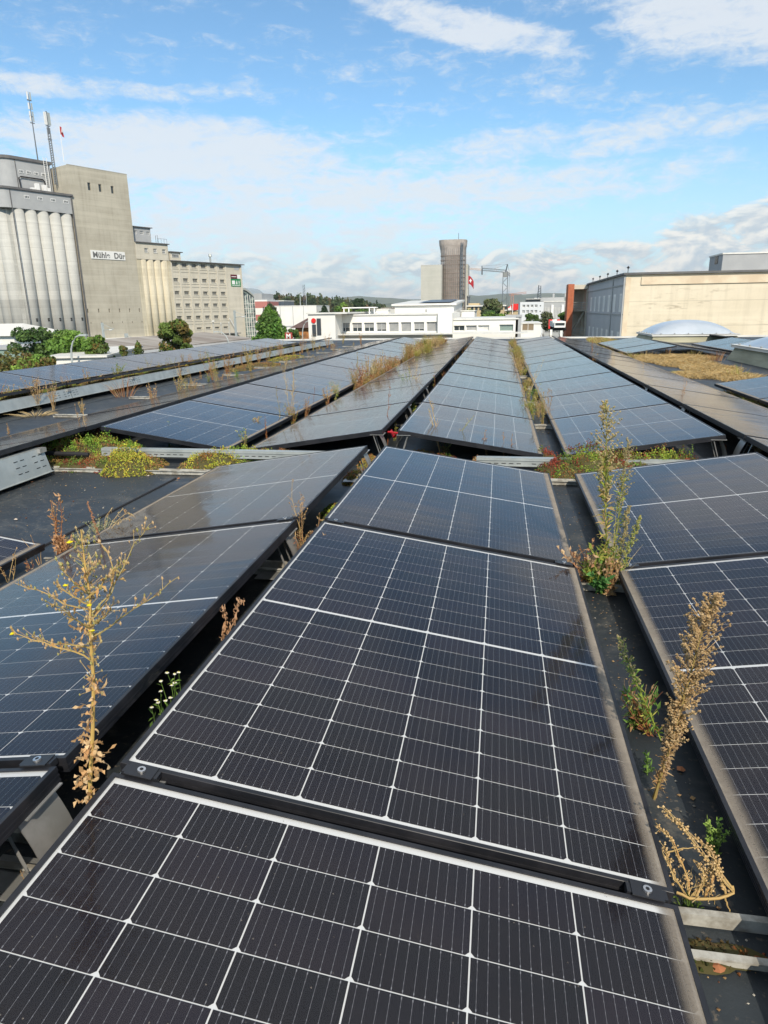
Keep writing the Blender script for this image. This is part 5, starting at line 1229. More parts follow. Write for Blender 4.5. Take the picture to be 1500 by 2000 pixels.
tree('conifer', 'small dark conifer beside the pale blue-grey hall end', (-37.403, 150.0, -3.647), (-37.17, 150.0, 2.12)[2]-ZG, 1.1, [(.022, .042, .02), (.03, .05, .025)], 22, 1800, .4, 'cone', low=.2)
tree('broadleaf_tree', 'dark round tree standing above the others near the roof box', (-59.965, 300.0, -6.134), (-59.653, 300.0, 6.069)[2]-ZG, 2.6, [(.022, .045, .02), (.03, .055, .025)], 23, 2500, .7, low=.15)
tree('autumn_tree', 'yellow-green broad tree right of the small conifer', (-46.486, 210.0, -3.982), (-46.249, 210.0, 3.41)[2]-ZG, 3.2, OG+BG, 24, 3000, .55, low=.1)
tree('broadleaf_tree', 'green broad tree behind the roof box on the white office', (-36.766, 190.0, -3.575), (-36.635, 190.0, 1.875)[2]-ZG, 3.0, BG+DG, 25, 2400, .5, low=.1)
tree('low_hedge', 'green bush at the foot of the scaffolded tower', (-16.877, 215.0, -4.42), (-16.958, 215.0, 3.877)[2]-ZG, 3.0, DG, 26, 2400, .45, low=.2, cat='shrub')
tree('low_hedge', 'second green bush at the foot of the scaffolded tower, by its right edge', (-12.248, 214.0, -4.444), (-12.377, 214.0, 3.64)[2]-ZG, 2.0, DG+BG, 27, 1800, .45, low=.2, cat='shrub')
tree('low_hedge', 'small bush on the terrace beside the slim stair tower', (-6.182, 160.0, -3.131), (-6.268, 160.0, 0.909)[2]-ZG, 1.0, DG+BG, 28, 900, .35, low=.2, cat='shrub')
# wooded hill: one mass nobody could count
g = MB(); rng = random.Random(77)
def wood(x0, x1, y, ztop, n, cols, seed, size=1.6):
    for i in range(n):
        q = rng.random(); x = x0+(x1-x0)*q; yy = y+rng.uniform(0, 60); h = ztop(q)*rng.uniform(.78, 1.03); r_ = rng.uniform(2.2, 4.0); con = rng.random() < .45
        base_c = rng.choice(cols)
        for j in range(5 if con else 4):
            zz = h*(.45+.55*(j+.6)/5); rr2 = r_*((1.05-(j+.5)/5)*.75+.06) if con else r_*rng.uniform(.5, .75)
            if con: c_ = (x, yy, zz)
            else: c_ = (x+rng.uniform(-1, 1)*r_*.5, yy+rng.uniform(-1, 1), h-rr2*1.0-rng.uniform(0, r_*.8))
            crown_leaves(g, (c_[0], c_[1], c_[2]+ZG), (rr2, rr2, h*.11 if con else rr2*.8), 30, [base_c, base_c, tuple(v*.75 for v in base_c)], size, rng)
zt_a = (-143.641, 520.0, 13.851)[2]-ZG
FC = _br([(.050, .080, .035), (.065, .095, .04), (.13, .085, .045), (.035, .06, .03), (.10, .095, .04), (.085, .10, .045)], 1.5)
wood((-182.792, 520.0, 4.786)[0], (-90.648, 520.0, 3.4)[0], 520, lambda q: zt_a*(1.02 if q < .35 else 1.02-(q-.35)*.52), 230, FC, 1)
o = g.build('distant_wood', M_leaf, tint=True); o['kind'] = 'stuff'; o['label'] = 'distant mixed wood on the rise behind the white hall'
g = MB(); wood((-407.069, 900.0, 8.978)[0], (109.104, 900.0, 1.216)[0], 900, lambda q: 13, 330, FC, 2, 2.4); wood((-19.984, 380.0, 2.035)[0], (38.792, 380.0, 1.151)[0], 380, lambda q: 8.5, 60, FC, 3)
o = g.build('far_treetops', M_leaf, tint=True); o['kind'] = 'stuff'; o['label'] = 'far band of treetops along the foot of the hills'
# small far houses between
M_far = [mat('far_wall_pale', (.55, .54, .50)), mat('far_wall_warm', (.50, .42, .32)), mat('far_wall_grey', (.36, .38, .40))]
for i, (px_, w_, h_, lb) in enumerate((((-69.835, 420.0, -9.088), 14, 11.0, 'small pale far house right of the dark round tree'), ((-11.114, 330.0, -7.411), 9, 9.5, 'small far house just right of the slim stair tower'), ((7.868, 400.0, -9.394), 12, 9.0, 'small far house behind the red banner hall'), ((-63.376, 450.0, -9.92), 16, 10.5, 'low far house left of the concrete slab block'))):
    block('far_house', lb, 'house', px_, (px_[0]+w_, px_[1]), 10, h_, M_far[i % 3], M_brown, over=.4, rt_=.6)
# ------------------------------------------------------------------ plants growing on the roof
M_plant = vcmat('plant_colours', .75, .22)
TAN = [(.42, .27, .13), (.50, .34, .17), (.34, .20, .09)]; GOLD = [(.50, .36, .15), (.58, .43, .20), (.42, .29, .11)]
RUST = [(.34, .13, .055), (.42, .18, .07), (.25, .10, .05)]; STRAW = [(.60, .46, .24), (.52, .38, .18), (.66, .53, .30)]
GRN = [(.13, .24, .045), (.18, .30, .06), (.09, .17, .035)]; YGR = [(.30, .34, .06), (.24, .30, .05), (.38, .36, .08)]
GREY = [(.26, .28, .16), (.33, .34, .22), (.20, .22, .12)]; DRED = [(.20, .035, .025), (.27, .06, .035), (.14, .03, .02)]
YEL = [(.75, .62, .03), (.80, .70, .08)]; WHT = [(.75, .75, .68)]
def vary(rng, cols, a=.8, b_=1.2): c = rng.choice(cols); k = rng.uniform(a, b_); return tuple(min(1, q*k) for q in c)
def rv(rng, s=1.0): return Vector((rng.uniform(-s, s), rng.uniform(-s, s), rng.uniform(-s, s)))
def leafq(g, p, d_, L_, w_, rng, curl=0.0):
    """a narrow leaf of two bent pieces"""
    d_ = Vector(d_).normalized(); s_ = d_.cross(rv(rng)+Vector((0, 0, .01))).normalized()*w_*.5
    m_ = Vector(p)+d_*L_*.5+Vector((0, 0, L_*curl*.3)); e = Vector(p)+d_*L_*(.95-abs(curl)*.3)+Vector((0, 0, -L_*curl*.35))
    g.add([Vector(p), m_+s_, e, m_-s_], [(0, 1, 2), (0, 2, 3)] if rng.random() < .5 else [(0, 1, 3), (1, 2, 3)])
def curled(g, p, d_, L_, w_, rng):
    """a dry leaf rolled along its length"""
    d_ = Vector(d_).normalized(); s_ = d_.cross(Vector((0, 0, 1))+rv(rng, .3)).normalized(); vs = []; fs = []; q = Vector(p); n = 6; a = rng.uniform(-.2, .3); turn = rng.uniform(.5, .85)*rng.choice((1, -1, -1))
    for i in range(n+1):
        k = i/n; w2 = w_*math.sin(math.pi*(.12+.8*k))*(.6+.5*rng.random())
        up_ = Vector((0, 0, 1)); vs += [q-s_*w2+up_*w2*.35*rng.uniform(0, 1), q, q+s_*w2+up_*w2*.35*rng.uniform(0, 1)]
        dd = d_*math.cos(a)+up_*math.sin(a); q = q+dd*L_/n; a += -turn if i > 0 else 0
    for i in range(n): b0 = i*3; fs += [(b0, b0+1, b0+4, b0+3), (b0+1, b0+2, b0+5, b0+4)]
    g.add(vs, fs)
def wob(p, q, n, rng, a):
    p, q = Vector(p), Vector(q); out_ = []; off = Vector((0, 0, 0)); L_ = (q-p).length
    for i in range(n+1):
        k = i/n; out_.append(p.lerp(q, k)+off*math.sin(k*math.pi)**.5 if 0 < i < n else (p if i == 0 else q)); off += rv(rng, a*L_)
    return out_
def along(pts, k):
    k = max(0, min(.9999, k))*(len(pts)-1); i = int(k); return pts[i].lerp(pts[i+1], k-i), (pts[i+1]-pts[i]).normalized()
class Plant:
    def __init__(s, name, label, cat, x, y, z=None, group=None, seed=0):
        s.t = thing(name, label, cat, (x, y, ZR if z is None else z), 0, group); s.rng = random.Random(seed); s.st = MB(); s.lf = MB(); s.sd = MB(); s.fl = MB()
    def stem(s, p, q, r0, r1, cols, n=6, w_=.03, sides=4):
        pts = wob(p, q, n, s.rng, w_/n) if not isinstance(p, list) else [Vector(v) for v in p]
        n = len(pts)-1; s.st.tint = vary(s.rng, cols); s.st.tube(pts, [r0+(r1-r0)*i/n for i in range(n+1)], sides, cap=False); return pts
    def seeds(s, p, r, n, size, cols):
        for _ in range(n):
            s.sd.tint = vary(s.rng, cols); s.sd.blobby(Vector(p)+rv(s.rng, r), size*s.rng.uniform(.7, 1.3), 4, 1.1, s.rng)
    def done(s, nm=('stem', 'foliage', 'seed_head', 'flower')):
        for g, k in zip((s.st, s.lf, s.sd, s.fl), nm):
            if g.v: o = g.build(k, M_plant, s.t, tint=True); (o.__setitem__('kind', 'stuff') if k != 'stem' and 'leaf' not in k or k == 'dry_leaf' else None)
        return s.t
def bunch(x, y, h, label, n=6, spread=.25, stemc=TAN, leafc=TAN, seedc=None, leaf=.03, nleaf=14, twigs=4, name='dry_weed', cat='weed', lean=(0, 0), seed=1, r=.0022, seedsz=.0035, flower=None, group=None, lw=.22, low=.0, curl=.4, nfl=5):
    P_ = Plant(name, label, cat, x, y, group=group, seed=seed); rng = P_.rng
    for i in range(n):
        a = rng.uniform(0, TAU); k = rng.uniform(.2, 1); hh = h*rng.uniform(.55, 1.0) if i else h
        q = (lean[0]*hh/h+math.cos(a)*spread*k*h, lean[1]*hh/h+math.sin(a)*spread*k*h, hh)
        pts = P_.stem((rng.uniform(-.012, .012), rng.uniform(-.012, .012), 0), q, r, r*.35, stemc, 6, .12)
        tips = [pts[-1]]
        for j in range(twigs):
            kk = rng.uniform(.35, .95); p0, d0 = along(pts, kk); dd = (d0*.7+rv(rng, .8)+Vector((0, 0, .25))).normalized(); L_ = h*rng.uniform(.08, .22)*(1.3-kk)
            tp_ = P_.stem(p0, p0+dd*L_, r*.45, r*.2, stemc, 3, .1, 3); tips.append(tp_[-1])
            if seedc: 
                for kx_ in (.4, .7, 1): P_.seeds(along(tp_, kx_)[0], .004, 1, seedsz, seedc)
        for j in range(nleaf):
            kk = low+(1-low)*rng.random()**1.3; p0, d0 = along(pts, kk); P_.lf.tint = vary(rng, leafc)
            leafq(P_.lf, p0, d0*.5+rv(rng, 1.0), leaf*rng.uniform(.5, 1.3), leaf*lw*rng.uniform(.6, 1.3), rng, rng.uniform(-curl, curl))
        if seedc: P_.seeds(pts[-1], .006, 3, seedsz, seedc)
        if flower and i < nfl:
            for tpx in tips[:3]: P_.fl.tint = vary(rng, flower); P_.fl.blobby(tpx, .0065, 7, .5, rng)
    return P_.done()
def spike(x, y, tip, label, rad=.03, n=60, stemc=GRN, leafc=YGR, seedc=TAN, seed=3, r=.004, name='fleabane', split=.45, leaf=.04, seedsz=.004, dens=3, cat='weed', z=None, pw=1.0, group=None):
    """one upright stem: narrow leaves below, a plume of seed clusters on short twigs above"""
    P_ = Plant(name, label, cat, x, y, z, group, seed); rng = P_.rng; T_ = Vector(tip); H_ = T_.length
    pts = P_.stem((0, 0, 0), T_, r, r*.3, stemc, 9, .06, 5)
    for i in range(n):
        k = i/n; p0, d0 = along(pts, .06+.94*k); side = (rv(rng)*1.0); side -= d0*side.dot(d0); side.normalize()
        if k > split:
            kk = (k-split)/(1-split); L_ = rad*(math.sin(math.pi*min(1, kk**pw*.85+.12))**.7)*rng.uniform(.5, 1.2)*(.75+.9*abs(MN.noise(Vector((i*.11, side.x*1.7+seed, side.y*1.7)))))
            tp_ = P_.stem(p0, p0+(side*.8+d0*.8)*L_, r*.25, r*.12, stemc if kk < .5 else seedc, 2, .05, 3)
            for q in (.45, .75, 1.0): P_.seeds(along(tp_, q)[0], .0035, dens, seedsz, seedc)
        if k < split+.25:
            for _ in range(2):
                s2 = rv(rng); P_.lf.tint = vary(rng, leafc); leafq(P_.lf, p0, s2*.9+d0*.6, leaf*rng.uniform(.5, 1.2), leaf*.11, rng, rng.uniform(-.1, .5))
    return P_.done()
def tuft(x, y, h, label, n=30, cols=STRAW, spread=.5, r=.0012, seed=5, name='dry_grass_tuft', lean=(0, 0), group=None, w0=.03, seedc=None):
    P_ = Plant(name, label, 'grass tuft', x, y, group=group, seed=seed); rng = P_.rng; g = P_.st
    for i in range(n):
        a = rng.uniform(0, TAU); k = rng.random()**.6; hh = h*rng.uniform(.4, 1); b0 = Vector((math.cos(a)*w0*k, math.sin(a)*w0*k, 0))
        e = b0+Vector((math.cos(a)*spread*k*hh+lean[0], math.sin(a)*spread*k*hh+lean[1], hh*(1-.3*k*k)))
        m_ = b0.lerp(e, .5)+Vector((0, 0, hh*.12)); pts = [b0, m_, e+Vector((0, 0, -hh*.05*k))]
        g.tint = vary(rng, cols); g.tube(pts, [r, r*.8, r*.25], 3, cap=False)
        if seedc and i % 2 == 0: P_.seeds(e, .004, 2, .003, seedc)
    P_.st, s_ = MB(), P_.st; P_.lf = s_; return P_.done(('stem', 'blade', 'seed_head', 'flower'))

# --- the tall withered wild lettuce at the left
YB = -.07
P_ = Plant('withered_wild_lettuce', 'tall withered branching weed with two yellow flowers in the left ridge gap', 'weed', -.062, YB, ZR, seed=31); rng = P_.rng
O = Vector((-.062, YB, ZR))
def W3(t_, dy=0.0):
    v = Vector(t_)-O; v.y += dy; return v
st = [Vector((0, 0, 0)), W3((-0.026, -0.07, -0.001)), W3((-0.002, -0.07, 0.12)), W3((0.017, -0.07, 0.234)), W3((0.025, -0.07, 0.332)), W3((0.029, -0.07, 0.404), .01), W3((0.022, -0.07, 0.474), .02), W3((0.017, -0.07, 0.527), .03)]
P_.st.tint = (.62, .42, .13); P_.st.tube(st, [.0042, .0041, .0038, .0033, .0028, .0022, .0014, .0008], 7, cap=False)
BR = [
 [(0.021, -0.07, 0.278), (0.001, -0.09, 0.307), (-0.026, -0.1, 0.318), (-0.065, -0.11, 0.337), (-0.096, -0.12, 0.355)],
 [(0.023, -0.07, 0.305), (-0.032, -0.05, 0.298), (-0.083, -0.04, 0.289), (-0.122, -0.04, 0.306)],
 [(0.03, -0.07, 0.327), (0.061, -0.06, 0.345), (0.108, -0.05, 0.381), (0.144, -0.03, 0.403), (0.187, -0.02, 0.438)],
 [(0.035, -0.07, 0.374), (0.064, -0.05, 0.407), (0.084, -0.03, 0.451), (0.106, -0.02, 0.497), (0.135, -0.01, 0.532)],
 [(0.03, -0.07, 0.358), (0.052, -0.04, 0.392), (0.064, -0.03, 0.44), (0.053, -0.02, 0.478), (0.027, -0.01, 0.497)],
 [(0.031, -0.07, 0.404), (0.065, -0.08, 0.435), (0.096, -0.09, 0.467), (0.121, -0.09, 0.486)],
 [(0.031, -0.07, 0.414), (0.03, -0.1, 0.449), (0.023, -0.12, 0.485)],
 [(0.028, -0.07, 0.344), (0.031, -0.11, 0.38), (0.032, -0.14, 0.416), (0.025, -0.16, 0.434)],
 [(0.028, -0.07, 0.384), (-0.049, -0.03, 0.371), (-0.085, -0.02, 0.388), (-0.136, -0.01, 0.392), (-0.17, 0.0, 0.397)],
 [(0.027, -0.07, 0.347), (0.087, -0.11, 0.391), (0.121, -0.13, 0.431)],
 [(0.03, -0.07, 0.394), (-0.027, -0.02, 0.381), (-0.072, 0.0, 0.389), (-0.079, 0.0, 0.399)],
 [(0.025, -0.07, 0.444), (0.051, -0.08, 0.467), (0.08, -0.09, 0.486)],
]
for i, br in enumerate(BR):
    pts = [W3(q) for q in br]; P_.st.tint = vary(rng, [(.60, .42, .14), (.55, .38, .15), (.50, .40, .16)], .85, 1.1); n = len(pts)
    fine = [along(pts, k/8)[0]+rv(rng, .002) for k in range(9)]; P_.st.tube(fine, [.0018-.0013*k/8 for k in range(9)], 5, cap=False)
    for j in range(20):
        k = .25+.75*rng.random(); p0, d0 = along(pts, k); tip = p0+(d0*.6+rv(rng, .7)+Vector((0, 0, .2)))*rng.uniform(.006, .022)
        P_.st.tint = vary(rng, TAN+GOLD); P_.st.tube([p0, tip], [.0007, .0004], 3, cap=False)
        P_.sd.tint = vary(rng, [(.55, .38, .20), (.42, .30, .13), (.36, .33, .12)]); P_.sd.blobby(tip, rng.uniform(.0015, .0032), 4, 1.7, rng)
    for j in range(5):
        p0, d0 = along(pts, rng.uniform(.05, .5)); P_.lf.tint = vary(rng, [(.55, .36, .14), (.48, .27, .10)]); leafq(P_.lf, p0, d0*.4+rv(rng), .02, .006, rng, .5)
for i in range(150):
    k = rng.uniform(.40, .97); p0, d0 = along(st, k); tip = p0+(rv(rng, 1)+Vector((0, 0, .5)))*rng.uniform(.01, .034)*(1.15-k*.5)
    P_.st.tint = vary(rng, GOLD+TAN+[(.30, .30, .09)]); P_.st.tube([p0, tip], [.0008, .0004], 3, cap=False)
    P_.sd.tint = vary(rng, [(.50, .40, .18), (.38, .34, .12), (.55, .42, .22)]); P_.sd.blobby(tip, rng.uniform(.0015, .003), 4, 1.7, rng)
for i in range(120):
    k = rng.choice((rng.uniform(.01, .13), rng.uniform(.01, .28), rng.uniform(.01, .30), rng.uniform(.12, .45), rng.uniform(.3, .62))); p0, d0 = along(st, k); a = rng.uniform(0, TAU); P_.lf.tint = vary(rng, [(.56, .34, .15), (.48, .27, .12), (.62, .43, .22), (.40, .24, .11)])
    dr = Vector((math.cos(a), math.sin(a), rng.uniform(-.9, .2)))
    if rng.random() < .42: curled(P_.lf, p0, dr, rng.uniform(.016, .040)*(1 if k < .3 else .6), rng.uniform(.0035, .0075), rng)
    else:
        q = p0
        for s_ in range(rng.randint(3, 6)):
            d2 = (dr+rv(rng, .9)).normalized(); P_.lf.tint = vary(rng, [(.58, .36, .17), (.46, .27, .12), (.62, .44, .24)]); leafq(P_.lf, q, d2, rng.uniform(.010, .020), rng.uniform(.006, .013), rng, rng.uniform(-.8, .8)); q = q+d2*.008
for q in ((0.04, -0.085, 0.349), (0.046, -0.09, 0.402), (-0.002, -0.05, 0.506), (-0.095, -0.12, 0.351), (0.004, -0.09, 0.438)):
    P_.fl.tint = (.80, .68, .02); P_.fl.blobby(W3(q), .0052 if q[2] < .99 else .004, 9, .6, rng)
P_.done(('stem', 'dry_leaf', 'bud', 'yellow_flower'))

# --- daisy fleabane in the dark gap
P_ = Plant('daisy_fleabane', 'green daisy-like weed with small white flowers deep in the dark ridge gap', 'weed', -.065, .34, ZR, seed=33); rng = P_.rng
for q in ((-0.108, 0.42, -0.038), (-0.087, 0.42, -0.04), (-0.085, 0.44, -0.046), (-0.09, 0.42, -0.067), (-0.089, 0.4, -0.063), (-0.107, 0.38, -0.04), (-0.099, 0.36, -0.058), (-0.073, 0.36, -0.075), (-0.103, 0.34, -0.072), (-0.077, 0.34, -0.072), (-0.093, 0.33, -0.073), (-0.107, 0.32, -0.082)):
    p = Vector(q)-Vector((-.065, .34, ZR)); pts = P_.stem((rng.uniform(-.02, .02), rng.uniform(-.04, .04), 0), p, .0014, .0006, GRN, 5, .12, 3)
    P_.fl.tint = (.78, .78, .66); P_.fl.blobby(p, .0055, 9, .45, rng); P_.fl.tint = (.65, .60, .12); P_.fl.blobby(p+Vector((0, 0, .002)), .0026, 6, .6, rng)
    for j in range(9): p0, d0 = along(pts, rng.uniform(.1, .95)); P_.lf.tint = vary(rng, GRN); leafq(P_.lf, p0, d0*.5+rv(rng), .03*rng.uniform(.5, 1), .005, rng, .2)
for j in range(26):
    P_.lf.tint = vary(rng, GRN, .5, .9); leafq(P_.lf, (rng.uniform(-.04, .04), rng.uniform(-.25, .05), rng.uniform(.02, .15)), rv(rng)+Vector((0, 0, .5)), .05, .007, rng, .3)
P_.done(('stem', 'foliage', 'seed_head', 'white_flower'))

# --- small curled brown weed by the ridge
def curly(x, y, z0, pts_list, label, cols, seed, nl=26, ls=.02):
    P_ = Plant('curled_dry_weed', label, 'weed', x, y, z0, seed=seed); rng = P_.rng; O_ = Vector((x, y, z0))
    for pl in pts_list:
        pts = [Vector(q)-O_ for q in pl]; fine = [along(pts, k/8)[0]+rv(rng, .0015) for k in range(9)]; P_.st.tint = vary(rng, cols); P_.st.tube(fine, [.0016]*5+[.0013, .001, .0008, .0005], 4, cap=False)
        for j in range(nl):
            p0, d0 = along(pts, rng.random()); P_.lf.tint = vary(rng, cols); curled(P_.lf, p0, rv(rng), ls*rng.uniform(.5, 1.2), ls*.10, rng)
    return P_.done(('stem', 'dry_leaf', 'bud', 'flower'))
curly(-.055, .80, ZR, [[(-.055, .80, ZR), (-0.115, 0.8, -0.127), (-0.094, 0.8, -0.068), (-0.1, 0.8, -0.014)], [(-.05, .81, ZR), (-0.093, 0.8, -0.114), (-0.062, 0.8, -0.057), (-0.046, 0.8, 0.007), (-0.025, 0.8, 0.014)]], 'small curled brown weed poking from the ridge gap beside the central panel', [(.52, .33, .20), (.45, .26, .14)], 41, 90, .026)
# dry rusty bush at the seam
bunch(-.045, 1.62, .30, 'bushy rust-brown dry weed in the ridge gap at the second seam', n=18, spread=.42, stemc=RUST+TAN, leafc=RUST+TAN, nleaf=12, twigs=5, leaf=.030, seed=51, r=.0018, seedc=TAN, seedsz=.0022, lean=(.03, .02))
bunch(-.075, 1.68, .43, 'taller pale dry weed leaning left beside the rusty bush', n=4, spread=.16, stemc=GOLD+TAN, leafc=TAN, nleaf=8, twigs=9, leaf=.018, seed=52, r=.0020, seedc=TAN, seedsz=.003, lean=(-.10, .12))

# --- tall green fleabane at the gutter, and its companions
def gx(px_, py_): return (px_, py_)
bx, by, ldx, ldz = (1.233, 1.726, -0.068, 0.807)
spike(bx+.02, by, (ldx-.0, .0, ldz), 'tallest green-stemmed fleabane rising over the gutter right of centre', rad=.070, n=210, stemc=[(.28, .32, .05), (.24, .28, .06)], leafc=YGR+GOLD, seedc=[(.52, .40, .22), (.46, .37, .18), (.38, .34, .12)], seed=61, r=.0042, split=.44, leaf=.055, seedsz=.0032, dens=3)
spike(bx+.03, by+.02, (.035, .05, ldz*.80), 'second plume of the tall fleabane clump, slightly shorter and to the right', rad=.055, n=130, stemc=[(.30, .30, .08)], leafc=YGR, seedc=[(.42, .34, .20), (.34, .29, .14)], seed=62, r=.003, split=.5, leaf=.04, seedsz=.003, dens=2)
spike(bx+.05, by-.02, (.075, .0, ldz*.42), 'short green budded stem at the right of the fleabane clump', rad=.022, n=85, stemc=GRN, leafc=GRN, seedc=[(.30, .32, .10), (.40, .36, .12)], seed=63, r=.0024, split=.15, leaf=.02, seedsz=.0034, dens=2)
spike(bx+.04, by-.0, (.045, .02, ldz*.46), 'olive budded stem between the fleabane and the short green one', rad=.026, n=85, stemc=YGR, leafc=YGR, seedc=[(.34, .30, .12), (.42, .33, .16)], seed=64, r=.0024, split=.2, leaf=.022, seedsz=.003, dens=2)
tuft(bx+.045, by, ldz*.55, 'few thin straw stalks fanning right from the fleabane clump', n=6, cols=STRAW, spread=.28, seed=65, r=.0011, lean=(.05, 0), name='straw_stalks')
bunch(bx-.045, by+.02, .20, 'brown-leaved dry weed hanging over the panel edge left of the fleabane', n=12, spread=.6, stemc=RUST+TAN, leafc=[(.46, .30, .17), (.40, .20, .10), (.52, .36, .20)], nleaf=26, leaf=.032, lw=.42, seed=66, r=.0018, lean=(-.06, .03), curl=.7)
bunch(bx-.035, by-.02, .19, 'leafy fresh green weed at the foot of the fleabane', n=13, spread=.40, stemc=YGR, leafc=GRN+YGR+YGR, nleaf=30, leaf=.045, seed=67, r=.002, twigs=1, name='green_weed', lw=.2, low=.15)
bunch(bx-.005, by-.05, .10, 'broad-leaved dark green seedling low in the gutter', n=7, spread=.5, stemc=GRN, leafc=[(.06, .16, .04), (.08, .20, .05)], nleaf=18, leaf=.038, seed=68, r=.002, twigs=0, name='green_weed', lw=.42, low=.3, lean=(-.02, -.03))
bunch(bx+.02, by-.06, .17, 'withered brown stubble at the foot of the fleabane', n=16, spread=.22, stemc=TAN+RUST, leafc=TAN+[(.46, .32, .20)], nleaf=18, leaf=.026, seed=69, r=.0019, twigs=2, curl=.8, lw=.35)

# --- the brown plume in the foreground
bx, by, ldx, ldz = (1.173, 0.389, 0.078, 0.549)
spike(bx, by, (ldx*1.0, .0, ldz), 'thick brown seed plume leaning right in the foreground gutter', rad=.058, pw=1.6, n=330, stemc=[(.42, .25, .10), (.36, .27, .09)], leafc=[(.44, .27, .12), (.40, .28, .14)], seedc=[(.48, .33, .16), (.56, .40, .21), (.40, .26, .12)], seed=71, r=.0045, split=.22, leaf=.026, seedsz=.0025, dens=4)
spike(bx+.005, by+.005, (ldx*.45, .01, ldz*.5), 'shorter grey-brown side plume of the foreground gutter weed', rad=.024, n=80, stemc=TAN, leafc=TAN, seedc=[(.42, .30, .18), (.36, .24, .13)], seed=72, r=.003, split=.1, leaf=.03, seedsz=.0036, dens=2)
_s = (1.243, 0.634, -0.134, 0.303)
spike(_s[0], _s[1], (_s[2], .03, _s[3]), 'bright green sprig leaning left over the foreground gutter', rad=.018, n=70, stemc=[(.26, .34, .05)], leafc=GRN+YGR, seedc=[(.40, .33, .16), (.28, .32, .10)], seed=73, r=.0022, split=.5, leaf=.034, seedsz=.003, dens=2)
bunch(_s[0]-.02, _s[1]+.03, .12, 'reddish-brown low shoot beside the green sprig', n=6, spread=.6, stemc=RUST, leafc=RUST+YGR, nleaf=26, leaf=.022, seed=74, r=.0018, lean=(-.06, .03))
bunch(_s[0]-.055, _s[1]+.06, .15, 'spiky fan of thin brown and green blades left of the green sprig', n=30, spread=.40, stemc=TAN+GRN+RUST, leafc=TAN+GRN, nleaf=6, leaf=.035, seed=75, r=.0016, twigs=0)
bunch(bx+.01, by+.10, .06, 'tiny dark green shoot next to the big plume', n=4, spread=.35, stemc=GRN, leafc=GRN, nleaf=18, leaf=.016, seed=76, r=.0014, name='green_weed')

# --- golden tangle at the near rail
P_ = Plant('golden_dry_tangle', 'golden curled dry weed lying across the gutter beside the near clamp', 'weed', 1.158, 0.099, ZR+.02, seed=81); rng = P_.rng
O_ = Vector(P_.t.location)
TR = [[(1.148, 0.07, -0.238), (1.174, 0.06, -0.242), (1.217, 0.06, -0.236), (1.254, 0.07, -0.226), (1.251, 0.075, -0.212)],
 [(1.253, 0.07, -0.222), (1.232, 0.08, -0.2), (1.219, 0.1, -0.19), (1.191, 0.12, -0.168), (1.167, 0.14, -0.137), (1.127, 0.16, -0.11)],
 [(1.25, 0.07, -0.213), (1.227, 0.1, -0.189), (1.215, 0.12, -0.164), (1.198, 0.14, -0.165), (1.16, 0.15, -0.14), (1.135, 0.16, -0.126)],
 [(1.172, 0.07, -0.245), (1.175, 0.09, -0.225), (1.161, 0.11, -0.195), (1.148, 0.13, -0.163), (1.118, 0.15, -0.148)],
 [(1.166, 0.07, -0.243), (1.149, 0.09, -0.223), (1.137, 0.11, -0.198), (1.13, 0.13, -0.179)],
 [(1.201, 0.07, -0.249), (1.215, 0.08, -0.216), (1.223, 0.1, -0.202), (1.219, 0.11, -0.199)],
 [(1.186, 0.07, -0.245), (1.204, 0.09, -0.221), (1.203, 0.1, -0.205), (1.196, 0.12, -0.202)],
 [(1.24, 0.07, -0.228), (1.236, 0.08, -0.213), (1.224, 0.09, -0.186), (1.228, 0.1, -0.178)],
 [(1.133, 0.12, -0.189), (1.161, 0.12, -0.174), (1.202, 0.12, -0.166)],
 [(1.24, 0.07, -0.237), (1.242, 0.05, -0.245), (1.244, 0.03, -0.249)],
 [(1.176, 0.07, -0.244), (1.194, 0.085, -0.237), (1.212, 0.1, -0.214), (1.226, 0.11, -0.193)]]
for i, br in enumerate(TR):
    pts = [Vector(q)-O_ for q in br]; P_.st.tint = vary(rng, [(.62, .36, .13), (.58, .40, .16)], .85, 1.1); fine = [along(pts, k/9)[0]+rv(rng, .001) for k in range(10)]
    r0 = .0032 if i == 0 else .0019; P_.st.tube(fine, [r0-(r0-.0007)*(k/9 if i else 0) for k in range(10)], 5, cap=False)
    if i in (0, 8, 9): continue
    for _c in range(2):
        off = rv(rng, .006); P_.st.tint = vary(rng, GOLD+TAN); P_.st.tube([q_+off*(k/9)+rv(rng, .002) for k, q_ in enumerate(fine)], [.0015-.0009*k/9 for k in range(10)], 4, cap=False)
    for j in range(80 if i in (1, 2) else 44):
        k = rng.uniform(.15, 1); p0, d0 = along(pts, k); tip = p0+(d0*.3+rv(rng, .9))*rng.uniform(.004, .012)
        P_.st.tint = vary(rng, GOLD); P_.st.tube([p0, tip], [.0007, .0005], 3, cap=False); P_.sd.tint = vary(rng, [(.62, .44, .22), (.54, .36, .16)]); P_.sd.blobby(tip, rng.uniform(.0018, .0034), 5, 1.1, rng)
for j in range(40):
    p0 = Vector((1.193, 0.08, -0.236))-O_+Vector((rng.uniform(-.03, .03), rng.uniform(-.03, .03), rng.uniform(-.01, .01))); P_.st.tint = vary(rng, GOLD); P_.st.tube([p0, p0+Vector((rng.uniform(-.01, .02), rng.uniform(0, .04), rng.uniform(0, .01)))], [.0008, .0004], 3, cap=False)
P_.done()
bunch(1.264, 0.234, .07, 'small bright green succulent weed beside the golden tangle', n=13, spread=.42, stemc=GRN, leafc=[(.28, .40, .08), (.20, .33, .06)], nleaf=13, leaf=.012, lw=.5, seed=82, r=.0014, twigs=2, name='green_weed', seedc=[(.30, .42, .10)], seedsz=.0024)
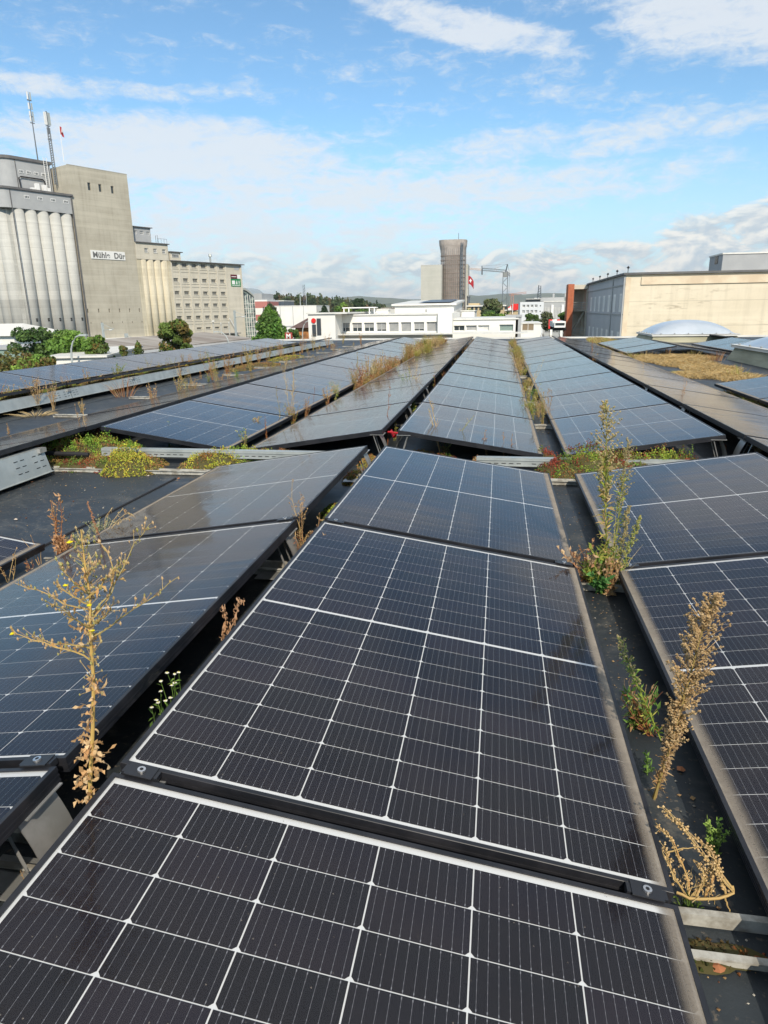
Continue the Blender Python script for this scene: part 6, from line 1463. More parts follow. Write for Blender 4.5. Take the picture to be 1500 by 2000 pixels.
bunch(1.171, 0.057, .035, 'dark green moss-like weed under the near clamp', n=14, spread=.9, stemc=GRN, leafc=[(.07, .12, .02), (.10, .15, .03)], nleaf=12, leaf=.012, seed=83, r=.001, twigs=1, name='green_weed')

# --- left of the second row: brown dead weeds and grey-green bush
bunch(-1.378, 1.768, .33, 'tall rust-brown dead weed at the corner of the bare sheeting', n=5, spread=.09, stemc=TAN+RUST, leafc=[(.50, .30, .16), (.42, .22, .10)], nleaf=22, leaf=.032, lw=.3, seed=91, r=.0026, twigs=5, seedc=TAN, seedsz=.003, curl=.9, lean=(.02, .02))
bunch(-1.316, 1.718, .15, 'dense rusty stubble around the tall dead weed', n=26, spread=.35, stemc=TAN+RUST, leafc=[(.46, .27, .14), (.40, .20, .09)], nleaf=14, leaf=.032, lw=.28, seed=92, r=.0018, twigs=1, curl=.9)
spike(-1.188, 1.866, (-.075, .02, .27), 'single rusty stalk leaning left above the grey-green bush', rad=.009, n=70, stemc=RUST, leafc=RUST, seedc=[(.44, .24, .13), (.36, .17, .09)], seed=93, r=.002, split=.05, leaf=.01, seedsz=.003, dens=1, name='rusty_stalk')
tuft(-1.421, 1.67, .17, 'arched dead stem drooping left of the rusty stubble', n=4, cols=TAN, spread=.5, seed=94, r=.002, name='drooping_stem', w0=.01, lean=(-.03, 0), seedc=TAN)
for i, (q, nn, lb) in enumerate((((-1.3, 1.853, -0.27), 30, 'grey-green flowering bush, left half, beside the rusty stubble'), ((-1.316, 2.069, -0.27), 34, 'grey-green flowering bush, right half, along the panel edge'))):
    bunch(q[0], q[1], .12, lb, n=nn, spread=.75, stemc=GREY+YGR, leafc=GREY+YGR, nleaf=12, leaf=.016, seed=95+i, r=.0011, twigs=4, seedc=[(.42, .42, .30), (.34, .33, .20)], seedsz=.0026, name='grey_green_bush', cat='bush')
P_ = Plant('arching_dry_stems', 'arching straw-coloured stems drooping over the panel right of the grey-green bush', 'weed', -1.264, 2.033, ZR, seed=97); rng = P_.rng; O_ = Vector(P_.t.location)
yq = O_.y
for br in ([(-1.234, 1.95, -0.198), (-1.252, 2.0, -0.116), (-1.21, 2.02, -0.065)], [(-1.234, 1.95, -0.198), (-1.204, 2.0, -0.128), (-1.159, 2.03, -0.071), (-1.148, 2.03, -0.102)], [(-1.236, 1.95, -0.212), (-1.181, 2.0, -0.128), (-1.142, 2.04, -0.096), (-1.109, 2.04, -0.118)], [(-1.237, 1.95, -0.218), (-1.198, 2.0, -0.148), (-1.161, 2.04, -0.131), (-1.133, 2.04, -0.138)]):
    pts = [Vector(q)-O_ for q in br]; P_.st.tint = vary(rng, STRAW); P_.st.tube([along(pts, k/7)[0] for k in range(8)], .0012, 4, cap=False)
    for j in range(26): p0, d0 = along(pts, rng.uniform(.3, 1)); P_.lf.tint = vary(rng, TAN+STRAW); leafq(P_.lf, p0, rv(rng)+Vector((0, 0, -.7)), .018, .004, rng, .4)
P_.done(('stem', 'dry_leaf', 'bud', 'flower'))
bunch(-1.374, 1.389, .16, 'sparse dry forked weed at the left edge in the dark gutter', n=3, spread=.5, stemc=GOLD, leafc=TAN, nleaf=4, leaf=.02, seed=98, r=.0018, twigs=6, seedc=TAN, seedsz=.0028, lean=(.04, .04))
bunch(-1.336, 1.484, .11, 'tiny rusty weed in the dark gutter at left', n=4, spread=.25, stemc=RUST, leafc=RUST+TAN, nleaf=16, leaf=.02, seed=99, r=.0015, twigs=2, curl=.8)
bunch(-.10, -.16, .12, 'bare thorny twig in front of the curved bracket at lower left', n=3, spread=.4, stemc=TAN, leafc=TAN, nleaf=5, leaf=.014, seed=100, r=.0014, twigs=6, lean=(-.06, -.02))

# --- sedum mats
def sedum(name, label, blobs, seed, dens=1.0):
    """blobs: (x, y, rx, ry, height, palette)"""
    g = MB(); rng = random.Random(seed)
    for (x, y, rx, ry, h, pal) in blobs:
        n = int(rx*ry*math.pi*8500*dens)
        for _ in range(n):
            a = rng.uniform(0, TAU); q = rng.random()**.5; px_, py_ = x+math.cos(a)*q*rx, y+math.sin(a)*q*ry
            hh = h*(1-q**2.2)*(.55+.6*abs(MN.noise(Vector((px_*14, py_*14, seed))))+.25*rng.random())
            cn = MN.noise(Vector((px_*9, py_*9, seed+5)))
            cols = pal[0] if cn < -.12 else (pal[1] if cn < .18 else pal[2]); col = vary(rng, cols, .75, 1.25)
            for j in range(2):
                c = Vector((px_, py_, ZR+max(.004, hh*rng.uniform(.7, 1.0))))+rv(rng, .006)
                g.tint = tuple(v*rng.uniform(.8, 1.15) for v in col); d_ = (rv(rng)+Vector((0, 0, 1.1))).normalized(); L_ = rng.uniform(.009, .019); s_ = d_.cross(rv(rng)).normalized()*.0040; s2 = d_.cross(s_).normalized()*.0040
                b0 = c-d_*L_; g.add([b0, c-d_*L_*.4+s_, c-d_*L_*.4-s_*.5+s2, c-d_*L_*.4-s_*.5-s2, c], [(0, 2, 1), (0, 3, 2), (0, 1, 3), (4, 1, 2), (4, 2, 3), (4, 3, 1)])
        g.tint = (.09, .08, .03); m = 14; ring = [(x+math.cos(TAU*i/m)*rx*.93, y+math.sin(TAU*i/m)*ry*.93, ZR+.003) for i in range(m)]+[(x+math.cos(TAU*i/m)*rx*.6, y+math.sin(TAU*i/m)*ry*.6, ZR+h*.45) for i in range(m)]+[(x, y, ZR+h*.6)]
        g.add(ring, [(i, (i+1) % m, m+(i+1) % m, m+i) for i in range(m)]+[(m+i, m+(i+1) % m, 2*m) for i in range(m)])
    o = g.build(name, M_plant, tint=True); o['kind'] = 'stuff'; o['label'] = label; return o
SG = ([(.16, .29, .04), (.22, .36, .05)], [(.28, .38, .05), (.36, .42, .06)], [(.24, .22, .06), (.30, .13, .05)])
SY = ([(.48, .48, .06), (.28, .30, .05)], [(.58, .50, .07), (.48, .46, .07)], [(.34, .15, .05), (.26, .22, .05)])
SR = ([(.36, .08, .045), (.26, .06, .035)], [(.15, .17, .04), (.20, .06, .035)], [(.12, .20, .03), (.18, .24, .05)])
SO = ([(.40, .20, .07), (.33, .13, .06)], [(.30, .24, .06), (.36, .20, .08)], [(.26, .26, .05), (.42, .26, .10)])
def SB(q, rx, ry, h, pal): return (q[0], q[1], rx, ry, h, pal)
sedum('sedum_mat', 'mound of green and red sedum beside the left wind plate', [SB((-2.836, 3.885, -0.27), .20, .20, .22, SG), SB((-2.671, 3.941, -0.27), .28, .22, .27, SG), SB((-2.498, 4.039, -0.27), .26, .22, .26, SG), SB((-2.32, 4.097, -0.27), .20, .2, .18, SG), SB((-2.707, 3.669, -0.27), .12, .10, .09, SO), SB((-2.508, 3.653, -0.27), .20, .11, .11, SR), SB((-2.342, 3.706, -0.27), .18, .12, .13, SO), SB((-2.804, 4.382, -0.27), .30, .12, .22, SR), SB((-3.162, 4.349, -0.27), .18, .12, .18, SR)], 5)
sedum('sedum_mat', 'yellow and red sedum cushion spilling over the pale rail onto the sheeting', [SB((-2.077, 3.573, -0.27), .15, .16, .20, SY), SB((-1.974, 3.618, -0.27), .17, .16, .19, SY), SB((-2.241, 3.662, -0.27), .13, .12, .12, SR), SB((-2.182, 3.852, -0.27), .22, .16, .20, SY), SB((-1.845, 3.631, -0.27), .10, .10, .09, SO), SB((-2.004, 3.869, -0.27), .16, .12, .12, SO)], 6)
sedum('sedum_mat', 'yellow-green sedum strip next to the left-sloping near panel', [SB((-1.516, 3.788, -0.27), .16, .16, .16, SY), SB((-1.409, 3.891, -0.27), .20, .16, .19, SY), SB((-1.271, 3.979, -0.27), .22, .16, .17, SG), SB((-1.121, 4.071, -0.27), .22, .14, .15, SY), SB((-0.952, 4.127, -0.27), .18, .12, .12, SO), SB((-1.611, 3.725, -0.27), .08, .08, .08, SO)], 7)
sedum('sedum_mat', 'red and green sedum bank along the front of the right far row', [SB((1.174, 3.776, -0.27), .15, .16, .16, SR), SB((1.267, 3.817, -0.27), .18, .16, .21, SR), SB((1.238, 3.69, -0.27), .10, .10, .14, SG), SB((1.416, 3.865, -0.27), .20, .16, .25, SG), SB((1.585, 3.914, -0.27), .20, .16, .23, SR), SB((1.755, 3.964, -0.27), .20, .16, .22, SG), SB((1.945, 4.016, -0.27), .22, .16, .22, SG), SB((2.118, 4.067, -0.27), .18, .14, .19, SR), SB((1.483, 4.268, -0.27), .26, .14, .20, SR), SB((1.136, 4.234, -0.27), .14, .10, .15, SR)], 8)
sedum('sedum_mat', 'rust-coloured dead sedum in front of the central far row', [SB((-0.258, 3.58, -0.27), .07, .22, .06, SO), SB((-0.241, 4.099, -0.27), .08, .25, .07, SO), SB((0.145, 4.332, -0.27), .16, .12, .09, SO), SB((0.321, 4.25, -0.27), .16, .12, .08, SR), SB((-0.223, 2.731, -0.27), .05, .2, .04, SG)], 9)
sedum('sedum_mat', 'thin crust of moss and dead leaves below the near rail', [SB((1.168, -0.046, -0.27), .07, .04, .02, ([(.06, .07, .02)], [(.10, .07, .03)], [(.20, .08, .03)])), SB((1.224, -0.038, -0.27), .07, .03, .015, ([(.05, .06, .02)], [(.08, .06, .03)], [(.24, .09, .03)]))], 10)
sedum('sedum_mat', 'orange sedum patch around the short vent pipe', [SB((-4.626, 13.92, -0.27), .45, .9, .09, SO), SB((-4.743, 16.449, -0.27), .35, 1.2, .08, SY), SB((-4.69, 12.962, -0.27), .3, .6, .06, SO)], 11, .16)
# sedum in the strip between the two outer left rows
xv = XG-CT*LW-W/2
sedum('sedum_mat', 'long strip of yellow-green sedum between the two outermost left rows', [(xv+rng.uniform(-.02, .02), 5+i*1.05, .12, .6, .07+.05*rng.random(), (SY, SG, SO)[i % 3]) for i in range(18)], 12, .35)

# --- dried golden grass mat at the right
def field(name, label, spots, seed, cols, h, dens, flat=.5, r=.0016):
    g = MB(); rng = random.Random(seed)
    for (x, y, rx, ry) in spots:
        for _ in range(int(rx*ry*math.pi*dens)):
            a = rng.uniform(0, TAU); q = rng.random()**.5; b0 = Vector((x+math.cos(a)*q*rx, y+math.sin(a)*q*ry, ZR)); hh = h*rng.uniform(.35, 1)*(1-.4*q)
            d_ = Vector((rng.uniform(-1, 1), rng.uniform(-1, 1), 0)); e = b0+d_*hh*flat*2+Vector((0, 0, hh*(1-flat*.6))); g.tint = vary(rng, cols, .7, 1.15)
            m_ = b0.lerp(e, .5)+Vector((0, 0, hh*.2)); g.tube([b0, m_, e], [r, r*.8, r*.3], 3, cap=False)
    o = g.build(name, M_plant, tint=True); o['kind'] = 'stuff'; o['label'] = label; return o
def SP(q, rx, ry): return (q[0], q[1], rx, ry)
field('dried_grass', 'matted golden dried grass on the open roof patch by the large skylight', [SP((4.342, 15.148, -0.27), .5, .9), SP((4.628, 14.111, -0.27), .6, 1.0), SP((4.734, 12.855, -0.27), .5, .9), SP((4.154, 11.507, -0.27), .35, .5), SP((4.599, 11.325, -0.27), .55, .5), SP((4.966, 15.941, -0.27), .7, 1.0), SP((4.703, 10.643, -0.27), .4, .3), SP((4.289, 15.976, -0.27), .3, .8)], 21, GOLD+STRAW+[(.56, .34, .12), (.62, .44, .18)], .17, 2400, .6, .003)
field('dried_grass', 'small olive grass patch on the blue-grey sheeting at right', [SP((4.063, 11.995, -0.27), .22, .35), SP((4.07, 11.506, -0.27), .2, .3)], 22, YGR+GOLD, .08, 2600, .7, .0025)
field('dried_grass', 'orange-straw grass beyond the brown right row', [SP((4.144, 19.835, -0.27), .5, 2.2), SP((3.925, 16.536, -0.27), .35, .8), SP((4.409, 24.264, -0.27), .5, 3.0)], 23, YGR+GOLD+TAN, .20, 500, .4, .004)
field('dried_grass', 'dry grass spilling over the panel at the right edge', [SP((3.916, 7.847, -0.27), .22, .3), SP((3.919, 8.613, -0.27), .10, .5)], 24, GOLD+YGR, .15, 1700, .5, .002)
# the overgrown gutters of the long rows
def gutter(name, label, x, w_, y0, y1, seed, cols, h, dens, flat=.25, r=.002, hp=None):
    """uneven clumps of weeds along a gap: every clump has its own kind, height, colour and droop, with bare stretches between"""
    g = MB(); rng = random.Random(seed); y = y0
    while y < y1:
        y += rng.uniform(.06, .30)*(150/max(dens, 20))**.35
        if MN.noise(Vector((y*.9, seed, 0))) < -.12 and rng.random() < .75: y += rng.uniform(.15, .6); continue
        cx_, hh0, kind = x+rng.uniform(-w_, w_), h*rng.choice((.35, .5, .7, 1.0, 1.15))*rng.uniform(.7, 1.1), rng.random()
        pal = [rng.choice(cols), rng.choice(cols), vary(rng, cols, .6, .9)]; n = int(rng.uniform(5, 17)*dens/130)+2; sp = rng.uniform(.10, .55)
        for _ in range(n):
            a = rng.uniform(0, TAU); k = rng.random()**.7; hh = hh0*rng.uniform(.35, 1); b0 = Vector((cx_+rng.gauss(0, .015), y+rng.gauss(0, .03), ZR))
            e = b0+Vector((math.cos(a)*sp*k*hh, math.sin(a)*sp*k*hh, hh)); m1 = b0.lerp(e, .5)+rv(rng, .04)*hh; e += Vector((math.cos(a), math.sin(a), -.6))*hh*.10*k
            g.tint = vary(rng, pal, .75, 1.2); g.tube([b0, m1, b0.lerp(e, .8)+Vector((0, 0, hh*.04)), e], [r, r*.8, r*.55, r*.25], 3, cap=False)
            if kind < .55:
                for j in range(int(10+hh*30)): p0 = b0.lerp(e, rng.uniform(.1, 1)); g.tint = vary(rng, pal, .7, 1.25); leafq(g, p0, rv(rng)+Vector((0, 0, .3)), rng.uniform(.012, .045), rng.uniform(.003, .009), rng, rng.uniform(-.5, .6))
            else:
                for j in range(9):
                    p0 = b0.lerp(e, rng.uniform(.45, 1)); q = p0+rv(rng, .03); g.tint = vary(rng, pal, .8, 1.3); g.tube([p0, q], [r*.4, r*.3], 3, cap=False); g.blobby(q, rng.uniform(.003, .006), 4, 1.2, rng)
    o = g.build(name, M_plant, tint=True); o['kind'] = 'stuff'; o['label'] = label; return o
xg = (XAl+XBl)/2; xl = XC-XAl-W/2
OLV = [(.30, .27, .07), (.36, .30, .10), (.24, .24, .06), (.44, .34, .14)]
gutter('gutter_weeds', 'continuous olive and straw weeds filling the long gutter right of centre', xg, .085, 6.4, 23, 31, OLV+GOLD+YGR+TAN, .32, 230, .30)
gutter('gutter_weeds', 'straw-coloured stand of dry weeds in the middle of the left long gutter', xl, .10, 8.0, 17.5, 32, TAN+GOLD+OLV+RUST+RUST+STRAW, .42, 300, .30)
gutter('gutter_weeds', 'dense golden-green grass at the far end of the left long gutter', xl+.05, .28, 15.5, 22.5, 33, GOLD+TAN+YGR+STRAW, .42, 900, .20, .0025)
gutter('gutter_weeds', 'yellow-green moss and grass at the far end behind the golden stand', xl+.45, .35, 18.0, 23.2, 34, YGR+OLV, .16, 380, .3, .003)
gutter('gutter_weeds', 'thin rusty stems scattered along the far ridge gap', -.065, .03, 6, 23, 35, RUST+OLV+TAN, .36, 32, .10)
gutter('gutter_weeds', 'thin weeds scattered along the ridge gap of the right rows', XB+.06, .03, 8, 23, 36, RUST+OLV+TAN, .36, 22, .12)
gutter('gutter_weeds', 'sparse orange weeds on the bare strip by the long wind plate', -4.55, .6, 8, 23, 37, TAN+RUST+OLV+GOLD, .36, 46, .28, .003)
gutter('gutter_weeds', 'sparse low weeds in the outer left gutter', xv, .12, 5, 23, 38, OLV+RUST+YGR, .32, 42, .25, .003)
gutter('gutter_weeds', 'low rusty plants under the front edge of the far central row', .75, .5, YF-.12, YF+.05, 39, RUST+TAN+OLV, .16, 420, .25)

# individual weeds further back
def PB(b4, label, seed, **kw): bunch(b4[0], b4[1], b4[3], label, seed=seed, lean=(b4[2], 0), **kw)
PB((0.304, 4.556, -0.12, 0.463), 'thick straw weed leaning left in front of the far central row', 201, n=2, spread=.06, stemc=STRAW+TAN, leafc=TAN+GRN, nleaf=22, twigs=8, leaf=.02, r=.0045, seedc=STRAW, seedsz=.003)
PB((0.321, 4.558, 0.248, 0.321), 'pale green stalk leaning right in front of the far central row', 202, n=1, spread=.02, stemc=[(.40, .42, .18)], leafc=YGR+STRAW, nleaf=50, twigs=6, leaf=.018, r=.004, seedc=STRAW, seedsz=.003)
PB((0.338, 4.559, -0.01, 0.101), 'small tangle of green and brown shoots under the straw weed', 203, n=14, spread=.6, stemc=GRN+RUST, leafc=GRN+RUST+TAN, nleaf=16, twigs=2, leaf=.022, r=.0018)
PB((-0.215, 4.901, 0.03, 0.513), 'tall thin rust-red stalk at the start of the far ridge gap', 204, n=1, spread=.01, stemc=RUST, leafc=RUST, nleaf=60, twigs=3, leaf=.014, r=.003, seedc=RUST, seedsz=.004)
PB((-0.179, 5.107, 0.021, 0.217), 'small olive leafy stem beside the rust-red stalk', 205, n=3, spread=.1, stemc=OLV, leafc=OLV+YGR, nleaf=26, twigs=2, leaf=.022, r=.002, name='green_weed')
PB((-0.207, 6.812, 0.0, 0.168), 'fresh green leafy weed in the far ridge gap', 206, n=6, spread=.3, stemc=GRN, leafc=GRN+YGR, nleaf=16, twigs=1, leaf=.045, r=.002, name='green_weed', lw=.3)
PB((-0.514, 8.845, -0.089, 0.384), 'green feathery weed with yellow flowers over the left far row', 207, n=10, spread=.35, stemc=[(.16, .26, .10)], leafc=[(.16, .27, .10), (.20, .30, .12)], nleaf=26, twigs=4, leaf=.035, r=.0022, name='ragwort', flower=YEL, lw=.1, nfl=8)
PB((-0.621, 6.623, -0.136, 0.159), 'thin bent stem with yellow flowers lying over the left far row', 208, n=3, spread=.6, stemc=GRN, leafc=GRN, nleaf=6, twigs=2, leaf=.02, r=.0016, name='ragwort', flower=YEL, nfl=3)
PB((-0.373, 8.423, 0.001, 0.598), 'pale wispy dry weed beside the feathery green one', 209, n=5, spread=.2, stemc=STRAW+TAN, leafc=STRAW+TAN, nleaf=22, twigs=12, leaf=.018, r=.0018, seedc=STRAW, seedsz=.0035)
PB((-1.443, 5.971, 0.016, 0.699), 'tall wispy straw weed in the gutter of the left far row', 210, n=3, spread=.10, stemc=STRAW+GOLD, leafc=STRAW+OLV, nleaf=26, twigs=16, leaf=.020, r=.0028, seedc=STRAW+TAN, seedsz=.0035)
PB((-1.431, 5.972, -0.01, 0.239), 'bushy green and rusty base of the tall wispy weed', 211, n=22, spread=.45, stemc=RUST+TAN, leafc=OLV+YGR+RUST, nleaf=16, twigs=3, leaf=.028, r=.0018)
PB((-1.494, 5.732, -0.018, 0.429), 'leaning budded stem left of the tall wispy weed', 212, n=1, spread=.02, stemc=OLV, leafc=OLV+TAN, nleaf=60, twigs=6, leaf=.020, r=.0026, seedc=TAN, seedsz=.004)
PB((-1.416, 6.451, 0.024, 0.236), 'rust stems right of the tall wispy weed', 213, n=12, spread=.3, stemc=RUST+TAN, leafc=RUST+TAN, nleaf=10, twigs=3, leaf=.02, r=.0018, seedc=TAN, seedsz=.003)
PB((-1.485, 7.077, 0.014, 0.303), 'single rusty stalk between two bushes of the left gutter', 214, n=1, spread=.02, stemc=RUST, leafc=RUST, nleaf=36, twigs=1, leaf=.016, r=.0024)
PB((-1.429, 7.977, 0.01, 0.277), 'round straw and green tuft in the left gutter', 215, n=26, spread=.35, stemc=STRAW+GRN, leafc=STRAW+YGR+GRN, nleaf=10, twigs=2, leaf=.03, r=.0018, seedc=STRAW, seedsz=.003)
PB((-1.571, 10.275, -0.013, 0.508), 'tall olive budded stem at the start of the straw stand', 216, n=2, spread=.05, stemc=OLV, leafc=OLV+GOLD, nleaf=46, twigs=5, leaf=.026, r=.003, seedc=GOLD, seedsz=.005)
PB((-1.417, 4.463, -0.003, 0.199), 'green weed with yellow buds at the front of the left gutter', 217, n=14, spread=.4, stemc=GRN+TAN, leafc=GRN+YGR+GREY, nleaf=16, twigs=3, leaf=.028, r=.0018, name='ragwort', flower=YEL, nfl=4)
PB((-1.422, 5.055, -0.0, 0.222), 'rusty upright stalk beside the green yellow-budded weed', 218, n=3, spread=.10, stemc=RUST, leafc=RUST+TAN, nleaf=24, twigs=2, leaf=.018, r=.002)
PB((-2.196, 4.628, 0.017, 0.237), 'small green stalk in front of the blue far panel', 219, n=2, spread=.08, stemc=GRN, leafc=GRN+GREY, nleaf=22, twigs=3, leaf=.022, r=.002, name='green_weed')
PB((-2.866, 4.376, -0.046, 0.414), 'pale forked dry stem rising from the green sedum mound', 220, n=2, spread=.16, stemc=STRAW+TAN, leafc=TAN, nleaf=8, twigs=8, leaf=.018, r=.0026, seedc=TAN, seedsz=.004)
PB((-4.217, 5.108, -0.003, 0.107), 'stubby tan seed stalk at the front of the brown dusty row', 221, n=2, spread=.05, stemc=TAN, leafc=TAN, nleaf=30, twigs=2, leaf=.02, r=.003, seedc=TAN, seedsz=.005)
PB((0.696, 4.325, -0.023, 0.242), 'reddish seed stalk in front of the far central row, left of three', 222, n=2, spread=.08, stemc=RUST+TAN, leafc=RUST+TAN, nleaf=24, twigs=5, leaf=.014, r=.0022, seedc=[(.36, .22, .15)], seedsz=.0035)
PB((0.831, 4.299, -0.016, 0.228), 'reddish seed stalk in front of the far central row, middle of three', 223, n=1, spread=.03, stemc=RUST+TAN, leafc=RUST+TAN, nleaf=34, twigs=5, leaf=.014, r=.0022, seedc=[(.40, .26, .17)], seedsz=.0035)
PB((0.891, 4.267, -0.009, 0.222), 'reddish seed stalk in front of the far central row, right of three', 224, n=1, spread=.03, stemc=RUST+TAN, leafc=RUST+TAN, nleaf=34, twigs=5, leaf=.014, r=.0022, seedc=[(.40, .26, .17)], seedsz=.0035)
PB((1.234, 6.036, -0.03, 0.389), 'dense tan weed at the near end of the right long gutter', 225, n=12, spread=.12, stemc=TAN+OLV, leafc=OLV+TAN+YGR, nleaf=26, twigs=5, leaf=.022, r=.002, seedc=[(.46, .34, .20)], seedsz=.0035)
PB((1.31, 6.173, -0.014, 0.363), 'slim tan plume right of the dense gutter weed', 226, n=3, spread=.05, stemc=TAN, leafc=TAN+OLV, nleaf=24, twigs=9, leaf=.016, r=.002, seedc=[(.48, .34, .22)], seedsz=.0035)
PB((1.248, 7.952, -0.023, 0.198), 'dark green weed in the gutter behind the tan one', 227, n=14, spread=.4, stemc=GRN, leafc=GRN+YGR, nleaf=16, twigs=1, leaf=.034, r=.002, name='green_weed')
PB((1.156, 8.104, 0.12, 0.532), 'two long straw blades leaning right over the gutter', 228, n=3, spread=.16, stemc=STRAW, leafc=STRAW, nleaf=10, twigs=2, leaf=.04, r=.003)
PB((2.813, 7.126, 0.056, 0.367), 'orange feathery stalk leaning over the brown right row', 229, n=3, spread=.08, stemc=[(.52, .30, .14)], leafc=[(.52, .30, .14), (.46, .26, .12)], nleaf=30, twigs=4, leaf=.025, r=.0022)
PB((2.88, 9.491, -0.046, 0.43), 'single straw stalk on the right ridge by the brown row', 230, n=1, spread=.02, stemc=STRAW, leafc=STRAW, nleaf=22, twigs=1, leaf=.03, r=.003)
PB((2.823, 11.498, -0.145, 0.528), 'two thin straw stalks on the right ridge, mid-distance', 231, n=2, spread=.08, stemc=STRAW+OLV, leafc=STRAW+OLV, nleaf=22, twigs=3, leaf=.03, r=.003)
PB((2.889, 15.208, -0.036, 0.51), 'rusty bottle-shaped weed on the right ridge in the distance', 232, n=3, spread=.05, stemc=RUST, leafc=[(.48, .27, .12)], nleaf=44, twigs=2, leaf=.03, r=.003)
PB((2.673, 4.926, -0.029, 0.07), 'brown fuzzy weed under the near end of the right far row', 233, n=12, spread=.4, stemc=RUST, leafc=RUST+TAN, nleaf=16, twigs=3, leaf=.02, r=.0016)
PB((2.871, 4.732, -0.022, 0.11), 'straw stubble under the brown right row at the picture edge', 234, n=24, spread=.6, stemc=STRAW+GOLD, leafc=STRAW, nleaf=6, twigs=1, leaf=.03, r=.002)
# left strip tufts
PB((-5.131, 6.859, -0.019, 0.427), 'straw weed clump spilling over the wind plate at far left', 240, n=16, spread=.45, stemc=STRAW+TAN, leafc=STRAW+TAN, nleaf=9, twigs=5, leaf=.035, r=.003, seedc=TAN, seedsz=.005)
PB((-4.92, 6.871, 0.011, 0.361), 'bleached stems right of the straw clump at far left', 241, n=14, spread=.25, stemc=TAN+STRAW, leafc=TAN, nleaf=8, twigs=3, leaf=.03, r=.0028, seedc=TAN, seedsz=.005)
tuft(-4.7, 8.232, .33, 'fan of rust-tan dead stems before the middle of the wind plate', n=48, cols=TAN+RUST, spread=.7, r=.0028, seed=242, w0=.12, seedc=TAN)
tuft(-4.8, 6.346, .06, 'flat bundle of cut straw lying on the bare strip', n=70, cols=STRAW, spread=4.5, r=.003, seed=243, w0=.15, name='straw_bundle')
PB((-4.394, 6.674, 0.006, 0.173), 'small straw sheaf right of the flat straw bundle', 244, n=10, spread=.3, stemc=GOLD, leafc=GOLD, nleaf=6, twigs=1, leaf=.03, r=.003)
PB((-3.763, 8.46, 0.075, 0.256), 'tan weeds leaning over the brown dusty row', 245, n=14, spread=.5, stemc=TAN+GOLD, leafc=TAN+OLV, nleaf=14, twigs=3, leaf=.03, r=.0024, seedc=TAN, seedsz=.004)
PB((-4.343, 10.482, 0.013, 0.135), 'grey-green low tuft on the bare strip', 246, n=16, spread=.6, stemc=GREY, leafc=GREY+YGR, nleaf=12, twigs=2, leaf=.03, r=.002, name='green_weed')
PB((-3.716, 10.23, 0.02, 0.245), 'bright green feathery weed at the brown row edge', 247, n=16, spread=.25, stemc=GRN, leafc=GRN+YGR, nleaf=18, twigs=2, leaf=.03, r=.002, name='green_weed')
PB((-4.524, 11.772, 0.056, 0.414), 'tall rusty weeds crossing the wind plate at mid-distance', 248, n=14, spread=.4, stemc=RUST+TAN, leafc=RUST+TAN, nleaf=10, twigs=5, leaf=.035, r=.003, seedc=TAN, seedsz=.006)
PB((-4.322, 12.582, -0.014, 0.55), 'tallest ochre weeds beside the vent pipe', 249, n=14, spread=.3, stemc=GOLD+OLV, leafc=GOLD+OLV, nleaf=16, twigs=6, leaf=.04, r=.0035, seedc=GOLD, seedsz=.006)
PB((-6.629, 11.438, 0.026, 0.268), 'pale green weed on the outer gutter before the bright maple', 250, n=14, spread=.5, stemc=GRN+GREY, leafc=GRN+YGR, nleaf=16, twigs=3, leaf=.05, r=.003, name='green_weed')
PTS = [(-3.818, 7.428, 0.005, 0.287), (-3.851, 8.269, 0.052, 0.333), (-4.392, 10.757, 0.006, 0.385), (-4.786, 14.374, 0.061, 0.513), (-4.926, 15.532, 0.017, 0.462), (-4.914, 16.457, 0.029, 0.472), (-4.949, 18.633, 0.026, 0.511), (-4.953, 19.919, 0.023, 0.511), (-4.85, 21.361, 0.019, 0.494), (-4.95, 24.136, 0.014, 0.441), (-4.252, 24.037, -0.009, 0.402), (-5.522, 6.835, 0.032, 0.318), (-5.615, 8.191, 0.033, 0.303), (-5.562, 9.071, 0.022, 0.278), (-5.864, 12.975, 0.059, 0.347), (-5.808, 13.516, 0.053, 0.426), (-1.409, 7.459, -0.004, 0.243), (-1.617, 11.47, 0.028, 0.419), (-1.559, 12.563, 0.037, 0.402), (-1.64, 5.377, 0.012, 0.161)]
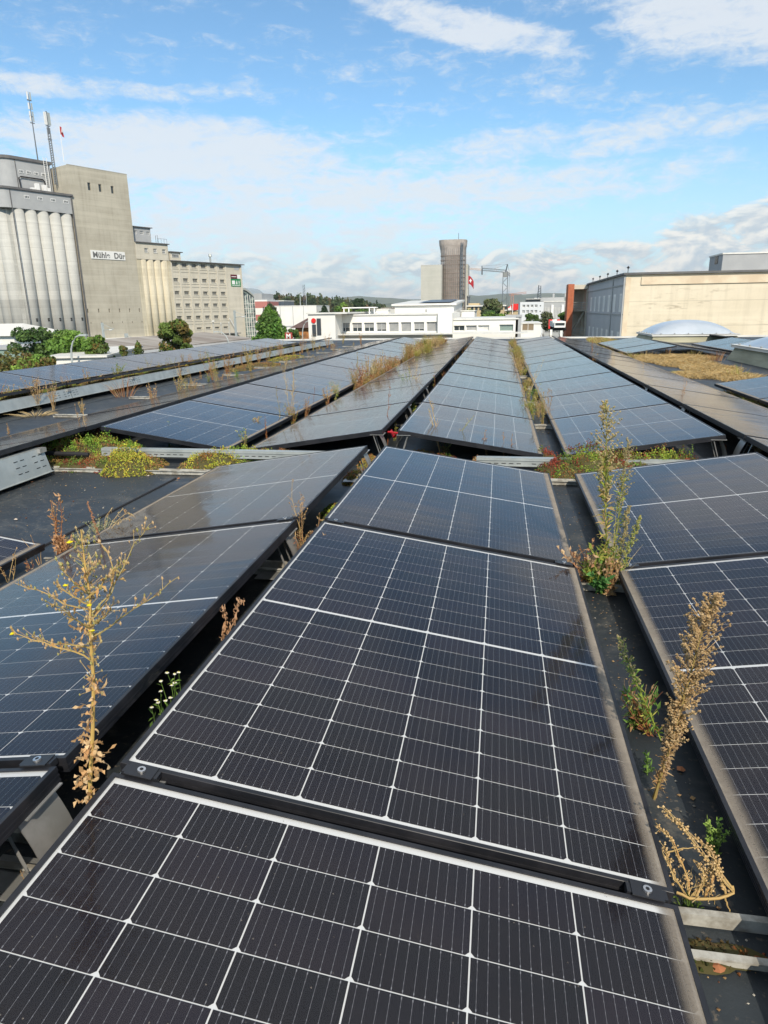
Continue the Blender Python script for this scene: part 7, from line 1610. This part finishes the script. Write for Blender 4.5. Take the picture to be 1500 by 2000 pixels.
for n_, (bx_, by_, tx_, ty_, kind_, lb_) in enumerate((
 (300,790,296,748,0,'thin tan stems before the wind plate, right of the straw clump'), (350,775,352,730,1,'green and tan weed leaning on the brown dusty row'), (415,742,412,700,0,'rusty fan of stems touching the wind plate'),
 (505,712,507,668,0,'ochre stems right of the tallest ochre weeds'), (525,705,524,668,1,'olive weed behind the vent pipe'), (548,700,548,664,0,'tan stems at the right end of the orange sedum'),
 (590,690,590,655,0,'rust stems on the bare strip in the distance'), (612,685,612,652,1,'olive-tan weeds before the emblem block, left clump'), (640,680,640,650,0,'orange-tan weeds before the emblem block, right clump'), (670,672,670,648,1,'pale weeds before the first office window'),
 (705,672,704,650,0,'thin stems at the far end of the wind plates'), (20,800,16,752,1,'olive stems at the far left edge above the wind plate'), (130,775,128,735,0,'bleached tangle on the outer left row'), (200,762,198,728,0,'fine rusty stems behind the wind plate'), (370,722,372,690,0,'rusty stems on the outer left gutter'), (395,718,396,680,1,'mixed green and tan stems on the outer left gutter'),
 (640,792,638,755,0,'rusty base stems beside the round straw tuft'), (720,735,722,690,0,'tan stems at the start of the straw stand'), (745,725,748,685,1,'yellow-tan weed inside the straw stand'), (500,846,500,815,1,'small mixed weed at the panel corner of the left gutter'))):
    PB((*PTS[n_],), lb_, 300+n_, n=12, spread=.3, stemc=(TAN+RUST, OLV+TAN)[kind_], leafc=(TAN+RUST+GOLD, OLV+YGR+TAN)[kind_], nleaf=12, twigs=4, leaf=.034, r=.0026, seedc=TAN+STRAW, seedsz=.0045)
# fallen leaves and stones lying on the sheeting
rng = random.Random(9)
ml = [mat('fallen_leaf', (.36, .14, .06), .8), mat('pale_chip', (.50, .42, .34), .8)]
for i, (q, lb) in enumerate((((-1.538, 3.431, -0.27), 'fallen red-brown leaf on the sheeting below the pale rail'), ((-1.809, 3.483, -0.27), 'pale chip of leaf beside the sedum cushion'), ((-2.583, 3.212, -0.27), 'pale chip left on the wide bare sheeting'), ((-2.059, 2.348, -0.27), 'straw-coloured chip near the panel corner at left'), ((1.186, 0.7, -0.27), 'small fallen leaf in the foreground gutter'), ((1.263, 0.508, -0.27), 'pale pebble in the foreground gutter'), ((1.216, -0.049, -0.27), 'withered orange leaf at the lower right corner'), ((1.189, -0.069, -0.27), 'curled orange leaf left of the withered one'))):
    g = MB(); g.tint = (1, 1, 1); n = 7; r_ = .016 if i not in (6, 7) else .02; vs = [(r_*math.cos(TAU*k/n)*(1 if k % 2 else .6), r_*.6*math.sin(TAU*k/n), .003+.006*rng.random()) for k in range(n)]+[(0, 0, .012)]
    g.add(vs, [(k, (k+1) % n, n) for k in range(n)]); o = g.build('fallen_leaf', ml[i % 2] if i < 4 else ml[0]); o.location = (q[0], q[1], ZR+.001); o.rotation_euler = (0, 0, rng.uniform(0, 6)); tag(o, lb, 'leaf')

# loose silt crumbs, chips and leaf bits lying in the gutters and on the bare sheeting
g = MB(); rng = random.Random(404)
for _ in range(1500):
    q = rng.random()
    if q < .45: x, y = XAl+rng.uniform(.01, W-.01), rng.uniform(-1.5, 6)
    elif q < .85: x, y = rng.uniform(-2.7, -1.3), 1.8+1.75*rng.random()**.7
    else: x, y = rng.uniform(3.7, 5.6), rng.uniform(8, 14)
    s_ = rng.uniform(.0012, .0045)*(2 if rng.random() < .08 else 1); g.tint = vary(rng, TAN+[(.12, .10, .07), (.30, .28, .24), (.45, .42, .36), (.20, .09, .05)], .6, 1.1)
    g.blobby((x, y, ZR+s_*.4), s_, 4, .45, rng)
o = g.build('roof_litter', M_plant, tint=True); o['kind'] = 'stuff'; o['label'] = 'crumbs of silt and leaf litter scattered on the roof sheeting'

for i, (q, lb_) in enumerate((((4.132, 15.643, -0.27), 'upright golden tuft at the left end of the dried grass mat'), ((4.869, 17.05, -0.27), 'rusty-straw tuft under the far panel edge behind the dried grass'), ((5.344, 16.452, -0.27), 'tall straw tuft in the middle of the dried grass, by the panel bracket'), ((5.49, 15.1, -0.27), 'reddish tuft at the near corner of the large skylight'), ((4.774, 11.237, -0.27), 'low golden tuft before the skylight curb'))):
    tuft(q[0], q[1], .26, lb_, n=46, cols=(GOLD+STRAW, RUST+STRAW, STRAW+OLV, RUST+TAN, GOLD+YGR)[i], spread=.5, r=.003, seed=500+i, w0=.16, name='golden_grass_tuft')
# ------------------------------------------------------------------ air
if True:
    hm = bpy.data.materials.new('haze_air'); hm.use_nodes = True; ht = hm.node_tree; ht.nodes.clear()
    hv = ht.nodes.new('ShaderNodeVolumePrincipled'); hv.inputs['Color'].default_value = (.93, .97, 1, 1); hv.inputs['Density'].default_value = 9e-5; hv.inputs['Anisotropy'].default_value = .2
    ho = ht.nodes.new('ShaderNodeOutputMaterial'); ht.links.new(hv.outputs[0], ho.inputs['Volume'])
    g = MB(); g.box(-7400, 7400, -400, 9400, -11.5, 210); o = g.build('haze', hm); o['kind'] = 'stuff'; o['label'] = 'thin bluish haze filling the air'
    C.cycles.volume_step_rate = 10
